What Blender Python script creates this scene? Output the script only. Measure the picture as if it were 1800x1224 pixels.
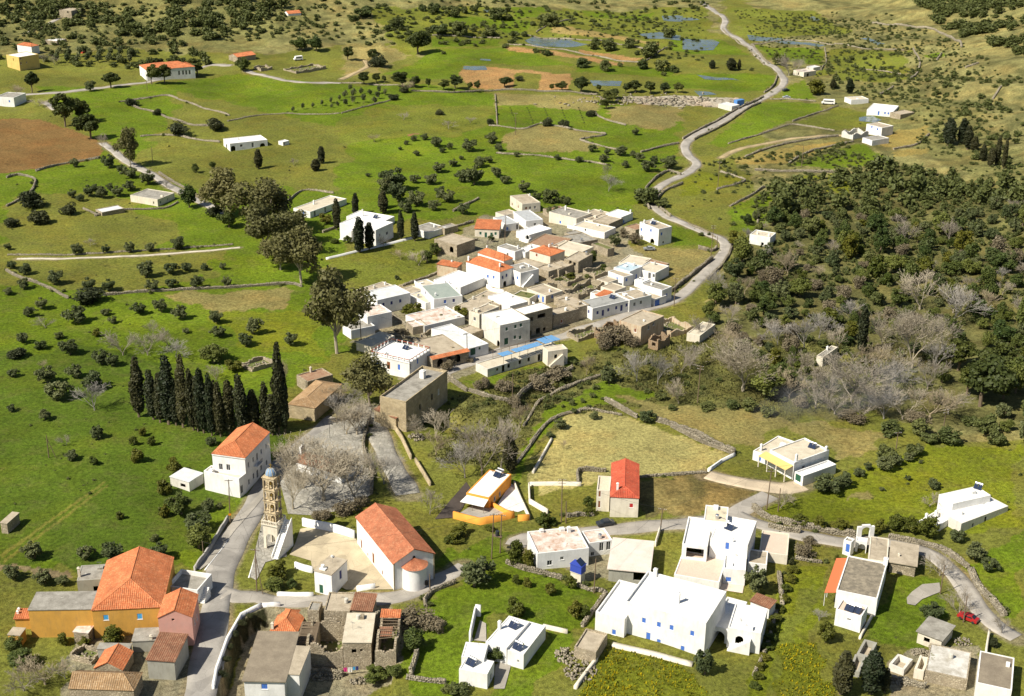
"""Island village seen from the air: green plain, hill village, bell tower and church. Blender 4.5"""
import bpy, bmesh, math, random, json
import numpy as np
from mathutils import Vector, Matrix

scene = bpy.context.scene
for o in list(bpy.data.objects):
    bpy.data.objects.remove(o, do_unlink=True)
COL = scene.collection

# ---- camera geometry and terrain (metres; x right, y away from the camera, z up) ----
CAM_H = 155.0
PITCH = math.radians(22.5)      # downward tilt
ROLL = math.radians(0.8)
FOCAL = 2400.0 / 1800.0         # focal length in frame widths


# ---- camera ----
_f = Vector((0, math.cos(PITCH), -math.sin(PITCH))); _r = Vector((1, 0, 0)); _u = Vector((0, math.sin(PITCH), math.cos(PITCH)))
_r2 = _r * math.cos(ROLL) + _u * math.sin(ROLL); _u2 = _u * math.cos(ROLL) - _r * math.sin(ROLL)
cd = bpy.data.cameras.new('camera'); cd.sensor_width = 36; cd.lens = 36 * FOCAL; cd.clip_start = 1; cd.clip_end = 20000
cam = bpy.data.objects.new('camera', cd); COL.objects.link(cam)
m3 = Matrix((_r2, _u2, -_f)).transposed()
cam.matrix_world = Matrix.Translation((0, 0, CAM_H)) @ m3.to_4x4()
scene.camera = cam
# ---- sky and sun ----
SUN_EL = math.radians(47); SH = math.radians(33)      # shadows run right and away from the camera
sdir = Vector((-math.cos(SH) * math.cos(SUN_EL), -math.sin(SH) * math.cos(SUN_EL), math.sin(SUN_EL)))
world = bpy.data.worlds.new('World'); scene.world = world; world.use_nodes = True
wn = world.node_tree.nodes; wl = world.node_tree.links; wn.clear()
sky = wn.new('ShaderNodeTexSky'); sky.sky_type = 'NISHITA'; sky.sun_disc = False
sky.sun_elevation = SUN_EL; sky.sun_rotation = math.atan2(sdir.x, sdir.y)
bg = wn.new('ShaderNodeBackground'); bg.inputs[1].default_value = 0.052
wo = wn.new('ShaderNodeOutputWorld'); wl.new(sky.outputs[0], bg.inputs[0]); wl.new(bg.outputs[0], wo.inputs[0])
sl = bpy.data.lights.new('sun', 'SUN'); sl.energy = 4.6; sl.angle = math.radians(.53); sl.color = (1, .935, .81)
sun = bpy.data.objects.new('sun', sl); COL.objects.link(sun); sun.rotation_euler = (-sdir).to_track_quat('-Z', 'Y').to_euler()
sun.location = (-200, 0, 300)
vs = scene.view_settings; vs.view_transform = 'Standard'; vs.look = 'None'; vs.exposure = 0.68; vs.gamma = 1; vs.use_curve_mapping = False
scene.cycles.max_bounces = 6; scene.cycles.transparent_max_bounces = 8

GULLY = [(-26.6,329.9),(-14.4,322.0),(0.2,325.9),(4.1,336.8),(9.6,348.4),(17.9,357.8),(26.6,360.9)]
LOWER = [(-48.7, 234.7), (-51.3, 233.0), (-52.8, 230.5), (-53.7, 225.6), (-54.0, 220.8), (-53.8, 213.5), (-53.3, 207.5), (-52.4, 200.0), (-20.5, 200.7), (-21.7, 227.3), (-38.2, 233.3)]

def sstep(a, b, v):
    t = np.clip((v - a) / (b - a), 0, 1)
    return t * t * (3 - 2 * t)

def seg_dist(x, y, pts):
    d = np.full(np.shape(x), 1e9)
    for (x0, y0), (x1, y1) in zip(pts[:-1], pts[1:]):
        dx, dy = x1 - x0, y1 - y0
        t = np.clip(((x - x0) * dx + (y - y0) * dy) / (dx * dx + dy * dy), 0, 1)
        d = np.minimum(d, np.hypot(x - x0 - t * dx, y - y0 - t * dy))
    return d

def in_poly(x, y, poly):
    r = np.zeros(np.shape(x), bool)
    n = len(poly)
    for i in range(n):
        x0, y0 = poly[i]; x1, y1 = poly[(i + 1) % n]
        if y0 == y1: continue
        c = ((y0 > y) != (y1 > y)) & (x < (x1 - x0) * (y - y0) / (y1 - y0) + x0)
        r ^= c
    return r

def terr(x, y):
    x = np.asarray(x, float); y = np.asarray(y, float)
    z = (0.45 * np.sin(x / 23 + 1.3) * np.sin(y / 31 + .4) + 0.25 * np.sin(x / 11.3 + y / 17)
         + 0.12 * np.sin(x / 5.1 - y / 6.3) + .07 * np.sin(x / 2.3 + 1) * np.sin(y / 2.9))
    far = sstep(420, 900, y)
    z = z * (1 + 1.6 * far)
    # hillside on the right
    x0 = 44 + .18 * y
    z = z + 42 * sstep(0, 260, x - x0) + sstep(0, 60, x - x0) * .9 * np.sin(x / 9 + y / 13)
    # hills at the far left
    z = z + 60 * sstep(780, 1280, y - .25 * x * 0) * sstep(90, -180, x)
    z = z + 160 * sstep(1300, 2800, y)
    # stream gully
    z = z - 2.6 * sstep(5.5, 1.5, seg_dist(x, y, GULLY))
    # sunken yards beside the street
    ring = LOWER + [LOWER[0]]
    ins = in_poly(x, y, LOWER)
    z = z - 3.4 * np.where(ins, sstep(0, .9, seg_dist(x, y, ring)), 0)
    return z

DATA = json.loads(r'''{"B":[{"k":"f1","l":"cream two-storey house with rust shutters, topmost of the village cluster","o":[3.2,512.5,-0.6],"r":0.392,"d":[7.7,12.5,4.0],"w":"cream","m":"tan","W":[[1,10.3,1.1,0.95,1.2,"n"],[1,4.1,1.8,0.95,1.2,"n"],[0,1.7,2.1,0.95,1.2,"n"],[0,3.4,2.1,0.95,1.2,"d"],[0,5.4,2.1,0.95,1.2,"d"]],"ch":[[7.22,9.75,1.0]]},
{"k":"f2","l":"white house with pale grey roof below the cream rust-shuttered house","o":[4.6,492.9,-0.7],"r":0.39,"d":[7.0,13.1,3.3],"m":"grey","W":[[0,3.7,1.1,1.0,2.1,"D"]]},
{"k":"f3","l":"low white house with grey roof beside the tall thin power pole","o":[-2.9,489.0,-0.3],"r":0.51,"d":[5.6,10.2,2.7],"m":"grey","W":[[0,0.6,1.0,0.95,1.2,"b"],[0,4.9,1.1,1.0,2.1,"D"]]},
{"k":"f4","l":"white terraced front block with small arch below grey-roofed white house","o":[5.7,476.5,-0.1],"r":0.781,"d":[11.9,6.8,2.5],"W":[[1,0.8,1.4,1.4,1.6,"A"]]},
{"k":"f5","n":"shed","c":"shed","l":"small stone shed with rusty tan roof at the upper edge of the village","o":[13.9,507.7,-0.6],"r":0.558,"d":[7.9,4.9,2.5],"w":"stone","m":"rust"},
{"k":"f6","l":"cream house with flat grey roof, blue window and vine at the village top","o":[23.6,494.1,-0.2],"r":0.888,"d":[9.6,13.1,3.7],"w":"cream","m":"concrete","W":[[1,7.6,0.7,0.95,1.2,"b"]],"ch":[[6.49,10.11,1.8]]},
{"k":"f7","l":"cream house with tall white chimney and tan roof, middle of the upper row","o":[29.9,494.7,0.1],"r":0.929,"d":[13.1,8.2,2.5],"w":"cream","m":"tan","W":[[1,4.4,1.6,0.95,1.2,"d"],[1,2.8,1.6,0.95,1.2,"d"]],"ch":[[6.84,6.63,1.6]]},
{"k":"f8","l":"dark stone house with brown flat roof beside the white upper houses","o":[35.8,490.7,-0.0],"r":0.947,"d":[9.8,9.4,2.6],"w":"stone","m":"tan"},
{"k":"f9","l":"white house with curved sandy roof in the upper village","o":[33.5,481.0,-0.2],"r":0.967,"d":[8.1,13.9,2.5],"m":"sand","W":[[1,8.3,1.9,0.6,0.8,"o"]]},
{"k":"f10","l":"bright white house with white roof and chimney at upper right of cluster","o":[40.8,498.5,0.1],"r":0.9,"d":[8.0,7.3,2.8],"W":[[0,1.9,0.7,0.95,1.2,"b"],[1,2.9,1.3,0.95,1.2,"d"]],"ch":[[6.77,0.35,1.6]]},
{"k":"f11","l":"white two-storey house with blue windows and arched porch at the cluster edge","o":[52.5,472.6,0.1],"r":0.629,"d":[6.3,10.6,6.4],"m":"tan","W":[[1,9.5,3.8,0.95,1.2,"b"],[1,4.3,4.8,0.95,1.2,"b"],[0,1.4,4.4,0.95,1.2,"b"],[0,2.5,1.0,0.8,0.8,"o"],[1,3.2,1.0,2.2,1.9,"A"]],"ch":[[0.35,8.41,1.5]],"sol":[[2.86,6.16]]},
{"k":"f12","l":"roofed stone ruin with two square window holes in mid village","o":[22.2,441.1,0.3],"r":1.028,"d":[10.3,5.6,4.1],"w":"stone","m":"tan","W":[[1,3.1,3.3,0.95,1.2,"o"],[1,1.5,3.0,0.95,1.2,"o"],[1,3.1,0.9,1.6,1.8,"A"]]},
{"k":"f13","l":"low stone house with long grey roof in mid village","o":[21.1,466.9,-0.2],"r":0.558,"d":[11.2,9.9,2.5],"w":"stone","m":"concrete"},
{"k":"f14","l":"low cream house with broad sandy roof above the stone ruin","o":[23.8,456.7,0.1],"r":0.95,"d":[8.2,12.4,2.5],"w":"cream","m":"sand"},
{"k":"f15","l":"cream house with small bright orange hipped roof and brown window","o":[12.8,448.8,0.5],"r":0.873,"d":[8.1,9.3,3.2],"w":"cream","t":"hip","m":"tile","W":[[1,6.1,2.2,0.95,1.2,"n"],[0,2.6,1.2,0.6,0.6,"o"]],"ch":[[5.98,5.31,1.2]],"rise":1.1},
{"k":"f16","n":"shed","c":"shed","l":"low dark stone shed with brown roof below the orange hipped house","o":[8.3,437.6,0.8],"r":0.895,"d":[5.4,10.1,2.5],"w":"stone","m":"tan"},
{"k":"f17","l":"white house with dark grey roof in the middle of the cluster","o":[0.6,453.1,0.5],"r":0.85,"d":[4.9,8.4,3.2],"m":"concrete","W":[[1,3.5,1.4,0.95,1.2,"d"]],"ch":[[3.72,1.92,1.2]]},
{"k":"f18","l":"narrow white block with parapet beside the orange hipped house","o":[4.2,454.9,0.4],"r":0.903,"d":[9.1,4.2,2.5]},
{"k":"f20a","l":"white house wing with tan roof below the blue-roofed house","o":[36.8,428.4,0.2],"r":0.69,"d":[4.4,7.6,3.4],"m":"tan","W":[[1,3.1,1.9,0.95,1.2,"b"],[0,1.4,2.2,0.95,1.2,"b"]]},
{"k":"f20","l":"white two-storey house with pale blue flat roof","o":[39.0,432.3,0.1],"r":0.871,"d":[7.6,6.6,4.1],"m":"bluegrey","W":[[0,4.1,1.1,1.0,2.1,"B"]]},
{"k":"f21","l":"low cream house with pale sandy roof near the roadside meadow","o":[43.8,443.2,-0.1],"r":1.1,"d":[9.8,8.3,2.5],"w":"cream","m":"sand"},
{"k":"f22","l":"white cottage with cream roof beside the rusty lean-to","o":[47.9,434.4,-0.4],"r":0.954,"d":[9.4,7.5,3.5],"m":"sand","W":[[1,2.2,2.1,1.0,2.1,"D"],[1,0.6,2.4,0.95,1.2,"d"]]},
{"k":"f23","n":"shed","c":"shed","l":"lean-to shed with rusty brown roof at the meadow edge","o":[52.0,444.5,-0.2],"r":0.933,"d":[3.3,7.9,2.5],"w":"stone","m":"rust"},
{"k":"f24","n":"garage","c":"garage","l":"white garage with tan roof and blue door by the road","o":[45.5,410.6,-0.1],"r":0.76,"d":[5.8,10.0,2.6],"m":"tan","W":[[0,1.4,1.1,2.4,2.2,"B"]]},
{"k":"f24b","l":"white roadside house with parapet, right of the blue garage door","o":[48.1,413.9,-0.2],"r":0.824,"d":[5.3,8.6,4.6],"m":"concrete","W":[[0,2.6,2.3,0.95,1.2,"b"],[0,1.0,1.1,1.0,2.1,"B"]]},
{"k":"f25","l":"long white house with striped grey roof and navy windows along the street","o":[24.9,397.1,0.2],"r":0.585,"d":[16.8,7.3,4.0],"m":"stripe","W":[[0,2.0,2.2,0.95,1.2,"v"],[0,6.2,2.3,0.95,1.2,"v"],[0,9.3,2.4,0.95,1.2,"v"],[0,13.4,2.5,0.95,1.2,"v"],[0,4.1,1.7,1.0,2.1,"V"],[0,11.4,1.9,1.0,2.1,"V"],[1,2.0,2.3,0.95,1.2,"v"]],"sol":[[11.23,4.54]]},
{"k":"f26","l":"white house end with brown roof adjoining the long striped-roof house","o":[36.9,404.7,0.2],"r":0.603,"d":[9.1,7.1,4.1],"m":"tan","W":[[0,2.2,2.3,0.95,1.2,"d"],[0,4.8,2.4,0.95,1.2,"d"]]},
{"k":"f27","l":"stone house with brown roof between street facades","o":[19.5,396.7,0.2],"r":0.619,"d":[5.8,9.3,4.2],"w":"stone","m":"tan"},
{"k":"f27b","l":"dark stone street-front house with low brown roof","o":[12.6,390.6,-0.0],"r":0.631,"d":[10.0,4.7,4.3],"w":"stone","m":"tan","W":[[0,3.2,1.6,0.95,1.2,"n"]]},
{"k":"f28","l":"small cream cottage with brown roof and pale blue shutters","o":[10.6,410.8,0.4],"r":0.74,"d":[7.6,9.0,2.7],"w":"cream","m":"tan","W":[[1,3.3,1.6,0.95,1.2,"b"],[1,1.3,1.1,1.0,2.1,"B"],[0,2.9,1.7,0.95,1.2,"b"]],"ch":[[3.95,2.27,0.9]]},
{"k":"f28b","n":"ruin","c":"ruin","l":"open roofless stone walls beside the cream cottage","o":[14.5,415.8,0.5],"r":0.474,"d":[4.7,8.3,2.5],"w":"stone","t":"ruin"},
{"k":"f29","l":"two-storey rubble stone house with white roof on the street","o":[3.6,382.7,-0.1],"r":0.642,"d":[10.8,5.9,7.5],"w":"stone","W":[[0,2.3,5.4,2.0,1.3,"o"],[0,6.5,5.7,3.0,1.3,"o"],[0,2.2,0.9,1.2,1.8,"O"],[0,5.3,1.0,1.6,1.9,"O"],[0,7.7,1.0,0.95,1.2,"o"]]},
{"k":"f30","l":"white-roofed two-storey grey-white house with arched green doorway","o":[-3.6,373.6,0.1],"r":0.547,"d":[10.4,10.9,7.3],"w":"white2","W":[[0,2.3,5.7,0.95,1.2,"g"],[0,5.3,5.9,0.95,1.2,"g"],[0,7.2,6.0,0.95,1.2,"g"],[0,5.2,2.5,0.95,1.2,"g"],[0,7.0,2.1,0.95,1.2,"g"],[0,2.2,1.8,1.5,2.2,"G"],[1,0.9,1.1,1.6,2.2,"A"]]},
{"k":"f31","l":"white upper block with bright white roof behind the grey-white street house","o":[-0.8,400.8,-0.0],"r":0.67,"d":[7.2,11.5,3.2]},
{"k":"f32","l":"peeling cream house with tan roof standing alone below the street","o":[38.3,377.3,0.1],"r":0.886,"d":[12.2,8.0,6.0],"w":"peel","m":"tan","W":[[0,4.0,4.6,0.95,1.2,"d"],[0,6.6,5.1,0.95,1.2,"d"],[1,2.1,4.3,0.95,1.2,"n"]],"ch":[[4.85,2.3,0.5]]},
{"k":"f33","n":"ruin","c":"ruin","l":"roofless brick-coloured box ruin in front of the peeling cream house","o":[43.1,373.2,0.1],"r":0.86,"d":[6.2,3.5,3.8],"w":"brick","t":"ruin","W":[[1,1.5,1.7,0.95,1.2,"o"]]},
{"k":"f34","n":"ruin","c":"ruin","l":"ochre ruin with broken walls right of the peeling cream house","o":[48.1,384.1,0.1],"r":0.583,"d":[8.9,10.3,2.0],"w":"peel","t":"ruin"},
{"k":"f35","n":"hut","c":"hut","l":"small cream hut with sandy roof and high side wall below the road bend","o":[56.1,379.0,0.3],"r":1.024,"d":[11.4,4.2,2.5],"w":"cream","m":"sand"},
{"k":"f36","n":"ruin","c":"ruin","l":"tall jagged stone ruin in the centre of the village","o":[21.2,413.4,0.7],"r":0.933,"d":[15.4,5.9,2.2],"w":"stone","t":"ruin","W":[[0,4.8,1.3,0.95,1.2,"o"]]},
{"k":"f36b","n":"ruin","c":"ruin","l":"low tumbledown ruin with grass inside, mid village","o":[18.1,427.0,0.5],"r":0.956,"d":[9.2,8.6,1.5],"w":"stone","t":"ruin"},
{"k":"f36c","n":"ruin","c":"ruin","l":"low ruined yard walls beside the blue-roofed house","o":[27.7,435.2,0.2],"r":0.603,"d":[8.5,6.8,2.0],"w":"stone","t":"ruin"},
{"k":"f37","n":"ruin","c":"ruin","l":"overgrown ruin with broken arch beside the peeling cream house","o":[29.4,378.7,-0.0],"r":0.818,"d":[8.8,6.3,3.8],"w":"brick","t":"ruin","W":[[0,3.7,2.4,2.4,2.4,"A"]]},
{"k":"f37b","n":"ruin","c":"ruin","l":"grassy roofless ruin opposite the street stone house","o":[19.9,379.8,-0.1],"r":0.618,"d":[9.7,5.8,1.8],"w":"stone","t":"ruin"},
{"k":"f38","n":"shed","c":"shed","l":"tiny cream shed with tan roof left of the blue-roofed house","o":[31.3,424.3,0.5],"r":0.793,"d":[5.2,4.9,2.5],"w":"cream","m":"tan"},
{"k":"f39","n":"terrace","c":"terrace","l":"stone terrace block with grass on top, behind the roofed ruin","o":[33.4,460.0,-0.1],"r":0.712,"d":[3.3,8.3,2.9],"w":"stone","m":"grass"},
{"k":"e1","l":"large white house lower floor with terrace, left of the cluster","o":[-49.6,469.4,-0.3],"r":1.064,"d":[11.2,15.9,6.0],"W":[[0,2.5,3.4,0.95,1.2,"d"],[0,7.1,2.9,1.2,1.1,"d"]],"stair":[1]},
{"k":"e1b","l":"white upper storey with solar heater and chimney, on the large white house","o":[-49.3,487.9,0.1],"r":1.098,"d":[9.1,15.7,2.7],"W":[[1,13.0,0.6,1.3,1.1,"b"],[1,1.4,1.4,1.0,2.1,"B"],[0,3.8,1.4,0.95,1.2,"b"]],"ch":[[4.07,11.03,2.6]],"sol":[[4.29,5.24]]},
{"k":"e2","l":"white flat-roofed house half hidden by cypress, left of the village","o":[-77.8,500.9,0.1],"r":1.004,"d":[21.9,8.4,2.5],"m":"sand","W":[[1,3.3,1.6,0.95,1.2,"b"],[0,2.7,1.2,1.0,2.1,"D"],[0,8.9,1.2,1.0,2.1,"D"]],"ch":[[9.16,5.91,1.6]]},
{"k":"e3","l":"low white outbuilding with grey roof behind two cypresses","o":[-31.1,477.4,0.0],"r":0.848,"d":[9.3,8.7,2.5],"m":"concrete"},
{"k":"e4","n":"shed","c":"shed","l":"tiny grey shed beside the lane wall above the village","o":[-25.4,481.6,0.2],"r":0.774,"d":[6.6,3.9,2.5],"w":"stone","m":"concrete"},
{"k":"e5","n":"ruin","c":"ruin","l":"stone ruin with arched doorway and slab roof at the lane","o":[-19.9,457.2,-0.1],"r":0.877,"d":[9.6,10.8,4.5],"w":"stone","m":"tan","W":[[1,2.5,2.4,1.8,2.2,"A"]]},
{"k":"e6","l":"small cream house with patched orange roof and two green doors","o":[-5.4,479.6,-0.1],"r":1.491,"d":[9.1,8.9,3.4],"w":"cream","t":"shed","m":"tile","W":[[1,6.8,1.7,0.95,1.2,"g"],[1,4.8,1.1,1.0,2.1,"G"],[1,2.7,1.1,1.0,2.1,"G"],[1,1.2,1.8,0.95,1.2,"g"]],"rise":0.9},
{"k":"e7","l":"white two-storey house with large orange hipped roof in mid village","o":[-4.3,424.4,0.3],"r":0.857,"d":[6.5,15.2,5.9],"t":"hip","m":"tile","W":[[1,5.4,3.1,0.95,1.2,"b"],[1,2.8,3.4,0.95,1.2,"b"],[0,1.4,3.7,0.95,1.2,"v"],[0,3.3,3.9,0.95,1.2,"v"],[0,2.5,1.1,1.6,2.0,"A"]],"ch":[[0.35,14.38,1.2],[1.78,1.59,1.4]],"rise":1.9},
{"k":"e8","l":"low house with orange pyramid roof behind the big orange-roofed house","o":[-3.2,445.2,0.4],"r":0.811,"d":[4.4,12.7,2.5],"t":"hip","m":"tile","ch":[[4.06,12.19,1.0]],"rise":1.6},
{"k":"e9","l":"white house with dark roof right of the big orange-roofed house","o":[2.5,425.6,0.6],"r":0.656,"d":[7.7,8.0,4.9],"m":"concrete","W":[[1,4.0,1.9,0.95,1.2,"v"],[1,1.7,2.7,0.95,1.2,"b"]],"ch":[[6.49,3.7,1.0]],"stair":[2]},
{"k":"e10","l":"long white house with white roof and blank grey side wall","o":[-17.0,417.9,-0.1],"r":0.913,"d":[12.5,11.6,3.1],"ch":[[0.35,5.38,1.0],[0.35,7.04,0.8]]},
{"k":"e11","l":"white house with grey-green flat roof and two blue windows","o":[-24.7,401.8,0.2],"r":0.387,"d":[9.5,13.2,4.6],"m":"green","W":[[0,3.7,3.3,0.95,1.2,"b"],[0,6.6,3.3,0.95,1.2,"v"],[1,8.3,3.8,0.95,1.2,"v"]],"ch":[[1.73,3.42,0.9]]},
{"k":"e11b","l":"low white annexe left of the grey-green-roofed house","o":[-27.5,404.0,0.2],"r":0.642,"d":[4.9,9.5,2.5],"m":"sand"},
{"k":"e12","l":"white house with pale roof and row of three navy windows","o":[-42.3,399.6,-0.0],"r":0.64,"d":[12.2,9.1,5.0],"m":"pale","W":[[0,2.2,3.1,0.95,1.2,"v"],[0,5.2,3.0,0.95,1.2,"v"],[0,8.4,3.0,0.95,1.2,"v"]],"ch":[[1.65,4.12,0.6]]},
{"k":"e13","l":"cream house with brown roof at the left end of the village","o":[-47.9,410.9,0.1],"r":0.827,"d":[12.8,5.0,2.5],"w":"cream","m":"tan","ch":[[11.53,2.3,1.0]]},
{"k":"e14","n":"shed","c":"shed","l":"small peach-coloured shed below the brown-roofed left house","o":[-46.8,405.3,0.0],"r":0.872,"d":[4.8,8.3,2.5],"w":"peach","m":"tan"},
{"k":"e15","l":"white house with flaking rust-red roof behind the eucalyptus","o":[-43.9,385.4,-0.1],"r":0.566,"d":[8.3,7.6,5.1],"m":"flake"},
{"k":"e16","n":"shed","c":"shed","l":"low white shed with grey roof beside the eucalyptus","o":[-48.3,379.7,-0.2],"r":0.566,"d":[8.0,5.9,2.9],"m":"concrete"},
{"k":"e17","l":"white house with patchy rust-red and white roof","o":[-26.6,383.9,0.3],"r":0.616,"d":[14.6,11.1,2.5],"m":"flake"},
{"k":"e17b","n":"shed","c":"shed","l":"low stone shed left of the patchy rust-roofed house","o":[-30.0,382.6,0.3],"r":0.492,"d":[4.9,5.3,2.5],"w":"stone","m":"flake"},
{"k":"e18","l":"long white house with grey-white roof and green arched doors","o":[-12.6,364.7,0.3],"r":0.65,"d":[7.2,19.3,3.2],"m":"pale","W":[[0,1.6,1.9,1.9,2.2,"G"],[0,4.0,2.4,0.8,0.9,"g"]]},
{"k":"e19","l":"stone house with three arches and orange tile edge on the street","o":[-22.5,356.3,0.1],"r":0.569,"d":[12.0,15.3,3.5],"w":"stone","m":"tan","W":[[0,2.5,1.9,2.0,2.4,"A"],[0,5.5,2.0,2.0,2.4,"A"],[0,8.2,2.0,2.0,2.4,"A"]],"edge":1},
{"k":"e19b","n":"ruin","c":"ruin","l":"overgrown low stone ruin behind the three-arched house","o":[-22.7,376.1,0.1],"r":0.84,"d":[5.0,6.8,1.8],"w":"stone","t":"ruin"},
{"k":"e20","n":"villa","c":"villa","l":"white neoclassical villa with balustraded roof and solar panels","o":[-28.6,350.5,-0.0],"r":1.078,"d":[10.8,13.0,5.0],"W":[[1,10.8,2.0,0.95,1.2,"b"],[1,7.0,2.6,1.2,2.3,"N"],[1,3.5,2.8,0.9,1.8,"b"],[0,0.5,3.6,0.7,1.8,"d"],[0,4.3,3.9,0.8,1.8,"b"]],"sol":[[8.31,6.41]],"bal":1},
{"k":"e21","l":"large plain yellowish stone building with grey concrete roof by the plaza","o":[-26.9,316.6,-0.1],"r":1.131,"d":[22.5,7.7,8.7],"w":"ashlar","m":"concrete","W":[[0,7.4,4.2,0.9,1.6,"o"],[0,13.9,4.4,0.9,1.8,"o"],[0,17.5,4.5,0.9,1.6,"w"]],"ch":[[16.62,4.32,2.2,1.3]],"par":0.7},
{"k":"e21b","l":"low annexe with dark red roof at the end of the stone building","o":[-29.6,317.3,-0.1],"r":0.844,"d":[6.5,8.2,3.6],"w":"ashlar","t":"shed","m":"tileold","rise":0.7},
{"k":"e22","l":"long low whitewashed building with roof terrace under the blue pergola","o":[-6.8,352.8,-0.2],"r":0.686,"d":[27.4,5.5,2.5],"w":"white2","m":"sand","W":[[0,3.5,1.5,0.7,0.8,"o"],[0,5.7,1.2,1.0,2.1,"O"],[0,7.7,1.5,0.95,1.2,"o"],[0,11.8,1.6,0.95,1.2,"o"],[0,15.1,1.6,0.95,1.2,"o"],[0,19.0,1.2,1.0,2.1,"O"]]},
{"k":"e22b","l":"whitewashed end block with small window below the blue pergola","o":[10.3,361.1,-0.1],"r":0.383,"d":[6.2,3.7,4.6],"w":"cream","m":"sand","W":[[0,2.5,2.7,0.95,1.2,"o"]],"stair":[2]},
{"k":"e24","l":"tan-roofed low house between white houses in lower village","o":[-13.0,397.2,0.0],"r":1.002,"d":[19.4,6.9,2.5],"w":"cream","m":"tan"},
{"k":"e24b","l":"cream two-storey house with outside stair, left of grey-white street house","o":[-10.1,388.6,0.0],"r":0.873,"d":[9.2,4.3,5.0],"w":"cream","m":"tan","W":[[1,1.9,3.0,0.95,1.2,"d"],[0,1.3,2.2,1.0,2.1,"D"]]},
{"k":"e25","l":"small house with red tile roof and peeling ochre side wall","o":[-18.9,434.6,0.1],"r":1.128,"d":[3.7,7.6,3.9],"w":"peel","t":"shed","m":"tile","ch":[[3.34,3.7,1]],"rise":0.5},
{"k":"e28","l":"small white block with courtyard wall at the meadow edge","o":[-28.9,419.8,0.0],"r":0.677,"d":[4.8,5.5,2.5],"m":"sand"},
{"k":"p1","l":"white house with sandy roof among dark trees right of the road bend","o":[93.3,474.5,-0.3],"r":1.073,"d":[6.7,7.8,3.6],"m":"sand","W":[[1,2.7,0.7,0.95,1.2,"o"]],"ch":[[2.38,5.67,0.8]]},
{"k":"p1b","n":"shed","c":"shed","l":"low stone annexe below the white house at the road bend","o":[81.8,464.5,-0.3],"r":0.663,"d":[3.5,3.4,2.5],"w":"stone","m":"tan"},
{"k":"p2","n":"hut","c":"hut","l":"small stone hut with grey roof in the wooded valley","o":[89.8,363.5,-0.1],"r":0.926,"d":[10.0,2.0,3.0],"w":"cream","m":"concrete","ch":[[6.28,1.66,1.2]]},
{"k":"c1","l":"low white house with tan roof beside the white camper van","o":[177.0,715.8,0.3],"r":0.287,"d":[10.3,7.2,2.5],"m":"sand"},
{"k":"c2","l":"long white house with blue door on the far right slope","o":[191.1,685.3,0.8],"r":1.142,"d":[16.7,13.0,2.5],"W":[[1,7.0,1.2,1.0,2.1,"B"],[1,3.8,1.6,0.95,1.2,"b"],[1,2.1,1.6,0.95,1.2,"b"]],"ch":[[10.32,10.38,0.8]]},
{"k":"c2b","n":"outbuilding","c":"outbuilding","l":"grey stone outbuilding right of the long white slope house","o":[193.4,678.9,1.0],"r":0.622,"d":[10.6,6.6,2.5],"w":"stone","m":"tan"},
{"k":"c3","l":"two-storey white house with tan roof alone on the far right slope","o":[174.9,642.2,1.1],"r":0.621,"d":[8.2,9.6,4.1],"m":"tan","W":[[1,6.2,3.3,0.95,1.2,"b"],[1,2.6,2.9,0.95,1.2,"b"]]},
{"k":"c3b","n":"annexe","c":"outbuilding","l":"low white walled annexe below the two-storey slope house","o":[165.9,623.3,1.1],"r":0.54,"d":[10.7,6.4,2.5],"m":"concrete"},
{"k":"c3c","n":"ruin","c":"ruin","l":"ruined white farm block overgrown by a bare tree on the right slope","o":[159.8,635.4,0.9],"r":0.631,"d":[11.0,7.0,3.0],"w":"white2","t":"ruin"},
{"k":"c4","n":"shed","c":"shed","l":"ramshackle white and tan farm shed by the far road bend","o":[166.0,788.3,0.1],"r":0.62,"d":[10.0,8.3,2.8],"w":"cream","m":"flake","W":[[0,3.4,0.9,1.6,1.8,"O"],[1,4.3,1.2,0.95,1.2,"o"]]},
{"k":"c4b","n":"shed","c":"shed","l":"low white roof over the farm yard at the far road bend","o":[174.3,802.7,0.7],"r":0.701,"d":[6.6,5.1,2.2],"w":"white2","m":"pale"},
{"k":"c5","n":"hut","c":"hut","l":"small white hut beside the blue container at the rubble yard","o":[111.3,696.6,0.1],"r":0.779,"d":[6.5,8.8,2.5],"w":"white2","m":"pale"},
{"k":"a1","l":"white schoolhouse with orange roof shaded by pines, far left","o":[-202.5,748.6,0.8],"r":0.491,"d":[26.9,16.1,5.8],"t":"hip","m":"tile","W":[[0,17.9,3.0,1.1,2.4,"D"],[0,20.1,3.0,1.1,2.4,"D"],[0,21.9,2.9,1.1,2.4,"D"],[0,23.8,2.9,1.1,2.4,"D"],[1,13.0,1.6,0.95,1.2,"d"],[0,7.9,2.8,0.95,1.2,"d"]],"rise":2.2},
{"k":"a2","l":"stone farmhouse with red tile roof on the far field road","o":[-163.0,802.2,1.1],"r":0.81,"d":[13.1,8.7,3.3],"w":"stone","t":"gable","m":"tile","rise":1.4},
{"k":"a3","n":"ruin","c":"ruin","l":"long roofless stone ruin beside the far field road","o":[-124.9,776.6,0.3],"r":0.861,"d":[22.6,11.2,1.5],"w":"stone","t":"ruin"},
{"k":"a3b","n":"ruin","c":"ruin","l":"small collapsed stone ruin near the red-roofed farmhouse","o":[-145.5,779.9,0.6],"r":0.701,"d":[7.6,8.1,2.2],"w":"stone","t":"ruin"},
{"k":"a4b","l":"white house with orange roof behind the yellow house","o":[-287.7,815.3,1.7],"r":1.077,"d":[6.0,11.8,4.8],"t":"hip","m":"tile","rise":1.3},
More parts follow.
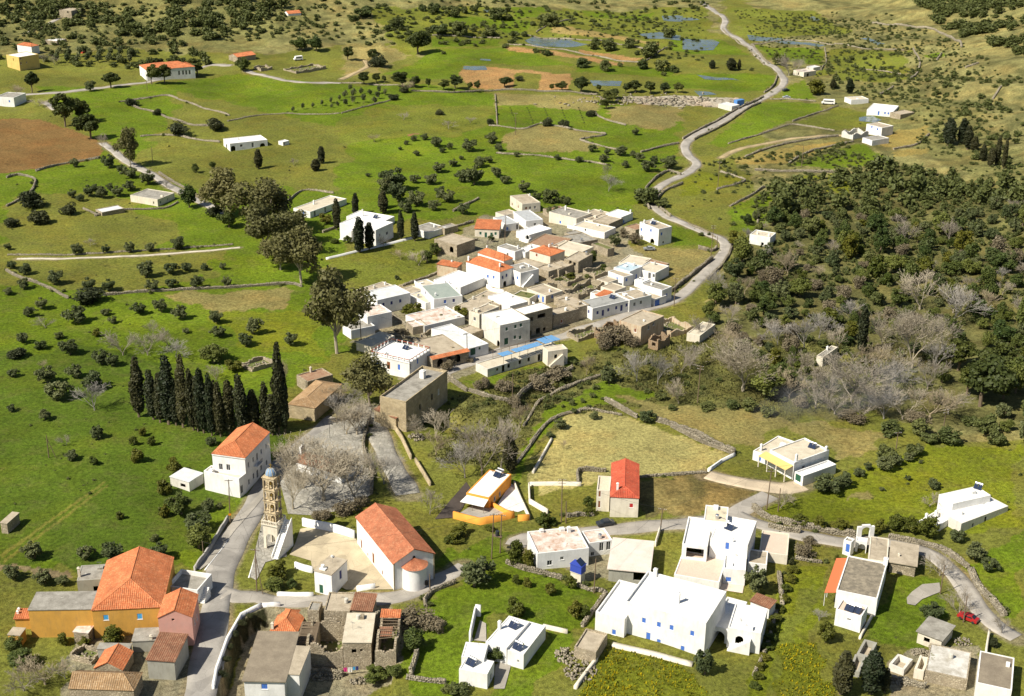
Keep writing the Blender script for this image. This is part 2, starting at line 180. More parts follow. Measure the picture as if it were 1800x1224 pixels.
{"k":"a5","l":"grey-white house with small window at the left frame edge","o":[-254.6,687.2,-0.8],"r":1.374,"d":[11.6,10.0,4.8],"m":"concrete","W":[[1,2.6,2.8,0.95,1.2,"b"]]},
{"k":"a6","l":"cream stone farmhouse with flat grey roof in the left field","o":[-139.9,516.3,-0.8],"r":1.145,"d":[10.6,13.3,2.9],"w":"cream","m":"concrete","W":[[0,1.8,1.3,0.95,1.2,"d"],[0,6.3,1.4,0.5,1.0,"o"],[1,2.0,1.3,0.5,1.0,"o"]]},
{"k":"a6b","n":"shed","c":"shed","l":"low grey trough building in the left field","o":[-157.3,500.6,-0.1],"r":0.713,"d":[9.2,5.6,1.4],"w":"stone","m":"pale"},
{"k":"a7","l":"isolated long white house with white roof in the green plain","o":[-127.9,600.6,-0.0],"r":0.492,"d":[17.5,10.1,3.6],"W":[[0,5.2,2.1,1.2,1.2,"d"],[0,10.5,1.9,1.0,2.1,"D"],[1,5.5,1.1,1.6,2.2,"A"],[0,1.4,1.2,2.2,2.4,"A"],[0,15.1,1.1,2.5,2.2,"A"]],"ch":[[5.89,6.19,0.7]]},
{"k":"a7b","n":"outhouse","c":"outhouse","l":"tiny white outhouse beside the isolated white house","o":[-105.6,609.6,0.6],"r":0.897,"d":[3.8,3.1,1.8],"W":[[0,0.8,0.9,0.6,1.4,"n"]]},
{"k":"a8","l":"tall stone farm tower-house on the far left hill","o":[-290.1,903.8,8.8],"r":1.206,"d":[10.5,9.6,5.1],"w":"stone","m":"tan","W":[[1,2.7,4.1,0.95,1.2,"o"]]},
{"k":"a8b","n":"shed","c":"shed","l":"small shed with white roof on the far left hill","o":[-280.8,841.5,2.8],"r":1.176,"d":[8.8,9.4,2.5],"w":"stone"},
{"k":"a9","n":"chapel","c":"chapel","l":"tiny white chapel with red roof on the far hillside","o":[-151.2,918.5,10.1],"r":0.553,"d":[9.2,6.8,1.5],"t":"gable","m":"tile","rise":1.4},
{"k":"a10","n":"shed","c":"shed","l":"tiny red-painted shed near the yellow house","o":[-259.0,819.8,2.0],"r":1.06,"d":[5.1,4.2,1.0],"w":"redw","m":"rust"},
{"k":"i1","l":"ochre house with big orange hipped roof and light blue shutters","o":[-67.4,225.8,-0.1],"r":1.683,"d":[18.4,13.3,6.0],"w":"ochre","t":"hip1","m":"tile","W":[[1,10.8,4.2,1.0,1.2,"c"],[1,4.4,4.1,1.0,1.3,"c"]],"rise":2.9},
{"k":"i2","l":"low ochre wing with grey slab roof left of the ochre house","o":[-80.6,224.8,-0.5],"r":1.624,"d":[6.2,12.3,6.3],"w":"ochre","m":"concrete","par":0},
{"k":"i3","l":"grey cement block with dark window behind the ochre house","o":[-83.1,239.8,-0.1],"r":1.716,"d":[5.9,5.2,3.3],"w":"cement","m":"concrete","W":[[1,1.6,1.1,1.0,1.2,"o"]],"ch":[[1.62,4.9,2.2,0.5]],"par":0.1},
{"k":"i4","l":"pink house with orange gabled roof beside the street","o":[-60.7,221.9,-0.2],"r":1.639,"d":[7.8,6.4,6.5],"w":"pink","t":"gable","m":"tile","W":[[1,3.6,6.0,0.5,0.5,"o"],[0,2.5,3.9,0.8,1.4,"d"],[0,5.1,3.2,0.8,1.4,"d"]],"rise":1.6},
{"k":"i5","l":"tall cement house with brown tiled lean-to roof in the lower left","o":[-61.7,210.9,-0.3],"r":1.469,"d":[7.5,5.2,4.2],"w":"cement","t":"shed","m":"tileold","rise":0.8},
{"k":"i6","l":"grey concrete terrace roof block below the pink house","o":[-61.9,220.3,-0.2],"r":1.668,"d":[4.2,10.0,2.5],"w":"cement","m":"concrete","ch":[[0.35,6.46,1.0,0.5]],"par":0},
{"k":"i7","l":"stone house with half orange half dark tiled gable roof","o":[-71.4,210.6,-0.4],"r":1.497,"d":[5.8,5.3,2.5],"w":"stone","t":"gable","m":"tile","rise":1.5},
{"k":"i8","l":"stone house with weathered tan tiled roof at the bottom edge","o":[-67.5,203.8,-0.5],"r":1.54,"d":[5.3,11.8,3.1],"w":"stone","t":"hip1","m":"tiletan","rise":1.6},
{"k":"i9","n":"terrace","c":"terrace","l":"white walled terrace with outdoor stairs beside the street","o":[-63.0,236.2,-0.1],"r":1.326,"d":[6.5,6.9,3.2],"m":"concrete","par":1.0,"stair":[2]},
{"k":"i10","n":"ruin","c":"ruin","l":"small roofless stone enclosure left of the half-orange roof","o":[-78.7,215.3,-0.3],"r":1.173,"d":[3.9,4.9,1.4],"w":"stone","t":"ruin"},
{"k":"i11","n":"porch","c":"porch","l":"small ochre porch with old tile roof and pillar stubs","o":[-93.9,226.8,-0.3],"r":1.65,"d":[2.6,2.9,2.5],"w":"ochre","t":"shed","m":"tile","ch":[[2.28,2.58,1.0,0.4],[1.37,2.58,1.0,0.4]],"rise":0.5},
{"k":"i12","n":"shed","c":"shed","l":"ramshackle shed with turquoise edged roof under the ochre wall","o":[-81.2,222.4,-0.6],"r":1.432,"d":[3.1,3.0,2.5],"w":"stone","m":"flake","par":0},
{"k":"i13","n":"hut","c":"hut","l":"low ochre hut with tan roof at the lower left edge","o":[-93.9,221.0,-0.4],"r":1.471,"d":[2.4,2.4,2.5],"w":"ochre","m":"tan","par":0},
{"k":"i15","n":"hut","c":"hut","l":"small stone hut at the left edge of the green field","o":[-110.9,262.9,-0.1],"r":1.362,"d":[4.9,1.6,2.5],"w":"stone","m":"tan","par":0},
{"k":"i16","n":"shed","c":"shed","l":"low concrete shed roof between garden and stone house","o":[-71.8,216.8,-0.3],"r":1.556,"d":[1.8,6.0,2.5],"w":"cement","m":"concrete","par":0},
{"k":"j1","l":"white two-storey house with orange hipped roof beside the cypress row","o":[-61.9,283.8,-0.2],"r":1.328,"d":[14.1,8.3,9.0],"t":"hip1","m":"tile","W":[[1,6.3,5.8,1.0,1.6,"d"],[1,4.4,5.9,1.0,1.6,"d"],[0,1.7,6.4,0.8,1.3,"d"],[0,4.4,6.4,0.8,1.3,"d"],[0,6.6,6.1,0.9,2.0,"D"],[0,9.0,6.3,0.8,1.3,"d"],[0,11.9,6.3,0.8,1.3,"d"],[0,1.4,2.0,0.9,1.5,"d"],[0,4.0,2.2,0.9,1.5,"d"],[0,6.2,1.7,1.0,2.1,"D"],[0,8.4,2.2,0.9,1.5,"d"],[0,11.6,2.0,0.9,1.5,"d"]],"rise":2.0,"balc":1},
{"k":"j1b","n":"terrace","c":"terrace","l":"white terrace block in front of the orange-hipped white house","o":[-63.0,281.0,-0.3],"r":1.179,"d":[3.1,9.7,5.1],"m":"sand","W":[[0,0.9,1.9,1.0,2.1,"D"]],"ch":[[0.78,8.04,1.2,1.0]],"par":0.8},
{"k":"j2","n":"shed","c":"shed","l":"low white animal shed left of the white street house","o":[-75.3,283.3,-0.1],"r":1.095,"d":[5.1,5.7,2.5],"w":"white2","m":"pale","W":[[1,1.9,1.2,1.5,0.9,"o"]],"par":0},
{"k":"j6","n":"chapel","c":"chapel","l":"long low white chapel with old brown tile roof under bare plane trees","o":[-40.1,287.5,0.2],"r":1.073,"d":[5.7,13.8,2.5],"t":"gable","m":"tileold","W":[[1,8.9,1.6,0.5,0.8,"o"]],"rise":1.4,"bell":1},
{"k":"j5","l":"small white house with tan roof and dark door in the church yard","o":[-36.3,240.2,-0.5],"r":1.166,"d":[6.3,4.1,5.1],"m":"tan","W":[[0,3.6,3.2,1.0,2.1,"V"],[1,2.6,1.1,1.0,2.1,"G"]],"ch":[[5.96,3.33,0.5]],"par":0},
{"k":"j8","l":"house with orange hipped roof beside the retaining wall","o":[-41.9,228.2,-3.8],"r":1.455,"d":[7.9,5.3,2.5],"w":"stone","t":"hip","m":"tile","ch":[[0.35,4.96,1.0]],"rise":1.6},
{"k":"j9","l":"white house with brown slab roof and satellite dish at bottom edge","o":[-40.8,207.2,-3.3],"r":1.562,"d":[15.3,7.4,5.8],"t":"slab","m":"brown","W":[[1,3.7,4.6,1.2,1.2,"b"]],"dish":[[312,850]]},
{"k":"j9b","l":"white side wing with grey roof right of the satellite dish house","o":[-38.4,209.2,-3.4],"r":1.479,"d":[8.8,3.3,5.9],"m":"tan","par":0},
{"k":"jA","n":"ruin","c":"ruin","l":"roofless rubble stone building with small window holes","o":[-31.7,219.7,-3.6],"r":1.583,"d":[9.4,7.1,5.7],"w":"stone","t":"ruin","W":[[1,3.2,4.3,0.9,1.0,"o"],[1,2.8,1.7,0.5,0.5,"o"]]},
{"k":"jB","l":"rubble stone house with flat sandy slab roof beside roofless ruin","o":[-26.2,219.7,-3.6],"r":1.59,"d":[9.9,5.4,6.1],"w":"stone","m":"sand","W":[[1,3.3,4.2,0.9,0.9,"o"],[1,1.9,4.4,0.5,0.6,"o"]],"par":0},
{"k":"jC","n":"outbuilding","c":"outbuilding","l":"stone outbuilding roofed with bare wooden poles","o":[-37.2,221.2,-3.5],"r":1.575,"d":[7.6,3.6,4.3],"w":"stone","t":"poles","m":"poles"},
{"k":"jD","n":"ruin","c":"ruin","l":"ruin with broken tile roof and exposed rafters","o":[-21.2,216.9,-0.2],"r":1.551,"d":[11.5,4.0,4.1],"w":"stone","t":"ruin","raft":1},
{"k":"jE","l":"stone house with tan flat roof next to the road below the church","o":[-31.5,230.6,-0.2],"r":1.547,"d":[6.9,5.2,2.5],"w":"stone","m":"tan"},
{"k":"jF","l":"small stone house with rusty tile and metal roof by the road","o":[-27.2,230.7,-0.1],"r":1.466,"d":[4.7,4.1,2.5],"w":"stone","t":"shed","m":"tileold","rise":0.9},
{"k":"jG","l":"little stone cube house with dark roof by the road","o":[-37.8,231.1,-0.5],"r":1.476,"d":[3.3,2.3,2.5],"w":"stone","m":"concrete"},
{"k":"l1","l":"orange house with long white roof and solar panels","o":[-4.8,277.3,-0.2],"r":1.167,"d":[12.9,5.8,2.9],"w":"orange","W":[[0,3.2,1.2,0.95,1.2,"d"],[0,6.2,0.9,0.95,1.2,"d"]],"sol":[[11.84,2.5],[10.56,2.52]],"par":0.08},
{"k":"l2","l":"cream house with bright red hipped roof and red window","o":[29.3,273.9,0.0],"r":1.491,"d":[16.9,6.4,5.0],"w":"cream","t":"hip1","m":"tilered","W":[[1,1.6,3.0,0.9,1.1,"r"]],"ch":[[2.35,4.92,1.8]],"rise":1.3,"dish":[[1370,365]]},
{"k":"l2b","l":"cream flat-roofed wing left of the red-roofed house","o":[22.9,276.9,-0.3],"r":1.464,"d":[7.1,3.0,5.5],"w":"cream","m":"cream","W":[[1,2.3,4.5,0.6,1.6,"n"],[1,2.3,1.8,0.6,1.8,"n"]],"par":0.3},
{"k":"l3","l":"white house with flaking white and rust flat roof","o":[6.0,250.0,0.4],"r":0.229,"d":[11.3,9.4,4.1],"m":"flake","W":[[0,2.7,1.5,1.1,1.2,"d"],[0,5.4,2.3,0.8,0.8,"d"]],"ch":[[8.97,7.86,1.3,0.7],[3.14,9.03,0.7,0.8],[7.68,8.79,0.7,1.0]],"par":0.3},
{"k":"l3b","l":"white side wing with deep eaves right of flaking roof house","o":[17.3,256.3,0.1],"r":0.283,"d":[5.3,5.3,3.4],"m":"flake","W":[[0,0.8,0.6,0.8,1.0,"d"],[0,2.8,2.1,1.0,2.1,"D"],[0,4.4,2.1,1.0,2.1,"D"]],"par":0.3},
{"k":"l4","n":"shed","c":"shed","l":"grey shed with wide pale pinkish metal roof","o":[29.2,245.2,-0.1],"r":1.416,"d":[12.4,8.4,3.3],"w":"cement","t":"slab","m":"pinkmetal","W":[[1,1.9,2.1,2.6,2.0,"O"]]},
{"k":"l5","n":"block","c":"outbuilding","l":"small cream block carrying a blue tank","o":[15.0,244.6,0.5],"r":0.981,"d":[1.7,2.5,2.2],"w":"cream","m":"sand","par":0},
{"k":"m1","l":"large white house with blue shutters and white parapet roof","o":[37.7,220.3,-0.2],"r":1.121,"d":[12.5,16.6,7.8],"W":[[1,12.5,4.6,0.95,1.2,"b"],[1,9.4,4.6,0.95,1.2,"b"],[1,6.8,4.7,0.95,1.2,"b"],[1,2.6,4.7,0.95,1.2,"b"],[1,11.4,1.1,1.0,2.1,"B"],[1,9.2,0.7,0.95,1.2,"b"],[1,4.3,0.7,0.95,1.2,"b"]],"ch":[[4.98,7.42,2.4,0.6],[12.07,14.82,1.8,0.7]],"par":0.55},
{"k":"m1b","l":"white lower wing with blue window left of the large white house","o":[22.7,225.6,0.4],"r":1.143,"d":[13.0,6.1,4.3],"W":[[1,2.1,0.7,0.95,1.2,"b"]],"par":0.5},
{"k":"m1c","l":"white stepped annexe with stair right of the large white house","o":[48.7,222.0,-0.5],"r":1.264,"d":[9.1,6.4,4.8],"W":[[1,4.0,2.4,1.6,1.8,"A"]],"stair":[1],"par":0.25},
{"k":"m1d","n":"shed","c":"shed","l":"low lean-to with dark red tiled roof behind the white annexe","o":[52.5,234.0,-0.4],"r":0.924,"d":[2.7,4.2,2.6],"t":"shed","m":"tileold","rise":0.4},
{"k":"n1f","l":"low grey annexe with blue window right of the stepped house","o":[54.5,249.4,0.1],"r":1.357,"d":[5.7,4.0,2.8],"m":"tan","W":[[1,2.2,1.6,0.9,0.8,"b"]],"par":0.1},
{"k":"n1g","n":"outbuilding","c":"outbuilding","l":"low tan-roofed yard block with hose coil behind stepped house","o":[59.8,254.2,0.0],"r":1.348,"d":[9.6,6.0,2.4],"w":"cream","m":"pinkt","par":0.2},
{"k":"n2","n":"villa","c":"villa","l":"white villa with sandy flat roof and solar heater","o":[68.4,293.7,-0.2],"r":0.619,"d":[12.2,8.2,4.7],"m":"sand","W":[[0,3.4,2.5,1.0,0.8,"d"]],"ch":[[0.97,0.35,2.2],[11.43,0.35,1.4]],"sol":[[10.16,3.68]],"par":0.35},
{"k":"n2b","l":"white left wing of the sandy-roofed villa","o":[63.8,300.4,0.0],"r":0.845,"d":[11.6,4.8,2.6],"m":"sand","W":[[1,2.7,1.0,0.7,1.2,"b"]],"ch":[[1.92,3.74,1.8]],"par":0.3},
{"k":"n2c","n":"annexe","c":"outbuilding","l":"low white annexe with parapet in front of the villa","o":[70.1,290.4,-0.2],"r":0.604,"d":[11.3,2.8,2.8],"W":[[1,1.6,1.6,1.9,1.9,"G"]],"par":0.4},
{"k":"n3","n":"gatehouse","c":"gatehouse","l":"tiny white gatehouse with blue door","o":[74.4,258.5,-0.3],"r":0.935,"d":[1.8,1.8,3.6],"m":"concrete","W":[[1,0.7,1.9,1.0,2.1,"B"]]},
{"k":"n3b","n":"loggia","c":"loggia","l":"white arched loggia with blue bench beside the gatehouse","o":[78.3,260.2,-0.5],"r":1.256,"d":[1.8,2.4,2.9],"W":[[1,1.0,1.1,1.7,2.2,"A"]]},
{"k":"n3c","l":"low house with banded tan roof between gatehouse and stone house","o":[80.4,251.0,-0.2],"r":1.293,"d":[10.2,4.0,3.2],"w":"cream","m":"tan","par":0.1},
{"k":"n3d","l":"stone house with tan slab roof in the bend of the lane","o":[86.4,250.7,-0.4],"r":1.266,"d":[8.6,5.3,2.7],"w":"stone","t":"slab","m":"tan","ch":[[2.78,3.65,0.8,0.4]]},
{"k":"o1","l":"white house with dark mottled brown roof and orange awning","o":[74.3,235.1,-0.1],"r":1.195,"d":[14.7,8.2,4.2],"m":"mottle","ch":[[14.37,0.35,1.6,0.9]],"par":0.25},
{"k":"o1b","n":"annexe","c":"outbuilding","l":"low white annexe with two solar panels in front of mottled roof house","o":[69.8,229.2,-0.2],"r":1.063,"d":[4.4,5.2,3.9],"m":"pinkt","W":[[1,2.4,2.4,0.7,0.4,"o"]],"sol":[[1.45,2.81],[1.58,1.53]],"par":0.3},
{"k":"o2","n":"hut","c":"hut","l":"cream hut with grey slab roof and barred window","o":[84.2,223.5,-0.2],"r":0.917,"d":[6.0,4.8,2.5],"w":"cream","t":"slab","m":"concrete","W":[[1,2.9,1.3,1.2,1.0,"o"]]},
{"k":"o3","n":"pen","c":"pen","l":"roofless concrete pen beside the lower right cypresses","o":[69.3,219.4,-0.4],"r":1.069,"d":[5.6,2.5,1.4],"w":"cement","t":"ruin"},
{"k":"o3b","n":"pen","c":"pen","l":"lower roofless concrete pen behind cypress at the bottom","o":[66.4,214.8,-0.5],"r":1.144,"d":[5.5,2.0,1.0],"w":"cement","t":"ruin"},
{"k":"o4","n":"pen","c":"pen","l":"white-rimmed roofless pen at the lower right","o":[75.0,215.6,-0.4],"r":0.934,"d":[4.3,3.0,1.0],"w":"white2","t":"ruin"},
{"k":"o4b","n":"pen","c":"pen","l":"tall cream roofless pen left of the cracked white roof","o":[78.2,214.0,-0.2],"r":1.098,"d":[4.9,1.8,2.1],"w":"cream","t":"ruin"},
{"k":"o5","l":"stone house with cracked white roof and mossy patch","o":[85.3,210.7,0.0],"r":1.203,"d":[9.4,7.6,2.5],"w":"stone","m":"cracked","par":0.1},
{"k":"o6","l":"house with dark brown roof in the bottom right corner","o":[91.8,206.1,0.2],"r":1.207,"d":[10.8,6.2,3.4],"m":"brown","par":0.1},
{"k":"o7b","n":"terrace","c":"terrace","l":"white terrace with chimneys left of the right edge white house","o":[94.9,267.7,-0.1],"r":0.738,"d":[8.3,4.1,1.8],"ch":[[2.9,3.58,1.8],[5.5,2.72,2.0]],"par":0.5},
{"k":"church","n":"church","c":"church","l":"white church with long terracotta gabled roof and tiled round apse","o":[-23.7,241.8,0.1],"r":0.475,"d":[9.1,21.2,6.5],"t":"gable","m":"tilech","W":[[1,18.6,1.1,0.9,2.2,"N"],[1,14.9,0.5,0.6,0.9,"n"],[1,11.6,1.4,1.2,2.6,"N"],[1,6.5,0.7,0.7,1.2,"n"]],"rise":2.3,"apse":1,"eave":0.25},
{"k":"mg","n":"outhouse","c":"outhouse","l":"square stone outhouse with tan parapet roof beside rubble heap","o":[16.7,216.8,0.6],"r":1.185,"d":[6.8,4.4,2.5],"w":"stone","m":"tan","par":0.3},
{"k":"v1","n":"annexe","c":"outbuilding","l":"low tan-roofed annexe left of the cream rust-shuttered house","o":[-3.7,501.5,-0.4],"r":0.728,"d":[6.8,5.1,2.5],"w":"cream","m":"tan"},
{"k":"v2","l":"long brown-roofed stone house behind the orange hipped house","o":[14.9,460.9,0.1],"r":1.061,"d":[13.3,11.4,2.5],"w":"stone","m":"rust"},
{"k":"v3","n":"shed","c":"shed","l":"brown lean-to beside the white two-storey edge house","o":[45.1,483.2,0.3],"r":0.724,"d":[6.2,5.7,2.5],"w":"stone","m":"rust"},
{"k":"v4","l":"little white cube below the blue-roofed house","o":[43.1,427.3,-0.2],"r":0.801,"d":[3.7,3.6,2.5]},
{"k":"v5","n":"shed","c":"shed","l":"small shed with red tile roof behind the long striped-roof house","o":[29.1,411.0,0.4],"r":0.869,"d":[4.8,3.2,2.5],"w":"cream","t":"shed","m":"tile","rise":0.4},
{"k":"v6","n":"shed","c":"shed","l":"tiny white shack beside the stone ruins","o":[26.8,413.2,0.6],"r":0.923,"d":[3.4,2.2,2.5],"m":"tan"},
{"k":"v7","n":"outbuilding","c":"outbuilding","l":"low tan-roofed yard block in front of the blue-roofed house","o":[33.2,417.1,0.3],"r":0.823,"d":[5.8,6.0,2.5],"w":"cream","m":"tan"},
{"k":"v8","n":"terrace","c":"terrace","l":"cream yard wall block left of the cream cottage","o":[5.4,409.4,0.1],"r":1.048,"d":[5.5,6.3,2.5],"w":"cream","m":"grass"},
{"k":"v9","l":"stone block with tan roof left of the roofed stone ruin","o":[15.5,436.0,0.7],"r":0.864,"d":[8.5,6.5,2.5],"w":"stone","m":"tan"},
{"k":"v10","n":"shed","c":"shed","l":"tan-roofed stone shed left of the outside-stair house","o":[-12.8,377.5,0.2],"r":0.815,"d":[5.8,5.7,2.5],"w":"stone","m":"tan"},
{"k":"v11","l":"low house with sandy roof behind the balustraded villa","o":[-41.0,367.6,0.0],"r":0.964,"d":[10.7,5.8,2.5],"w":"cream","m":"sand"},
{"k":"v12","n":"shed","c":"shed","l":"small tan-roofed shed between the two navy-windowed white houses","o":[-33.3,411.8,0.1],"r":0.822,"d":[6.4,5.3,2.5],"w":"cream","m":"tan"},
{"k":"v13","n":"ruin","c":"ruin","l":"little brown-roofed ruin beside the long green-doored white house","o":[-12.5,379.6,0.1],"r":0.82,"d":[5.5,5.5,1.4],"w":"stone","m":"rust"},
{"k":"v14","l":"small white roof block behind the long striped-roof house","o":[36.5,412.8,0.2],"r":0.67,"d":[5.7,2.5,2.5],"m":"tan"},
{"k":"v15","n":"shed","c":"shed","l":"tan-roofed stone shed beside the white upper block","o":[-4.1,403.7,-0.1],"r":0.825,"d":[5.1,4.1,2.5],"w":"stone","m":"tan"},
{"k":"v16","n":"shed","c":"shed","l":"low grey-roofed stone shed in the upper village lane","o":[21.6,477.6,-0.4],"r":0.699,"d":[5.5,4.4,2.5],"w":"stone","m":"concrete"},
{"k":"v17","l":"dark stone yard house right of the dark-roofed white house","o":[11.9,433.8,0.8],"r":0.741,"d":[7.8,6.0,2.5],"w":"stone","m":"tan"},
{"k":"v18","n":"store","c":"outbuilding","l":"tan-roofed stone store below the cream cottage","o":[16.3,406.5,0.6],"r":0.719,"d":[4.3,4.7,2.5],"w":"stone","m":"tan"},
{"k":"d1","n":"ruin","c":"ruin","l":"half-collapsed stone shed left of the tallest cypress","o":[-73.1,352.5,0.5],"r":0.783,"d":[7.8,5.8,0.6],"w":"stone","t":"ruin"},
{"k":"d2","l":"old house with sunken rusty-red roof beside the cypresses","o":[-55.5,339.1,0.4],"r":0.675,"d":[8.1,5.8,3.4],"w":"stone","m":"rust","ch":[[4.31,5.42,1.6]]},
{"k":"d3","l":"stone house with weathered tan roof below the rusty-red roof","o":[-50.9,320.6,0.7],"r":1.253,"d":[16.4,7.6,3.8],"w":"ashlar","t":"hip","m":"tiletan","rise":1.2},
{"k":"n1d","l":"white stair room highest on the stepped house","o":[46.8,257.2,0.1],"r":1.386,"d":[7.0,5.0,8.4],"m":"cream","par":0.15},
{"k":"n1","l":"white upper block with blue door and solar panels on the stepped house","o":[50.3,250.3,0.1],"r":1.241,"d":[10.9,8.0,7.0],"W":[[1,4.3,5.9,0.9,1.7,"B"]],"ch":[[0.35,3.33,0.9,0.3]],"sol":[[5.57,5.07],[6.62,6.36]],"par":0.12},
{"k":"n1h","l":"white lower front block with blue window on the stepped house","o":[49.4,245.6,-0.0],"r":1.393,"d":[7.4,4.6,3.8],"W":[[1,3.4,1.2,1.2,1.1,"b"]],"par":0.4},
{"k":"n1c","l":"white left wing with open loggia on the stepped house","o":[41.9,251.0,-0.1],"r":1.349,"d":[12.1,5.3,6.2],"W":[[1,2.5,4.3,3.7,2.3,"O"]],"par":0.45},
{"k":"n1e","n":"terrace","c":"terrace","l":"pinkish paved terrace in front of the stepped house loggia","o":[43.6,242.8,-0.0],"r":1.275,"d":[10.2,9.5,2.6],"m":"pinkt","par":0.12},
{"k":"o7","l":"long white-roofed house with grey wall at the right edge","o":[101.5,268.8,0.0],"r":0.564,"d":[15.8,7.2,2.5],"w":"white2","W":[[0,4.1,0.9,0.6,0.9,"o"],[0,8.3,1.2,0.8,1.4,"o"]],"ch":[[3.46,2.92,0.8,0.4]],"par":0.12},
{"k":"o7c","l":"rear white block with solar heater behind the right edge house","o":[101.1,274.8,0.2],"r":0.413,"d":[11.0,4.8,4.0],"sol":[[10.61,3.85]],"par":0.12},
{"k":"mw1","l":"white courtyard house main wing with solar heater on its roof","o":[3.0,214.9,0.3],"r":1.147,"d":[10.5,3.7,3.4],"W":[[1,1.1,1.6,0.5,0.6,"d"]],"sol":[[1.44,1.79]],"par":0.12},
{"k":"mw2","l":"white rear wing with chimney and solar heater on the courtyard house","o":[-0.2,216.2,0.3],"r":1.113,"d":[9.9,4.5,3.9],"W":[[1,1.8,3.0,0.8,1.2,"d"]],"ch":[[5.16,4.16,1.8,0.55]],"sol":[[6.93,1.95]],"par":0.12},
{"k":"mw3","l":"white front block of the courtyard house with tilted solar panels","o":[-3.7,209.0,0.1],"r":1.285,"d":[4.3,5.5,3.3],"W":[[0,2.3,1.1,0.9,1.6,"d"]],"sol":[[2.23,3.84]],"par":0.12},
{"k":"mw4","l":"white gate block left of the dark courtyard bush","o":[-4.4,212.9,0.3],"r":1.433,"d":[4.9,4.3,3.7],"par":0.12},
{"k":"a4","l":"yellow three-storey house at the far left edge","o":[-280.6,772.9,0.5],"r":0.927,"d":[13.0,11.9,7.7],"w":"yellow","W":[[0,1.3,6.8,0.9,1.1,"n"],[0,1.0,4.1,0.95,1.2,"n"],[1,5.5,5.7,0.6,1.6,"o"],[0,4.7,4.2,0.8,0.8,"n"]]},
{"k":"m1e","l":"white connecting block with shaded arch beside the large white house","o":[43.2,224.9,-0.3],"r":1.113,"d":[11.2,4.2,3.3],"W":[[1,2.0,1.2,2.2,2.4,"A"]],"par":0.5}],"W":[{"k":"stone","p":[[71.4,569.9],[66.7,575.8],[58.2,559.4],[54.0,545.2],[52.6,531.0],[53.5,519.2]],"h":1.2,"t":0.6,"l":"curved stone wall on the outer side of the S-bend above the village","n":"stone_wall"},
{"k":"stone","p":[[70.4,554.0],[62.3,544.4],[57.9,531.9],[57.4,523.5],[60.7,508.9]],"h":1.1,"t":0.6,"l":"curved stone wall inside the S-bend above the village","n":"stone_wall"},
{"k":"stone","p":[[52.5,425.8],[61.1,441.8],[70.5,458.8]],"h":1.5,"t":0.6,"l":"straight stone roadside wall below the meadow with dark shaded face","n":"stone_wall"},
{"k":"stone","p":[[80.3,477.1],[76.8,463.4],[71.7,449.7],[65.9,438.3]],"h":0.9,"t":0.6,"l":"stone wall on the outer edge of the road bend","n":"stone_wall"},
{"k":"stone","p":[[66.8,469.3],[71.5,467.2],[73.6,471.3]],"h":1.3,"t":0.6,"l":"short cream stone gate wall at the road bend","n":"stone_wall"},
{"k":"stone","p":[[66.7,499.5],[72.5,490.5],[74.7,483.6]],"h":0.6,"t":0.4,"l":"low stone edge between the road and the small green field","n":"stone_wall"},
{"k":"stone","p":[[134.7,738.6],[116.4,703.4],[97.1,667.9],[79.6,636.6]],"h":1.0,"t":0.6,"l":"stone wall along the left side of the straight far road","n":"stone_wall"},
{"k":"stone","p":[[130.6,723.3],[114.1,688.1],[96.2,654.0],[84.8,635.6]],"h":0.9,"t":0.6,"l":"dark stone wall along the right side of the straight far road","n":"stone_wall"},
{"k":"stone","p":[[153.9,900.6],[151.2,850.8],[152.1,826.4]],"h":0.9,"t":0.6,"l":"stone wall edging the far road before the farm shed","n":"stone_wall"},
{"k":"stone","p":[[142.0,954.1],[145.5,915.2],[147.9,874.5],[148.8,821.8]],"h":0.7,"t":0.5,"l":"low stone wall left of the uppermost road","n":"stone_wall"},
{"k":"stone","p":[[150.8,787.7],[143.9,760.2],[136.5,746.8]],"h":1.2,"t":0.6,"l":"curved stone wall inside the far road bend","n":"stone_wall"},
{"k":"stone","p":[[-203.7,696.3],[-193.0,704.3],[-181.7,710.8],[-162.5,690.7],[-142.0,670.0]],"h":0.8,"t":0.6,"l":"stone wall around the upper corner of the far left green field","n":"stone_wall"},
{"k":"stone","p":[[-196.2,690.0],[-178.9,674.6],[-157.6,651.4],[-139.5,643.7]],"h":0.9,"t":0.7,"l":"stone wall slanting through the far left green field to dark bush","n":"stone_wall"},
{"k":"stone","p":[[-174.7,625.1],[-163.0,628.0],[-135.3,614.2]],"h":0.8,"t":0.6,"l":"stone wall left of the isolated white house","n":"stone_wall"},
{"k":"stone","p":[[-202.5,561.3],[-195.0,575.9],[-182.4,586.8]],"h":0.8,"t":0.5,"l":"stone wall along the lower edge of the ploughed red field","n":"stone_wall"},
{"k":"stone","p":[[-196.9,509.6],[-194.1,522.2],[-194.7,535.3],[-199.0,548.5],[-207.6,554.1],[-210.7,549.4]],"h":0.9,"t":0.6,"l":"curved stone wall round the little field at the left edge","n":"stone_wall"},
{"k":"stone","p":[[-139.8,654.8],[-121.5,676.8],[-88.1,676.4]],"h":0.5,"t":0.5,"l":"long low stone wall across the big far green field","n":"stone_wall"},
{"k":"stone","p":[[-150.2,561.1],[-131.8,535.9],[-124.3,525.9]],"h":0.9,"t":0.6,"l":"stone wall beside the lane under the eucalyptus trees","n":"stone_wall"},
{"k":"stone","p":[[-159.8,499.5],[-151.7,509.6],[-137.3,513.7],[-133.1,521.3]],"h":0.7,"t":0.5,"l":"stone wall in front of the cream stone farmhouse","n":"stone_wall"},
{"k":"stone","p":[[-166.8,508.6],[-159.6,501.4]],"h":0.8,"t":0.6,"l":"short stone wall beside the grey trough building","n":"stone_wall"},
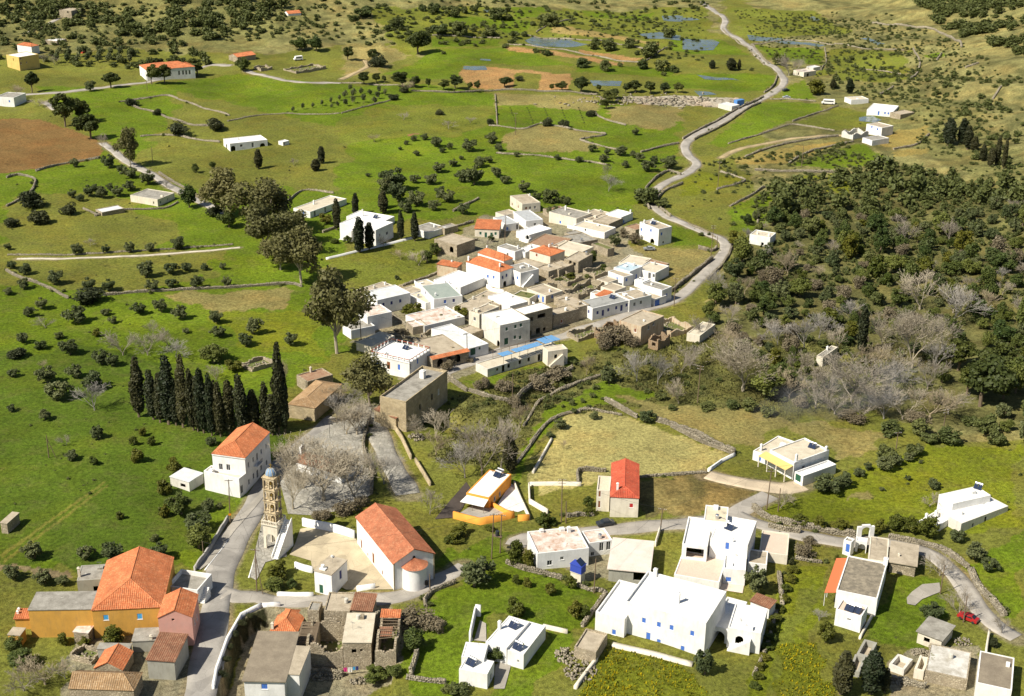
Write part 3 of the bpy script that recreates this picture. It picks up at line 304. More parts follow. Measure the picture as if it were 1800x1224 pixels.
{"k":"stone","p":[[-89.8,523.3],[-85.4,539.7],[-72.9,532.9]],"h":0.8,"t":0.5,"l":"stone wall behind the cypress-hidden white house","n":"stone_wall"},
{"k":"stone","p":[[-177.1,453.2],[-153.1,453.1],[-134.1,456.8],[-115.8,464.2],[-100.9,467.8]],"h":0.5,"t":0.4,"l":"low stone line above the white path in the left olive grove","n":"stone_wall"},
{"k":"stone","p":[[-171.8,437.0],[-165.2,429.9],[-152.5,420.1],[-142.4,409.6]],"h":0.9,"t":0.6,"l":"stone wall curving down to the dark bush at left","n":"stone_wall"},
{"k":"stone","p":[[-132.0,412.6],[-123.2,415.3],[-111.6,418.1],[-99.9,421.2],[-76.2,428.6],[-70.0,425.4]],"h":0.9,"t":0.7,"l":"long dry-stone wall below the left olive rows","n":"stone_wall"},
{"k":"stone","p":[[-96.9,756.9],[-64.2,744.5]],"h":0.6,"t":0.5,"l":"stone wall left of the far row of pines","n":"stone_wall"},
{"k":"stone","p":[[-56.0,731.1],[-36.5,728.5],[-10.3,744.9],[27.9,737.1],[44.0,731.4]],"h":0.9,"t":0.6,"l":"stone wall running under the far row of pines","n":"stone_wall"},
{"k":"stone","p":[[-87.1,676.1],[-74.6,693.0],[-61.8,714.7]],"h":0.6,"t":0.5,"l":"stone wall below the small far orchard","n":"stone_wall"},
{"k":"stone","p":[[-10.9,733.4],[-8.7,657.2]],"h":0.7,"t":0.5,"l":"stone wall dividing two far green fields","n":"stone_wall"},
{"k":"stone","p":[[-12.6,656.2],[4.0,648.8],[11.5,660.8]],"h":0.6,"t":0.5,"l":"low stone wall below the lone pole in the plain","n":"stone_wall"},
{"k":"stone","p":[[12.4,662.2],[26.0,650.9],[43.5,643.2],[30.5,626.9],[42.4,616.8],[49.0,611.7]],"h":0.8,"t":0.6,"l":"zigzag stone wall with sharp point in the plain","n":"stone_wall"},
{"k":"stone","p":[[57.6,610.4],[67.4,622.3],[77.1,629.8]],"h":0.9,"t":0.6,"l":"stone wall joining the far road from the plain","n":"stone_wall"},
{"k":"stone","p":[[3.4,911.3],[48.9,894.6],[81.0,867.0]],"h":0.8,"t":0.6,"l":"stone wall above the flooded field","n":"stone_wall"},
{"k":"stone","p":[[-6.3,873.2],[32.9,856.9],[71.3,833.6],[83.9,845.9],[96.8,880.8]],"h":0.8,"t":0.6,"l":"stone wall below the flooded field beside the brown strip","n":"stone_wall"},
{"k":"stone","p":[[-54.0,886.9],[-27.3,890.8],[-8.9,889.3]],"h":0.7,"t":0.6,"l":"stone wall on the far scrub edge left of the ponds","n":"stone_wall"},
{"k":"stone","p":[[-8.1,602.4],[7.3,600.1],[28.3,592.2],[40.5,585.3]],"h":0.7,"t":0.5,"l":"stone wall with olive trees across the plain above the village","n":"stone_wall"},
{"k":"stone","p":[[40.5,691.1],[43.1,677.2],[54.5,663.2]],"h":0.8,"t":0.6,"l":"short stone wall under the yellowish pine","n":"stone_wall"},
{"k":"stone","p":[[13.5,925.3],[22.9,947.7],[41.0,980.7]],"h":0.8,"t":0.7,"l":"stone wall with bushes near the far rock outcrop","n":"stone_wall"},
{"k":"stone","p":[[-70.7,483.1],[-66.3,489.4],[-63.3,494.9]],"h":0.9,"t":0.5,"l":"wall beside the left white houses lane","n":"stone_wall"},
{"k":"white","p":[[-65.4,452.8],[-52.3,465.2],[-42.5,473.9],[-36.3,478.7]],"h":0.7,"t":0.5,"l":"long pale lane wall below the large white house","n":"wall"},
{"k":"stone","p":[[-27.5,487.3],[-21.0,493.1],[-15.4,499.0]],"h":1.0,"t":0.5,"l":"lane wall above the ruin with arched doorway","n":"stone_wall"},
{"k":"stone","p":[[-23.7,512.4],[-18.9,522.7],[-14.2,532.1]],"h":0.9,"t":0.6,"l":"stone wall in the scrubby garden above the village","n":"stone_wall"},
{"k":"stone","p":[[-36.7,426.4],[-31.6,432.2],[-25.4,440.2]],"h":0.9,"t":0.5,"l":"garden wall at the meadow edge left of the red tile house","n":"stone_wall"},
{"k":"stone","p":[[153.3,900.6],[180.1,912.1],[205.2,889.5]],"h":0.7,"t":0.6,"l":"stone wall along the far right pond","n":"stone_wall"},
{"k":"stone","p":[[197.8,882.9],[189.4,837.9],[179.6,805.8]],"h":0.8,"t":0.6,"l":"stone wall at the end of the far right green field","n":"stone_wall"},
{"k":"stone","p":[[206.2,894.3],[221.6,875.8],[244.4,866.9]],"h":0.6,"t":0.6,"l":"stone wall crossing the far right scrub","n":"stone_wall"},
{"k":"stone","p":[[250.7,977.7],[267.7,942.6],[276.8,916.6],[276.7,865.8],[271.6,841.2]],"h":1.3,"t":1.0,"l":"rocky wall along the far right ridge","n":"stone_wall"},
{"k":"stone","p":[[249.3,865.6],[239.3,813.3],[221.6,767.8]],"h":1.0,"t":0.8,"l":"bent stone wall on the right hillside","n":"stone_wall"},
{"k":"stone","p":[[207.1,822.4],[225.7,802.2]],"h":0.6,"t":0.6,"l":"low stone line on the right hillside","n":"stone_wall"},
{"k":"stone","p":[[198.3,740.4],[209.2,755.5]],"h":1.0,"t":0.7,"l":"short slanting wall on the right hillside above white houses","n":"stone_wall"},
{"k":"stone","p":[[255.7,780.2],[263.7,782.7]],"h":1.0,"t":0.7,"l":"short wall high on the right hillside","n":"stone_wall"},
{"k":"stone","p":[[248.8,812.2],[259.2,838.7]],"h":1.2,"t":0.8,"l":"little wall beside the small green terrace on the hillside","n":"stone_wall"},
{"k":"stone","p":[[244.5,696.2],[253.8,713.0]],"h":1.0,"t":0.8,"l":"stone wall at the far right hillside edge","n":"stone_wall"},
{"k":"stone","p":[[137.6,734.5],[160.7,727.1]],"h":0.7,"t":0.5,"l":"stone wall behind the camper van field","n":"stone_wall"},
{"k":"stone","p":[[138.3,672.5],[154.9,698.0],[169.9,713.8]],"h":0.7,"t":0.5,"l":"stone wall below the camper van","n":"stone_wall"},
{"k":"stone","p":[[99.7,626.6],[128.3,658.3],[138.9,665.8],[154.6,651.6]],"h":0.7,"t":0.5,"l":"stone wall between the two slope fields left of the ruined farm","n":"stone_wall"},
{"k":"stone","p":[[104.1,602.9],[122.3,624.1],[134.5,632.5],[154.4,642.3]],"h":1.0,"t":0.8,"l":"white stony wall under the slope track","n":"stone_wall"},
{"k":"stone","p":[[121.6,591.2],[136.4,614.9],[159.0,630.5]],"h":0.9,"t":0.6,"l":"stone wall between golden and green slope terraces","n":"stone_wall"},
{"k":"stone","p":[[174.3,616.8],[187.6,624.7],[197.8,642.4]],"h":0.9,"t":0.7,"l":"curved stone wall right of the two-storey slope house","n":"stone_wall"},
{"k":"stone","p":[[105.0,581.6],[122.4,577.4],[140.6,577.6]],"h":1.0,"t":0.8,"l":"long stone wall below the slope terraces","n":"stone_wall"},
{"k":"stone","p":[[89.5,577.6],[98.2,564.4],[83.7,546.7]],"h":0.8,"t":0.6,"l":"pointed stone wall round the yellow flower field","n":"stone_wall"},
{"k":"stone","p":[[85.7,522.4],[95.4,536.4],[104.4,552.8],[108.8,550.9]],"h":0.8,"t":0.6,"l":"stone wall above the small green wedge field","n":"stone_wall"},
{"k":"stone","p":[[96.5,518.1],[91.9,494.3]],"h":0.8,"t":0.6,"l":"stone wall on the right of the small green wedge field","n":"stone_wall"},
{"k":"stone","p":[[0.4,337.5],[4.6,347.0],[9.8,355.1],[17.6,362.0]],"h":1.2,"t":0.5,"l":"upper parapet wall of the stream gully","n":"stone_wall"},
{"k":"stone","p":[[3.4,322.2],[7.7,341.9],[13.4,344.3],[19.3,350.4]],"h":1.0,"t":0.6,"l":"lower parapet wall of the stream gully","n":"stone_wall"},
{"k":"stone","p":[[5.1,311.9],[9.6,323.0],[14.9,329.0],[18.4,330.1]],"h":0.8,"t":0.5,"l":"stone wall curving round the sandy field","n":"stone_wall"},
{"k":"stone","p":[[-19.0,353.1],[-15.6,347.7],[-12.3,343.0]],"h":1.6,"t":0.5,"l":"pinkish stone wall below the street bridge","n":"stone_wall"},
{"k":"stone","p":[[-11.6,343.2],[-5.7,338.3],[0.0,336.8]],"h":1.2,"t":0.5,"l":"stone wall left of the stream gully","n":"stone_wall"},
{"k":"ashlar","p":[[-33.4,328.2],[-29.7,317.4],[-27.7,311.9],[-24.6,301.5]],"h":1.3,"t":0.5,"l":"yellow plastered parapet along the plaza lane","n":"wall"},
{"k":"ashlar","p":[[-23.4,300.4],[-21.3,294.4],[-19.0,287.2]],"h":1.2,"t":0.5,"l":"lower yellow plastered parapet beside the plaza lane","n":"wall"},
{"k":"stone","p":[[-37.2,324.2],[-36.9,306.7],[-33.5,293.4],[-32.5,282.8]],"h":1.2,"t":0.5,"l":"retaining wall between plaza and lane","n":"stone_wall"},
{"k":"stone","p":[[9.7,344.7],[13.1,344.5],[19.1,350.2],[25.2,354.9]],"h":1.0,"t":0.6,"l":"stone wall above the small green strip by the stream","n":"stone_wall"},
{"k":"stone","p":[[25.6,338.1],[28.9,333.3],[33.4,327.6]],"h":1.6,"t":0.6,"l":"broken stone wall at the top of the sandy field","n":"stone_wall"},
{"k":"stone","p":[[38.3,325.3],[42.8,322.3],[47.0,318.1],[51.8,313.1],[56.2,307.0]],"h":1.5,"t":0.6,"l":"straight tall stone wall right of the sandy field","n":"stone_wall"},
{"k":"stone","p":[[13.8,328.2],[20.2,331.9],[24.3,330.9],[29.4,328.9]],"h":0.7,"t":0.5,"l":"low stone wall at the head of the sandy field","n":"stone_wall"},
{"k":"stone","p":[[1.2,299.6],[5.0,310.3],[8.2,319.7],[11.5,326.2],[16.4,329.9]],"h":0.7,"t":0.5,"l":"low curving stone wall left of the sandy field","n":"stone_wall"},
{"k":"cream","p":[[10.5,313.8],[8.0,304.6],[5.5,295.8]],"h":0.6,"t":0.5,"l":"straight pale wall stub in the sandy field","n":"wall"},
{"k":"cream","p":[[4.6,289.4],[11.4,289.4],[17.0,289.1]],"h":1.0,"t":0.4,"l":"pale wall behind the small walled garden","n":"wall"},
{"k":"cream","p":[[4.5,288.7],[4.6,280.1],[8.7,275.1]],"h":1.3,"t":0.4,"l":"pale wall on the left of the small walled garden","n":"wall"},
{"k":"stone","p":[[13.0,273.8],[16.2,274.7],[19.3,274.9]],"h":1.2,"t":0.5,"l":"stone wall in front of the small walled garden","n":"stone_wall"},
{"k":"stone","p":[[31.4,293.1],[35.7,294.2],[44.3,295.3]],"h":0.7,"t":0.5,"l":"stone wall from the red-roofed house along the sandy field","n":"stone_wall"},
{"k":"stone","p":[[16.3,290.1],[16.9,296.1],[23.3,296.0]],"h":1.3,"t":0.4,"l":"yard wall behind the red-roofed house","n":"stone_wall"},
{"k":"cream","p":[[32.1,261.0],[33.8,267.8]],"h":1.3,"t":0.3,"l":"cement wall beside the pale metal shed","n":"wall"},
{"k":"stone","p":[[41.9,322.0],[47.4,314.6],[52.2,310.2],[56.1,306.1]],"h":1.4,"t":0.6,"l":"upper stone wall between sandy field and white villa","n":"stone_wall"},
{"k":"white","p":[[48.3,296.7],[52.2,301.8],[56.1,305.7]],"h":0.9,"t":0.4,"l":"pale drive wall left of the white villa","n":"wall"},
{"k":"stone","p":[[39.1,294.5],[43.6,295.3],[47.8,295.9]],"h":0.6,"t":0.5,"l":"low stone wall ending at the villa drive","n":"stone_wall"},
{"k":"stone","p":[[56.5,278.7],[58.0,275.1],[64.2,271.1],[70.7,268.9],[77.6,267.4]],"h":1.5,"t":0.9,"l":"thick bright dry-stone wall along the right lane","n":"stone_wall"},
{"k":"stone","p":[[85.0,267.1],[91.5,264.2],[95.3,262.1],[97.5,258.3],[99.0,254.6]],"h":1.2,"t":0.8,"l":"bright dry-stone wall on the outer side of lane bend","n":"stone_wall"},
{"k":"stone","p":[[99.4,254.0],[99.0,246.9],[100.2,240.8],[100.6,235.7]],"h":1.0,"t":1.3,"l":"broad pale stone wall along the lane bend at right edge","n":"stone_wall"},
{"k":"stone","p":[[57.5,250.6],[56.8,244.2],[56.2,239.0]],"h":1.1,"t":0.8,"l":"stone wall between olive tree and green garden","n":"stone_wall"},
{"k":"stone","p":[[46.4,214.6],[50.4,224.0],[54.8,237.1]],"h":0.7,"t":0.5,"l":"low wall between annexe and garden strip","n":"stone_wall"},
{"k":"white","p":[[-54.1,207.9],[-54.7,213.8],[-54.6,223.6],[-53.5,232.0],[-50.1,235.8]],"h":0.9,"t":0.5,"l":"curved white street parapet above the dark retaining wall","n":"wall"},
{"k":"white","p":[[-49.9,235.7],[-47.9,236.2],[-46.4,236.3]],"h":0.9,"t":0.4,"l":"white pierced parapet at the street corner","n":"wall"},
{"k":"street","p":[[-66.6,248.9],[-65.2,257.0],[-64.5,263.7],[-63.7,270.4]],"h":1.1,"t":0.4,"l":"grey stepped wall along the left of the street","n":"wall"},
{"k":"white","p":[[-46.6,268.8],[-40.3,266.4],[-34.2,262.8]],"h":2.0,"t":0.5,"l":"high white wall behind the church yard","n":"wall"},
{"k":"white","p":[[-47.7,240.2],[-43.8,240.0],[-40.2,240.2]],"h":0.9,"t":0.4,"l":"low white pierced wall below the church yard","n":"wall"},
{"k":"white","p":[[-31.5,242.1],[-27.7,242.8]],"h":1.2,"t":0.4,"l":"low white wall at the church yard gate","n":"wall"},
{"k":"white","p":[[-45.6,250.9],[-43.5,249.8],[-41.6,249.1]],"h":1.5,"t":0.4,"l":"white rough wall above the yard underpass","n":"wall"},
{"k":"stone","p":[[-0.5,252.6],[2.9,250.3],[5.5,249.0],[11.2,246.4]],"h":1.2,"t":0.6,"l":"stone wall below the flaking roof house garden","n":"stone_wall"},
{"k":"stone","p":[[14.3,243.7],[16.7,242.2],[19.9,242.1]],"h":1.0,"t":0.5,"l":"stone wall below the blue tank","n":"stone_wall"},
{"k":"stone","p":[[14.7,228.9],[17.2,234.8],[20.1,241.3]],"h":0.9,"t":0.6,"l":"loose stone wall left of the large white house","n":"stone_wall"},
{"k":"cream","p":[[6.9,228.1],[11.7,226.6]],"h":0.9,"t":0.4,"l":"pale wall joining the white courtyard house to gate ruin","n":"wall"},
{"k":"cream","p":[[12.5,208.7],[14.5,212.9],[16.9,217.7]],"h":0.7,"t":0.6,"l":"pale straight wall beside the yellow flower garden","n":"wall"},
{"k":"cream","p":[[20.2,222.8],[27.1,220.3],[35.2,217.4]],"h":0.5,"t":1.2,"l":"low pale terrace edge along the large white house","n":"wall"},
{"k":"stone","p":[[-16.8,235.9],[-17.1,237.8],[-15.9,240.7],[-11.2,244.3]],"h":1.1,"t":0.5,"l":"curved stone wall at the lane corner below church","n":"stone_wall"},
{"k":"stone","p":[[-18.8,212.0],[-15.4,211.2],[-11.4,210.6]],"h":0.9,"t":0.6,"l":"stone wall at the bottom edge in the green plot","n":"stone_wall"},
{"k":"stone","p":[[-25.3,218.8],[-23.4,223.7],[-22.9,224.7]],"h":2.4,"t":0.7,"l":"ivy-grown stump of stone wall below tile ruin","n":"stone_wall"},
{"k":"stone","p":[[-18.1,212.9],[-17.7,216.3],[-17.4,219.6]],"h":2.0,"t":0.6,"l":"tall broken stone stub in the green plot","n":"stone_wall"},
{"k":"cream","p":[[73.7,235.1],[71.6,231.3],[69.3,227.1]],"h":0.6,"t":0.4,"l":"pale garden wall beside the annexe with solar panels","n":"wall"},
{"k":"cream","p":[[92.0,220.7],[93.4,224.3],[95.3,228.9]],"h":1.4,"t":0.4,"l":"cement wall at the yard near the red car","n":"wall"},
{"k":"stone","p":[[62.1,256.7],[64.7,256.0],[67.6,255.5]],"h":0.8,"t":0.5,"l":"stone wall of the little garden beside the gatehouse lane","n":"stone_wall"},
{"k":"stone","p":[[58.6,270.3],[62.3,268.3],[65.3,267.6]],"h":1.4,"t":0.5,"l":"stone wall of the yard behind the stepped house","n":"stone_wall"},
{"k":"orange","p":[[-12.8,272.4],[-6.6,269.1],[-3.9,270.3],[1.0,273.0]],"h":1.7,"t":0.5,"l":"bright orange terrace wall below the orange house","n":"wall"},
{"k":"orange","p":[[-4.1,278.5],[-0.9,274.6],[0.2,273.9]],"h":1.2,"t":0.4,"l":"low orange wall on the orange house terrace","n":"wall"},
{"k":"orange","p":[[1.9,271.4],[4.5,271.9]],"h":1.5,"t":0.4,"l":"orange wall end right of the orange terrace","n":"wall"},
{"k":"cream","p":[[1.0,289.6],[2.6,280.8],[4.5,271.9]],"h":1.2,"t":0.35,"l":"pale slanting wall right of the white triangular yard","n":"wall"},
{"k":"white","p":[[-7.4,223.6],[-7.0,227.9],[-6.6,232.4]],"h":2.2,"t":0.35,"l":"white side wall of the courtyard gate passage","n":"wall"},
{"k":"white","p":[[-6.6,232.4],[-5.5,232.2]],"h":2.6,"t":0.4,"l":"white gate jamb of the courtyard house","n":"wall"},
{"k":"white","p":[[-32.8,429.2],[-31.1,425.0],[-32.2,415.6]],"h":1.2,"t":0.3,"l":"white yard wall beside the low white annexe","n":"wall"},
{"k":"white","p":[[-8.7,425.7],[-6.5,421.5],[-2.9,419.9]],"h":1.3,"t":0.3,"l":"white yard wall below the big orange-roofed house","n":"wall"},
{"k":"white","p":[[7.5,408.0],[4.9,412.9],[1.7,417.7]],"h":1.2,"t":0.3,"l":"white lane wall beside the cream cottage","n":"wall"},
{"k":"white","p":[[38.8,425.3],[41.4,423.0],[43.3,418.0]],"h":1.2,"t":0.3,"l":"white yard wall in front of the blue garage","n":"wall"},
{"k":"white","p":[[8.3,481.7],[5.2,473.8],[2.1,477.1]],"h":1.2,"t":0.3,"l":"white yard wall above the narrow white block","n":"wall"},
{"k":"white","p":[[4.3,494.7],[8.4,485.3],[12.6,489.3]],"h":1.0,"t":0.3,"l":"white lane wall right of the terraced front block","n":"wall"},
{"k":"stone","p":[[20.1,488.9],[24.0,481.2],[28.8,474.4]],"h":1.0,"t":0.5,"l":"stone lane wall in the upper village","n":"stone_wall"},
{"k":"stone","p":[[-19.9,467.6],[-16.1,474.0],[-13.1,475.8]],"h":1.2,"t":0.5,"l":"stone yard wall beside the arched doorway ruin","n":"stone_wall"},
{"k":"white","p":[[24.7,499.3],[22.3,492.4],[20.3,494.3]],"h":1.2,"t":0.3,"l":"white yard wall in front of the curved sandy roof","n":"wall"},
{"k":"stone","p":[[-36.9,382.1],[-31.3,380.0],[-27.7,377.3]],"h":1.1,"t":0.4,"l":"stone yard wall behind the balustraded villa garden","n":"stone_wall"},
{"k":"stone","p":[[-38.1,400.1],[-32.9,390.1],[-31.7,385.4]],"h":1.1,"t":0.4,"l":"stone yard wall between rust-roofed white houses","n":"stone_wall"},
{"k":"white","p":[[-57.9,285.7],[-59.4,279.0],[-60.6,273.3],[-61.6,265.8],[-62.6,258.9],[-64.5,249.3]],"h":0.13,"t":0.28,"l":"pale kerb along the left side of the street","n":"kerb"},
{"k":"white","p":[[-55.0,272.9],[-55.0,266.4],[-55.1,259.9],[-54.9,253.6],[-54.7,246.7]],"h":0.13,"t":0.28,"l":"pale kerb of the bell tower forecourt","n":"kerb"},
{"k":"stone","p":[[-38.5,217.7],[-35.1,218.3],[-31.5,217.3]],"h":1.3,"t":0.6,"l":"broken stone wall in front of the rubble stone ruin","n":"stone_wall"},
{"k":"stone","p":[[72.0,215.0],[74.8,213.3],[78.0,211.4]],"h":1.3,"t":0.6,"l":"broken wall below the white-rimmed pen","n":"stone_wall"},
{"k":"stone","p":[[82.5,224.5],[83.4,222.4],[85.5,222.8]],"h":1.1,"t":0.5,"l":"broken wall behind the cracked white roof","n":"stone_wall"},
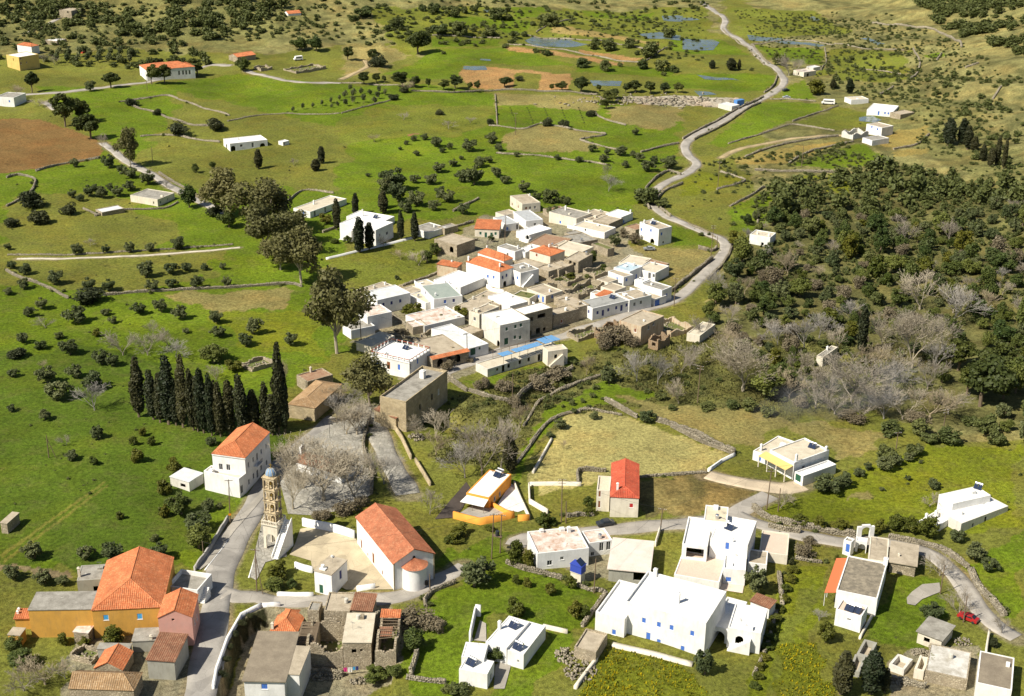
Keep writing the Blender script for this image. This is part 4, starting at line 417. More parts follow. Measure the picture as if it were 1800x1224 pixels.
{"k":"stone","p":[[-25.9,232.0],[-26.8,229.0],[-26.6,228.3]],"h":2.2,"t":0.5,"l":"ragged stone wall between slab house and tile ruin","n":"stone_wall"}],"R":[{"n":"main_road","p":[[143.0,1079.3],[145.7,1044.1],[148.3,1001.2],[147.4,979.6],[142.9,956.5],[145.2,939.7],[149.8,918.4],[150.7,884.4],[149.6,848.5],[151.6,828.1],[154.3,804.6],[153.1,779.5],[148.9,761.6],[141.3,747.3],[130.7,729.8],[115.1,694.9],[96.3,661.4],[84.4,639.2],[79.6,626.5],[79.1,608.8],[81.2,594.1],[77.7,582.2],[72.2,569.9],[62.1,554.2],[56.1,537.5],[56.8,519.8],[61.2,506.2],[67.0,497.5],[72.3,489.1],[76.6,482.0],[77.5,474.1],[74.1,462.2],[68.5,449.2],[62.8,437.7],[56.9,425.2],[50.8,415.5],[44.4,409.7],[37.6,403.4],[32.0,398.3],[26.5,393.6],[20.3,389.6],[15.9,384.8],[6.0,380.2],[-4.3,370.5],[-9.9,364.4],[-16.1,358.7],[-19.9,354.8],[-24.5,348.7],[-32.3,337.8]],"w":4.2,"l":"pale road","m":"asphalt"},{"n":"street","p":[[-45.2,323.1],[-47.6,316.7],[-50.5,310.0],[-54.0,302.3],[-56.8,292.3],[-58.0,284.2],[-58.9,276.1],[-59.8,268.6],[-60.7,260.9],[-61.2,253.3],[-61.0,247.2],[-59.8,239.0],[-58.5,228.1],[-57.4,218.6],[-56.3,208.0],[-55.8,202.1]],"w":6.0,"l":"street","m":"asphalt"},{"n":"church_lane","p":[[-60.0,241.4],[-55.8,239.1],[-51.5,239.4],[-48.2,238.0],[-40.1,238.3],[-32.8,239.5],[-26.5,238.7],[-21.0,240.3],[-16.6,244.3],[-12.9,247.2],[-9.5,250.8]],"w":4.2,"l":"lane","m":"asphalt"},{"n":"upper_lane","p":[[1.3,259.8],[4.0,263.5],[20.4,267.9],[24.5,268.5],[31.4,269.9],[39.7,270.8],[41.9,271.6],[49.1,273.7],[53.9,278.2],[57.7,282.0],[61.6,285.7]],"w":4.6,"l":"lane","m":"asphalt"},{"n":"right_lane","p":[[52.2,276.0],[55.5,272.3],[60.5,269.3],[65.1,266.7],[70.0,265.6],[74.9,264.5],[79.6,265.4],[84.3,264.9],[89.7,262.5],[92.9,259.5],[94.8,254.7],[96.1,248.1],[96.4,240.6],[97.1,235.1],[98.3,231.2],[100.5,227.9]],"w":4.2,"l":"lane","m":"asphalt"},{"n":"villa_drive","p":[[48.0,295.0],[51.7,292.8],[56.9,290.8],[61.9,289.8],[66.1,289.2],[70.1,291.0]],"w":5.0,"l":"drive","m":"sandpath"},{"n":"plaza_lane","p":[[-37.0,328.1],[-34.9,318.9],[-31.8,307.1],[-28.7,296.8],[-25.8,289.2],[-23.9,282.8]],"w":5.5,"l":"lane","m":"pave"},{"n":"field_lane","p":[[-258.7,714.6],[-241.6,714.6],[-227.6,728.0],[-214.4,739.4],[-199.8,747.2],[-187.0,782.7],[-179.3,798.0],[-165.6,796.3]],"w":3.5,"l":"lane","m":"asphalt"},{"n":"field_lane","p":[[-153.8,780.1],[-140.7,767.1],[-131.3,761.1],[-117.3,752.9],[-101.3,758.2],[-96.9,756.9]],"w":3.2,"l":"lane","m":"asphalt"},{"n":"left_lane","p":[[-242.1,694.2],[-230.9,677.4]],"w":3.0,"l":"lane","m":"asphalt"},{"n":"eucalyptus_lane","p":[[-189.3,614.1],[-179.6,598.0],[-167.3,577.2],[-155.7,563.7],[-145.9,549.8],[-135.7,536.0],[-124.1,521.8],[-111.8,505.2]],"w":3.6,"l":"lane","m":"asphalt"},{"n":"garden_path","p":[[-172.4,449.2],[-139.0,450.4],[-114.7,459.3],[-97.8,464.5]],"w":1.3,"l":"path","m":"pale"},{"n":"farm_track","p":[[93.1,603.7],[101.7,615.9],[114.0,626.9],[130.3,638.5],[143.3,641.1],[156.6,644.0]],"w":2.4,"l":"track","m":"dirt"},{"n":"hill_track","p":[[-98.1,766.8],[-93.1,779.7],[-88.5,792.3],[-87.0,804.8],[-90.1,817.8]],"w":2.6,"l":"track","m":"dirt"},{"n":"hill_lane","p":[[-309.7,868.7],[-305.3,881.3],[-301.3,891.9],[-298.7,905.9]],"w":3.0,"l":"lane","m":"asphalt"}],"PV":[{"n":"plaza","p":[[-57.1,303.1],[-50.7,311.3],[-44.3,321.9],[-37.2,321.9],[-36.9,306.7],[-33.9,293.3],[-32.5,282.8],[-37.0,275.8],[-45.4,273.2],[-50.7,273.7],[-54.5,287.0]],"l":"plaza","m":"pave"},{"n":"church_yard","p":[[-47.6,256.2],[-47.1,261.4],[-46.9,267.2],[-44.7,268.2],[-34.2,262.8],[-24.3,247.4],[-23.3,242.1],[-27.8,242.2],[-33.8,242.7],[-41.8,250.1],[-42.6,253.6]],"l":"church yard","m":"yardpave"},{"n":"tower_forecourt","p":[[-56.2,273.5],[-54.7,272.9],[-49.2,260.2],[-48.1,255.5],[-52.3,253.0],[-52.9,245.5],[-54.4,246.7],[-55.5,259.9]],"l":"forecourt","m":"pave"},{"n":"sidewalk","p":[[-57.4,287.2],[-56.4,286.4],[-58.5,276.8],[-61.3,265.9],[-64.1,251.8],[-65.5,249.3],[-66.2,249.5],[-64.1,263.1],[-61.0,275.5]],"l":"sidewalk","m":"conc"},{"n":"orange_yard","p":[[-12.6,272.7],[-9.0,278.1],[-4.0,277.7],[0.5,274.6],[1.1,273.2],[-3.9,270.5],[-6.6,269.5]],"l":"terrace floor","m":"conc"},{"n":"white_yard","p":[[-3.3,277.7],[0.1,290.3],[1.9,288.1],[3.7,277.0],[1.9,275.4]],"l":"white yard floor","m":"whitec"},{"n":"dark_yard","p":[[-17.0,271.3],[-10.5,290.0],[-9.2,286.3],[-11.0,276.3],[-12.9,272.3]],"l":"dark ramp","m":"tarp"},{"n":"court_floor","p":[[-6.6,223.9],[-5.6,230.5],[-4.4,229.4],[-4.2,223.3]],"l":"courtyard floor","m":"conc"},{"n":"yard_floor","p":[[-0.0,217.6],[0.6,215.8],[-0.5,209.0],[-2.5,209.0],[-2.3,216.1]],"l":"gravel yard","m":"conc"},{"n":"plaza_street","p":[[-46.9,319.1],[-42.7,329.8],[-38.0,334.2],[-36.9,327.3],[-37.5,311.9],[-43.7,310.6]],"l":"paved square","m":"pave"},{"n":"stepped_terrace","p":[[35.2,250.5],[36.8,253.0],[49.5,246.4],[48.6,242.8],[40.3,244.6]],"l":"tiled terrace","m":"pinkpave"},{"n":"gravel_patch","p":[[82.6,242.3],[84.3,244.6],[87.4,247.8],[91.2,248.6],[90.5,245.1],[85.7,241.9],[83.6,239.5],[82.1,240.0]],"l":"gravel patch","m":"conc"}],"PO":[{"p":[[5.2,891.2],[10.9,907.9],[33.1,902.7],[47.1,882.8],[36.0,876.7],[10.5,869.4]],"l":"p"},{"p":[[-30.8,805.8],[-17.8,800.5],[-16.5,791.6],[-24.2,791.3],[-31.0,798.4]],"l":"p"},{"p":[[42.0,774.6],[59.8,768.1],[58.1,758.4],[43.3,756.6]],"l":"p"},{"p":[[80.6,922.7],[96.6,931.6],[109.2,917.8],[107.7,903.6],[87.2,910.1]],"l":"p"},{"p":[[105.8,1012.7],[119.9,1003.3],[118.0,985.8],[104.9,989.8]],"l":"p"},{"p":[[109.4,908.5],[129.8,911.1],[132.5,898.9],[125.3,875.9],[115.3,873.4],[105.6,873.2]],"l":"p"},{"p":[[156.1,935.3],[172.0,923.2],[187.8,900.8],[200.6,890.7],[195.0,887.0],[171.9,908.2],[155.3,921.3]],"l":"p"},{"p":[[227.1,915.4],[232.6,912.8],[238.1,889.5],[233.3,889.4]],"l":"p"},{"p":[[213.6,1019.3],[218.8,1024.3],[219.9,1006.2],[212.4,993.0]],"l":"p"},{"p":[[175.2,688.8],[181.8,688.4],[184.6,680.2],[178.8,675.9],[172.9,679.1]],"l":"p"},{"p":[[97.0,739.9],[105.7,742.6],[109.1,736.8],[98.8,728.6]],"l":"p"},{"p":[[104.6,793.8],[120.6,782.3],[127.0,774.5],[108.6,781.8]],"l":"p"},{"p":[[-21.3,826.2],[-15.5,824.7],[-14.9,820.4],[-21.7,821.6]],"l":"p"},{"p":[[-23.3,976.9],[-16.7,979.2],[-17.8,970.4],[-22.5,970.6]],"l":"p"},{"p":[[119.4,998.2],[127.2,995.8],[130.0,985.4],[118.5,990.2]],"l":"p"}],"Z":[["scrub",[[-497.6,1015.6],[205.4,1302.4],[136.2,940.0],[-2.4,815.1],[-71.8,836.5],[-94.1,851.1],[-166.8,826.0],[-229.2,842.3],[-391.3,777.9]],12],["scrub",[[200.3,1303.3],[528.5,1016.1],[178.3,295.1],[109.4,318.7],[90.5,340.5],[70.9,364.0],[60.9,402.1],[70.2,444.8],[85.9,483.4],[98.2,534.4],[97.2,591.0],[149.3,610.5],[185.9,631.1],[212.3,689.0],[157.5,764.8],[155.1,846.0]],10],["scrubg",[[-497.6,1015.6],[-178.2,1025.8],[-130.2,910.9],[-166.8,826.0],[-229.2,842.3],[-391.3,777.9]],12],["olive2",[[-103.4,941.9],[143.9,1063.2],[126.8,897.6],[-2.4,815.1],[-71.8,836.5]],10],["lush",[[-46.6,935.6],[-3.2,960.4],[11.1,944.8],[0.9,913.9],[-40.7,919.1]],5],["lush",[[-3.4,988.0],[21.3,1008.7],[15.3,966.1],[-0.6,963.7]],5],["lush",[[43.4,1009.8],[99.7,1022.4],[91.9,994.4],[50.9,992.2]],4],["lush",[[70.5,822.3],[94.6,814.2],[89.3,783.7],[36.3,793.9],[35.7,805.9]],3],["olive2",[[160.6,1049.1],[224.5,1046.0],[227.5,934.2],[174.2,921.7],[151.7,939.8]],10],["olive2",[[200.3,877.8],[244.7,863.6],[221.6,767.8],[187.4,755.7],[178.3,793.7]],12],["wood",[[82.8,476.9],[98.2,534.4],[124.6,563.3],[165.2,590.7],[198.9,537.6],[200.1,460.6],[145.9,315.4],[111.8,327.5],[90.5,340.5],[69.4,355.0],[59.6,391.4],[71.3,438.8]],8],["scrubg",[[105.8,581.6],[184.4,625.5],[198.9,537.6],[200.1,460.6],[221.4,518.1],[233.1,700.8],[190.7,800.2],[155.0,751.3]],15],["lush",[[-260.4,735.2],[-201.9,735.3],[-157.1,774.5],[-83.4,749.1],[-27.0,746.5],[82.2,687.3],[78.1,623.4],[55.9,550.8],[46.2,516.7],[-5.1,509.7],[-56.2,491.0],[-66.3,439.4],[-50.0,369.3],[-64.3,335.0],[-57.0,308.1],[-65.6,266.4],[-67.1,249.8],[-132.1,249.4],[-265.8,561.0],[-184.0,604.4]],6],["lushd",[[-177.9,356.2],[-118.7,375.9],[-64.3,335.0],[-57.0,308.1],[-65.6,266.4],[-67.1,249.8],[-132.1,249.4]],12],["olive",[[-108.2,251.6],[-101.0,270.6],[-95.4,286.4],[-94.8,285.6],[-100.4,269.5],[-107.4,250.5]],0.3],["olive",[[-109.6,254.0],[-102.3,272.4],[-96.3,287.9],[-95.8,287.0],[-101.8,271.3],[-108.8,252.8]],0.3],["olive",[[-174.9,724.7],[-77.9,645.2],[-70.9,542.1],[-141.0,542.2],[-165.6,583.3]],10],["olive",[[-202.9,519.5],[-157.5,533.7],[-118.7,474.2],[-139.3,451.4],[-181.9,459.3]],12],["olive",[[-191.6,458.3],[-98.2,464.7],[-105.3,431.4],[-128.7,412.8],[-182.4,433.7]],8],["dry",[[-110.9,415.3],[-73.9,425.7],[-69.1,406.6],[-89.7,401.1],[-102.9,406.6]],5],["lush2",[[-97.6,398.8],[-68.7,404.2],[-50.7,365.5],[-74.6,366.5],[-86.5,384.7]],8],["plow",[[-249.5,660.7],[-234.0,660.2],[-205.8,634.3],[-192.3,618.4],[-184.3,597.7],[-184.5,585.0],[-203.0,565.6],[-219.0,551.7],[-255.2,652.1]],1.5],["lush",[[-76.0,781.3],[-49.5,850.3],[-7.4,865.2],[35.8,810.1],[-31.4,808.2],[-34.4,773.4],[-53.2,765.1]],2],["lush",[[-53.6,881.6],[-8.9,885.6],[-11.1,870.7],[-52.1,855.3]],2],["plow2",[[-32.8,786.2],[-30.2,805.5],[-15.6,798.4],[31.7,789.0],[31.8,774.4],[28.1,743.7],[12.0,744.6],[15.3,786.6],[-0.0,783.1],[-2.0,747.3],[-22.9,748.3],[-30.0,771.5]],1],["plow2",[[-7.4,867.9],[65.4,831.5],[61.1,818.6],[-4.9,853.7]],1],["plow2",[[39.2,868.5],[77.9,843.7],[73.9,837.4],[38.6,853.4]],1],["red",[[-70.9,651.8],[-65.0,657.8],[-54.1,654.2],[-43.3,644.8],[-43.9,639.4],[-49.8,633.9],[-70.1,648.5]],0.6],["vine",[[23.9,937.8],[35.6,941.2],[92.8,890.6],[90.5,879.5],[22.4,924.8]],1],["olive2",[[-86.4,669.9],[-60.4,697.3],[-11.6,704.4],[-9.9,657.4],[-28.3,635.0],[-55.1,633.8],[-80.6,621.8]],8],["dry",[[-11.2,739.9],[41.8,727.2],[44.3,698.8],[40.9,689.8],[8.2,710.1],[-10.1,704.5]],3],["dry",[[2.2,649.1],[12.4,659.9],[43.0,642.3],[30.7,627.0],[40.6,616.0],[34.2,609.6],[16.0,606.1],[-4.7,609.6],[-6.8,635.6]],3],["dry",[[47.5,703.2],[86.3,707.3],[83.5,672.7],[72.2,653.5],[45.6,671.5]],4],["dry",[[-109.2,859.6],[-86.2,867.1],[-68.4,836.6],[-78.1,781.2],[-99.2,775.9]],6],["tan",[[-101.1,850.4],[-85.5,859.6],[-78.9,837.9],[-92.7,815.7]],3],["lush",[[90.2,628.2],[132.2,726.3],[162.1,723.8],[160.8,708.0],[133.1,669.7],[112.1,643.6],[97.9,620.1]],2],["lush",[[155.4,898.2],[196.8,880.9],[185.2,827.2],[171.7,822.8],[155.1,846.0]],2],["lush",[[86.6,800.7],[148.9,789.2],[146.7,770.4],[136.1,750.8],[81.2,746.4]],2],["lush",[[102.0,908.5],[135.2,913.8],[144.9,855.6],[97.4,864.3]],2],["lush",[[121.3,589.6],[158.1,626.4],[163.3,626.0],[168.8,595.4],[136.9,583.8]],1.5],["lush",[[146.5,750.6],[164.9,781.3],[161.7,732.5],[145.0,730.1]],2],["lush",[[248.6,843.6],[258.0,844.5],[260.6,830.1],[250.1,820.8]],1.5],["gold",[[98.7,601.1],[131.1,624.0],[156.3,634.6],[121.9,592.8],[99.6,589.7]],1.5],["gold",[[169.7,626.9],[184.7,654.5],[203.5,663.0],[198.8,642.7],[186.4,626.4],[174.3,616.8]],3],["gold",[[172.4,612.9],[190.9,617.5],[187.3,607.5],[171.2,601.6]],2],["olive2",[[139.6,669.4],[169.9,713.8],[187.6,688.8],[176.0,671.6],[154.7,652.4]],3],["lush",[[85.4,520.0],[108.1,551.2],[93.5,491.5],[81.3,490.8]],2],["flower",[[81.4,578.4],[98.5,566.1],[81.0,543.9],[68.5,536.1],[71.2,561.3]],2],["flower",[[135.9,574.9],[145.9,575.7],[137.6,542.0],[129.7,549.1]],2],["flower",[[117.9,570.8],[133.1,573.2],[131.6,566.0],[120.2,565.8]],2],["lush",[[59.9,495.6],[67.0,497.2],[73.9,481.7],[72.3,473.3],[58.1,473.1]],1],["dry",[[39.9,473.7],[71.0,467.1],[68.4,458.1],[51.9,426.0],[52.2,448.5]],3],["yard",[[-47.7,378.2],[-52.2,417.4],[-38.2,428.7],[-24.9,464.7],[-11.8,509.3],[41.7,516.4],[43.0,473.9],[49.1,449.7],[51.0,410.7],[17.2,385.2],[-4.9,362.1],[-22.0,346.0],[-38.9,357.3]],4],["olive2",[[-65.1,452.4],[-52.3,464.7],[-35.7,477.9],[-26.4,475.2],[-26.0,440.9],[-36.7,426.4],[-51.7,427.5]],3],["lush",[[-11.8,349.5],[-6.8,352.6],[19.8,367.9],[19.8,362.8],[5.4,349.4],[-5.8,344.7]],3],["weed",[[-15.3,338.8],[16.5,363.4],[52.5,390.9],[86.2,383.5],[115.9,365.7],[109.8,342.6],[82.6,325.2],[56.4,319.4],[31.3,340.4],[7.6,311.6],[-6.5,295.9],[-19.5,304.5]],8],["lush",[[9.4,332.2],[25.7,351.3],[39.5,344.3],[40.7,340.7],[23.2,334.2],[13.8,328.3],[4.6,305.4],[0.5,287.7],[-0.9,290.4]],2],["tan",[[14.6,327.3],[23.1,331.7],[31.9,327.7],[56.0,306.2],[47.6,296.5],[22.4,291.5],[5.2,284.6],[4.6,295.0],[9.8,313.3]],3],["dry",[[27.9,341.6],[56.1,332.4],[68.2,335.1],[71.4,323.7],[62.3,311.9],[55.6,314.6],[42.3,324.9]],5],["dry",[[70.5,326.9],[96.7,319.5],[98.7,315.0],[81.4,303.2],[80.9,309.7],[73.9,319.4]],4],["dryred",[[39.1,294.3],[47.2,295.0],[61.5,287.6],[53.9,282.4],[45.8,275.4],[37.0,274.6]],3],["dryred",[[31.1,291.6],[44.6,294.1],[42.7,278.7],[31.8,274.6],[30.3,282.0]],3],["soil",[[-109.7,250.6],[-92.0,247.5],[-90.3,245.2],[-109.1,248.8]],1.5],["lush",[[-15.4,242.6],[0.7,250.8],[19.5,241.4],[17.3,228.0],[7.1,228.4],[-6.9,234.9],[-15.0,237.2]],3],["lush",[[-2.6,214.3],[7.1,227.4],[12.1,226.7],[9.8,216.6],[2.3,205.3],[-3.3,205.5]],3],["lush",[[-16.2,238.3],[-1.6,239.3],[-6.7,221.4],[-9.5,205.4],[-17.8,205.1],[-19.8,213.9]],3],["lush",[[-18.1,252.8],[-11.7,257.0],[1.4,268.6],[1.5,242.7],[-11.2,244.9]],3],["lush2",[[55.6,275.5],[69.2,287.9],[106.8,313.1],[129.4,311.6],[114.7,268.2],[78.5,273.3],[67.5,270.2]],4],["dry",[[79.6,286.3],[85.1,288.0],[84.6,284.5],[78.9,282.8]],4],["lush",[[73.6,234.6],[84.0,251.0],[91.8,249.8],[88.6,235.4],[80.1,224.5],[70.5,226.7]],2],["lush2",[[60.6,254.2],[68.6,254.8],[63.1,237.1],[57.1,219.0],[46.4,206.6],[43.0,206.5],[54.6,234.4]],3],["olive2",[[60.5,246.7],[64.7,246.8],[57.2,223.9],[51.5,207.1],[47.5,206.8],[56.1,229.2]],4],["flower",[[19.4,222.8],[35.2,217.0],[37.3,206.4],[11.7,205.2],[17.0,216.7]],2],["flower",[[54.3,222.5],[59.8,223.8],[61.2,219.1],[58.8,207.5],[50.3,207.0]],5],["lush",[[98.9,254.1],[116.1,269.8],[104.4,235.0],[100.7,235.7]],3],["yard",[[73.5,221.8],[92.2,225.3],[91.1,207.4],[69.5,207.8]],3],["yard",[[10.5,257.5],[22.4,262.5],[21.1,245.9],[13.4,245.9]],3],["yard",[[-53.8,234.8],[-36.0,240.2],[-21.5,235.1],[-20.1,216.9],[-26.6,209.7],[-51.9,208.9]],3],["yard",[[-85.1,221.8],[-74.3,231.2],[-62.8,236.7],[-57.2,202.1],[-80.5,202.1]],3],["ivy",[[-49.3,235.4],[-52.0,233.4],[-53.1,230.9],[-54.0,225.9],[-54.3,221.1],[-54.1,213.8],[-53.2,204.8],[-52.0,209.4],[-52.5,218.6],[-52.5,226.2],[-51.7,231.1],[-48.7,234.2]],0.8],["rubble",[[89.5,728.0],[109.6,725.8],[122.5,730.2],[114.2,701.5],[93.0,705.3],[85.1,714.6]],2],["rubble",[[61.3,730.5],[89.5,728.0],[87.3,707.3],[63.5,706.8]],2]],"T":[["cypress","broad dark cypress at the left end of the cypress row","cypress row",[[-97.7,324.0,4.9,17]]],
["cypress","tall dark cypress with pointed top, in the left part of the cypress row","cypress row",[[-88.7,319.0,4.2,19]]],
["cypress","tallest cypress, standing beside the ruined tile-roofed sheds","cypress row",[[-59.3,313.7,3.7,25]]],
["cypress","dark cypress standing in the dense row behind the white street house","cypress row",[[-93.4,322.0,3.3,14],[-91.2,320.2,2.9,14],[-86.6,318.4,3.6,13],[-84.6,317.2,3.6,20],[-81.5,315.8,3.3,17],[-80.3,315.2,2.4,15],[-78.6,314.5,3,18],[-76.2,312.9,2.5,17],[-75.3,313.4,2.1,15],[-73.8,312.2,2.7,15],[-71.7,313.6,3.3,15],[-68.0,312.4,3.5,17],[-65.7,314.1,3.6,12],[-62.7,313.9,3.3,14],[-60.6,312.7,2.9,11],[-57.6,313.6,3,19]]],
["cypress","brownish cypress in front of the left white house","cypresses by the white house",[[-66.0,487.0,3.6,12]]],
["cypress","cypress behind the large white house, left of its chimney","cypresses by the white house",[[-61.0,503.7,2.6,9]]],
["cypress","cypress behind the large white house, right of its chimney","cypresses by the white house",[[-50.5,507.6,4.6,8.9]]],
["cypress","slim cypress right of the large white house","cypresses by the white house",[[-41.2,476.8,3.1,11]]],
["cypress","broad cypress beside the low white outbuilding","cypresses by the white house",[[-36.0,475.4,3.9,11]]],
["cypress","big cypress in front of the large white house","cypresses by the white house",[[-54.7,462.0,4.4,13]]],
["cypress","slimmer front cypress at the corner of the large white house","cypresses by the white house",[[-51.7,465.5,3.4,10]]],
["cypress","dark cypress in front of the isolated white house","plain cypresses",[[-110.1,572.3,4,8.7]]],
["cypress","short cypress of the pair in the green plain","plain cypresses",[[-85.0,568.3,4.2,5.3]]],
["cypress","taller grey cypress of the pair in the green plain","plain cypresses",[[-84.5,582.1,4.2,7.6]]],
["cypress","lone tall cypress in the wooded valley","valley cypress",[[103.8,374.3,4.1,15]]],
["cypress","cypress behind the orange house","orange house cypress",[[-0.0,295.7,3.2,10]]],
["cypress","bushy dark cypress left of pair at bottom right","bottom cypresses",[[61.9,210.0,4.5,9.2]]],
["cypress","bushy dark cypress right of pair at bottom right","bottom cypresses",[[67.5,210.1,4.8,9.3]]],
["cypress","slim small cypress at the bottom beside the white-rimmed pen","bottom cypresses",[[70.2,210.5,2.1,5.2]]],
["cypress","dark cypress left of the far road by the ponds","pond cypresses",[[115.4,805.9,3.5,4.9],[126.3,801.9,6.5,7.1],[130.7,801.9,2.2,6.4]]],
["cypress","cypress near the bare earth patch on the right slope","slope cypresses",[[176.3,757.8,3.3,5.3],[183.4,747.0,4.3,8]]],
["cypress","cypress in the dark stand at the right edge","right edge cypresses",[[199.6,617.7,5.3,13],[205.7,618.1,5.3,12],[204.7,606.3,4.2,11],[206.3,601.8,3.7,6.9],[207.9,576.7,3.4,13],[207.8,566.9,3,13],[205.3,586.2,3,7.6],[204.8,574.6,3,8.3]]],
["cypress","cypress above the large white house garden","garden cypresses",[[-61.1,506.0,2.7,8.3],[-51.5,513.5,4.1,6.9]]],
["euc","pale-trunked eucalyptus beside the left lane","eucalyptus",[[-164.8,570.6,14,19]]],
["euc","eucalyptus at the upper end of the avenue","eucalyptus",[[-111.3,502.6,24,20]]],
["euc","eucalyptus in the middle of the avenue","eucalyptus",[[-90.5,483.2,29,21]]],
["euc","broad eucalyptus of the avenue above the green wedge","eucalyptus",[[-87.5,457.5,24,19]]],
["euc","eucalyptus with visible trunk at the end of the stone wall","eucalyptus",[[-70.6,429.4,23,20]]],
["euc","biggest eucalyptus at the left end of the village","eucalyptus",[[-51.1,368.6,25,26]]],
["euc","lower eucalyptus inside the avenue clump","eucalyptus",[[-78.6,469.8,19,13],[-79.6,441.9,14,11]]],
["euc","ragged eucalyptus in front of the balustraded villa","eucalyptus",[[-37.7,331.6,17,15]]],
["pine","dark pine in the clump beside the ploughed field","dark pines by the ploughed field",[[-215.8,644.9,15,17],[-209.8,651.0,12,13],[-196.5,620.8,14,14]]],
["pine","round pine beside the far left lane","far left trees",[[-218.0,732.0,12,10]]],
["pine","leaning dark pine below the yellow house","far left trees",[[-256.1,718.8,9.4,13]]],
["pine","pine shading the white schoolhouse","schoolhouse pines",[[-197.3,737.6,10,12],[-190.9,740.6,10,12],[-200.3,766.4,17,11],[-191.5,769.5,18,12],[-179.9,770.2,13,12]]],
["broad","round tree before the red-roofed stone farmhouse","far left trees",[[-154.9,780.3,11,8.1]]],
["broad","dense dark tree clump near the white van","van trees",[[-130.7,836.9,14,9.2],[-120.8,832.5,13,10]]],
["pine","large dark spreading pine with long shadow in the far fields","far field pine",[[-60.0,841.4,19,16]]],
["pine","dark tree beside the far dirt track","track pines",[[-99.9,814.6,9.3,9],[-84.9,819.2,10,7.9]]],
["pine","pine in the loose row across the plain","pine row of the plain",[[-83.6,751.0,9.2,7.8],[-77.3,756.0,6.9,5.8],[-72.7,755.0,4.6,4.7],[-61.7,739.2,13,9.8],[-55.1,740.7,7.9,7.2],[-47.4,741.3,4.5,5.7],[-38.9,736.3,7.9,5.6],[-33.0,741.5,11,7.8],[-25.2,741.8,4.6,5.2],[-20.6,743.4,5.1,5.7],[-6.2,752.8,11,6.8],[19.8,743.6,4,4.1],[25.4,742.1,9.1,5.2],[35.6,736.2,12,9.8],[45.8,744.5,4.6,4.2]]],
["pine","yellowish pine at the wall end in the plain","yellowish pines",[[51.5,720.8,10,6],[48.3,709.4,9.8,6.9],[46.6,696.2,8,5.9]]],
["pine","pine bordering the flooded ground beside the rubble yard","pond pines",[[64.9,737.7,9.1,7.2],[73.0,735.5,10,7.7],[80.1,734.8,9,6.7],[59.8,737.5,6.8,6.2],[87.1,733.7,6.8,6.1]]],
["dark","low dark bush along the far field walls","far field bushes",[[2.2,765.4,5.9,3.3],[-80.1,802.1,14,7.8],[-64.3,709.0,6.5,3.9],[-59.9,728.4,6.7,3.8]]],
["shrub","dark shrub on the far field walls","far shrubs",[[-5.8,954.5,10,5.7],[-48.0,889.9,15,9.5],[-37.1,891.9,17,12],[-17.5,893.3,12,8.1],[-1.6,893.8,9.5,6.3],[5.2,906.3,6.8,4],[22.7,941.8,18,11],[17.8,956.5,8.6,5.1],[-13.6,954.9,15,9.2],[18.3,837.4,7.6,4.4],[39.0,806.9,12,7.6],[52.0,799.5,11,7.5],[62.1,816.4,5,3.3],[50.8,883.5,8,5.4],[57.9,881.6,7.3,4.9],[48.9,869.5,10,6.2],[58.2,864.2,14,8.7],[71.8,871.7,11,7.6],[82.8,846.2,16,11],[75.3,854.5,5.2,3.5],[100.4,911.3,12,8.4],[92.8,806.5,8.6,4.9],[86.1,807.7,13,8.7],[75.8,817.2,11,7.3],[86.1,795.4,4.9,3],[-76.6,896.4,16,9.4],[-101.3,921.7,15,9.5],[-108.1,914.2,8.3,4.7],[-82.1,888.6,8,5.5],[-64.0,948.3,8.5,5.8],[-56.2,946.6,12,8.1],[-42.9,939.3,15,9.3],[-35.9,957.3,8.6,5.9],[-29.7,968.7,8.7,5.5]]],
["olive","olive tree scattered over the green plain above the village","plain olives",[[-36.0,612.7,8,5.9],[-29.8,609.1,4.8,3.6],[-32.9,602.8,4.4,3],[-43.8,599.1,4.3,2.9],[-47.4,625.9,4.5,3.2],[-42.1,626.7,5.4,3.7],[-21.0,604.4,10,6.4],[-7.3,607.0,5.7,3.8],[-10.6,621.0,8.5,6.2],[-32.9,571.1,7.9,4.9],[-26.7,580.1,5.9,3.7],[-15.1,577.7,7.6,5.3],[-7.5,563.1,7.4,4.8],[-11.1,585.2,5.1,3.5],[-34.9,551.5,8.1,5.5],[-21.7,555.9,8.9,5.9],[-16.8,552.5,12,9.2],[-42.2,553.2,6.5,4.1],[-23.8,589.9,3.4,2.3],[-52.3,610.0,3,1.9],[-50.4,619.1,3.6,2.5],[-4.1,554.1,6.5,4.2]]],
["olive","olive tree along the wall left of the road bend","wall olives",[[0.5,597.8,4.3,2.9],[19.1,593.7,4.1,3],[28.2,589.5,5,3.3],[34.9,607.6,6,4.2],[41.5,602.2,4.5,3.4],[47.4,601.1,8.3,5.2],[39.1,590.0,6.4,4],[55.4,594.2,6.9,4.5],[48.6,581.9,5.1,3.7],[57.1,574.6,8.8,6.2],[67.6,580.8,10,6.6],[61.7,588.9,6,4],[57.8,645.4,5.6,3.6],[53.4,600.1,5.2,3.6]]],
["olive","olive tree in the scrubby garden above the village","garden olives",[[-49.0,540.7,15,10],[-52.3,534.6,9.4,8.4],[-26.6,526.9,10,6.2],[-46.0,523.5,11,8.3],[-38.2,518.9,9.9,7.4],[3.8,541.7,7.1,5.4],[-19.9,509.8,6.8,4.9],[-30.0,532.9,7,5.3],[-61.9,560.0,3.3,2],[-31.8,512.7,7.5,4.9],[-41.2,509.6,7.5,5.7]]],
["shrub","green bush behind the upper village houses","village edge bushes",[[14.4,527.1,10,7.2],[20.4,525.4,6.7,4.1],[9.1,533.4,5.1,3.5],[53.8,526.7,15,8.3],[58.8,523.7,7.5,4.8]]],
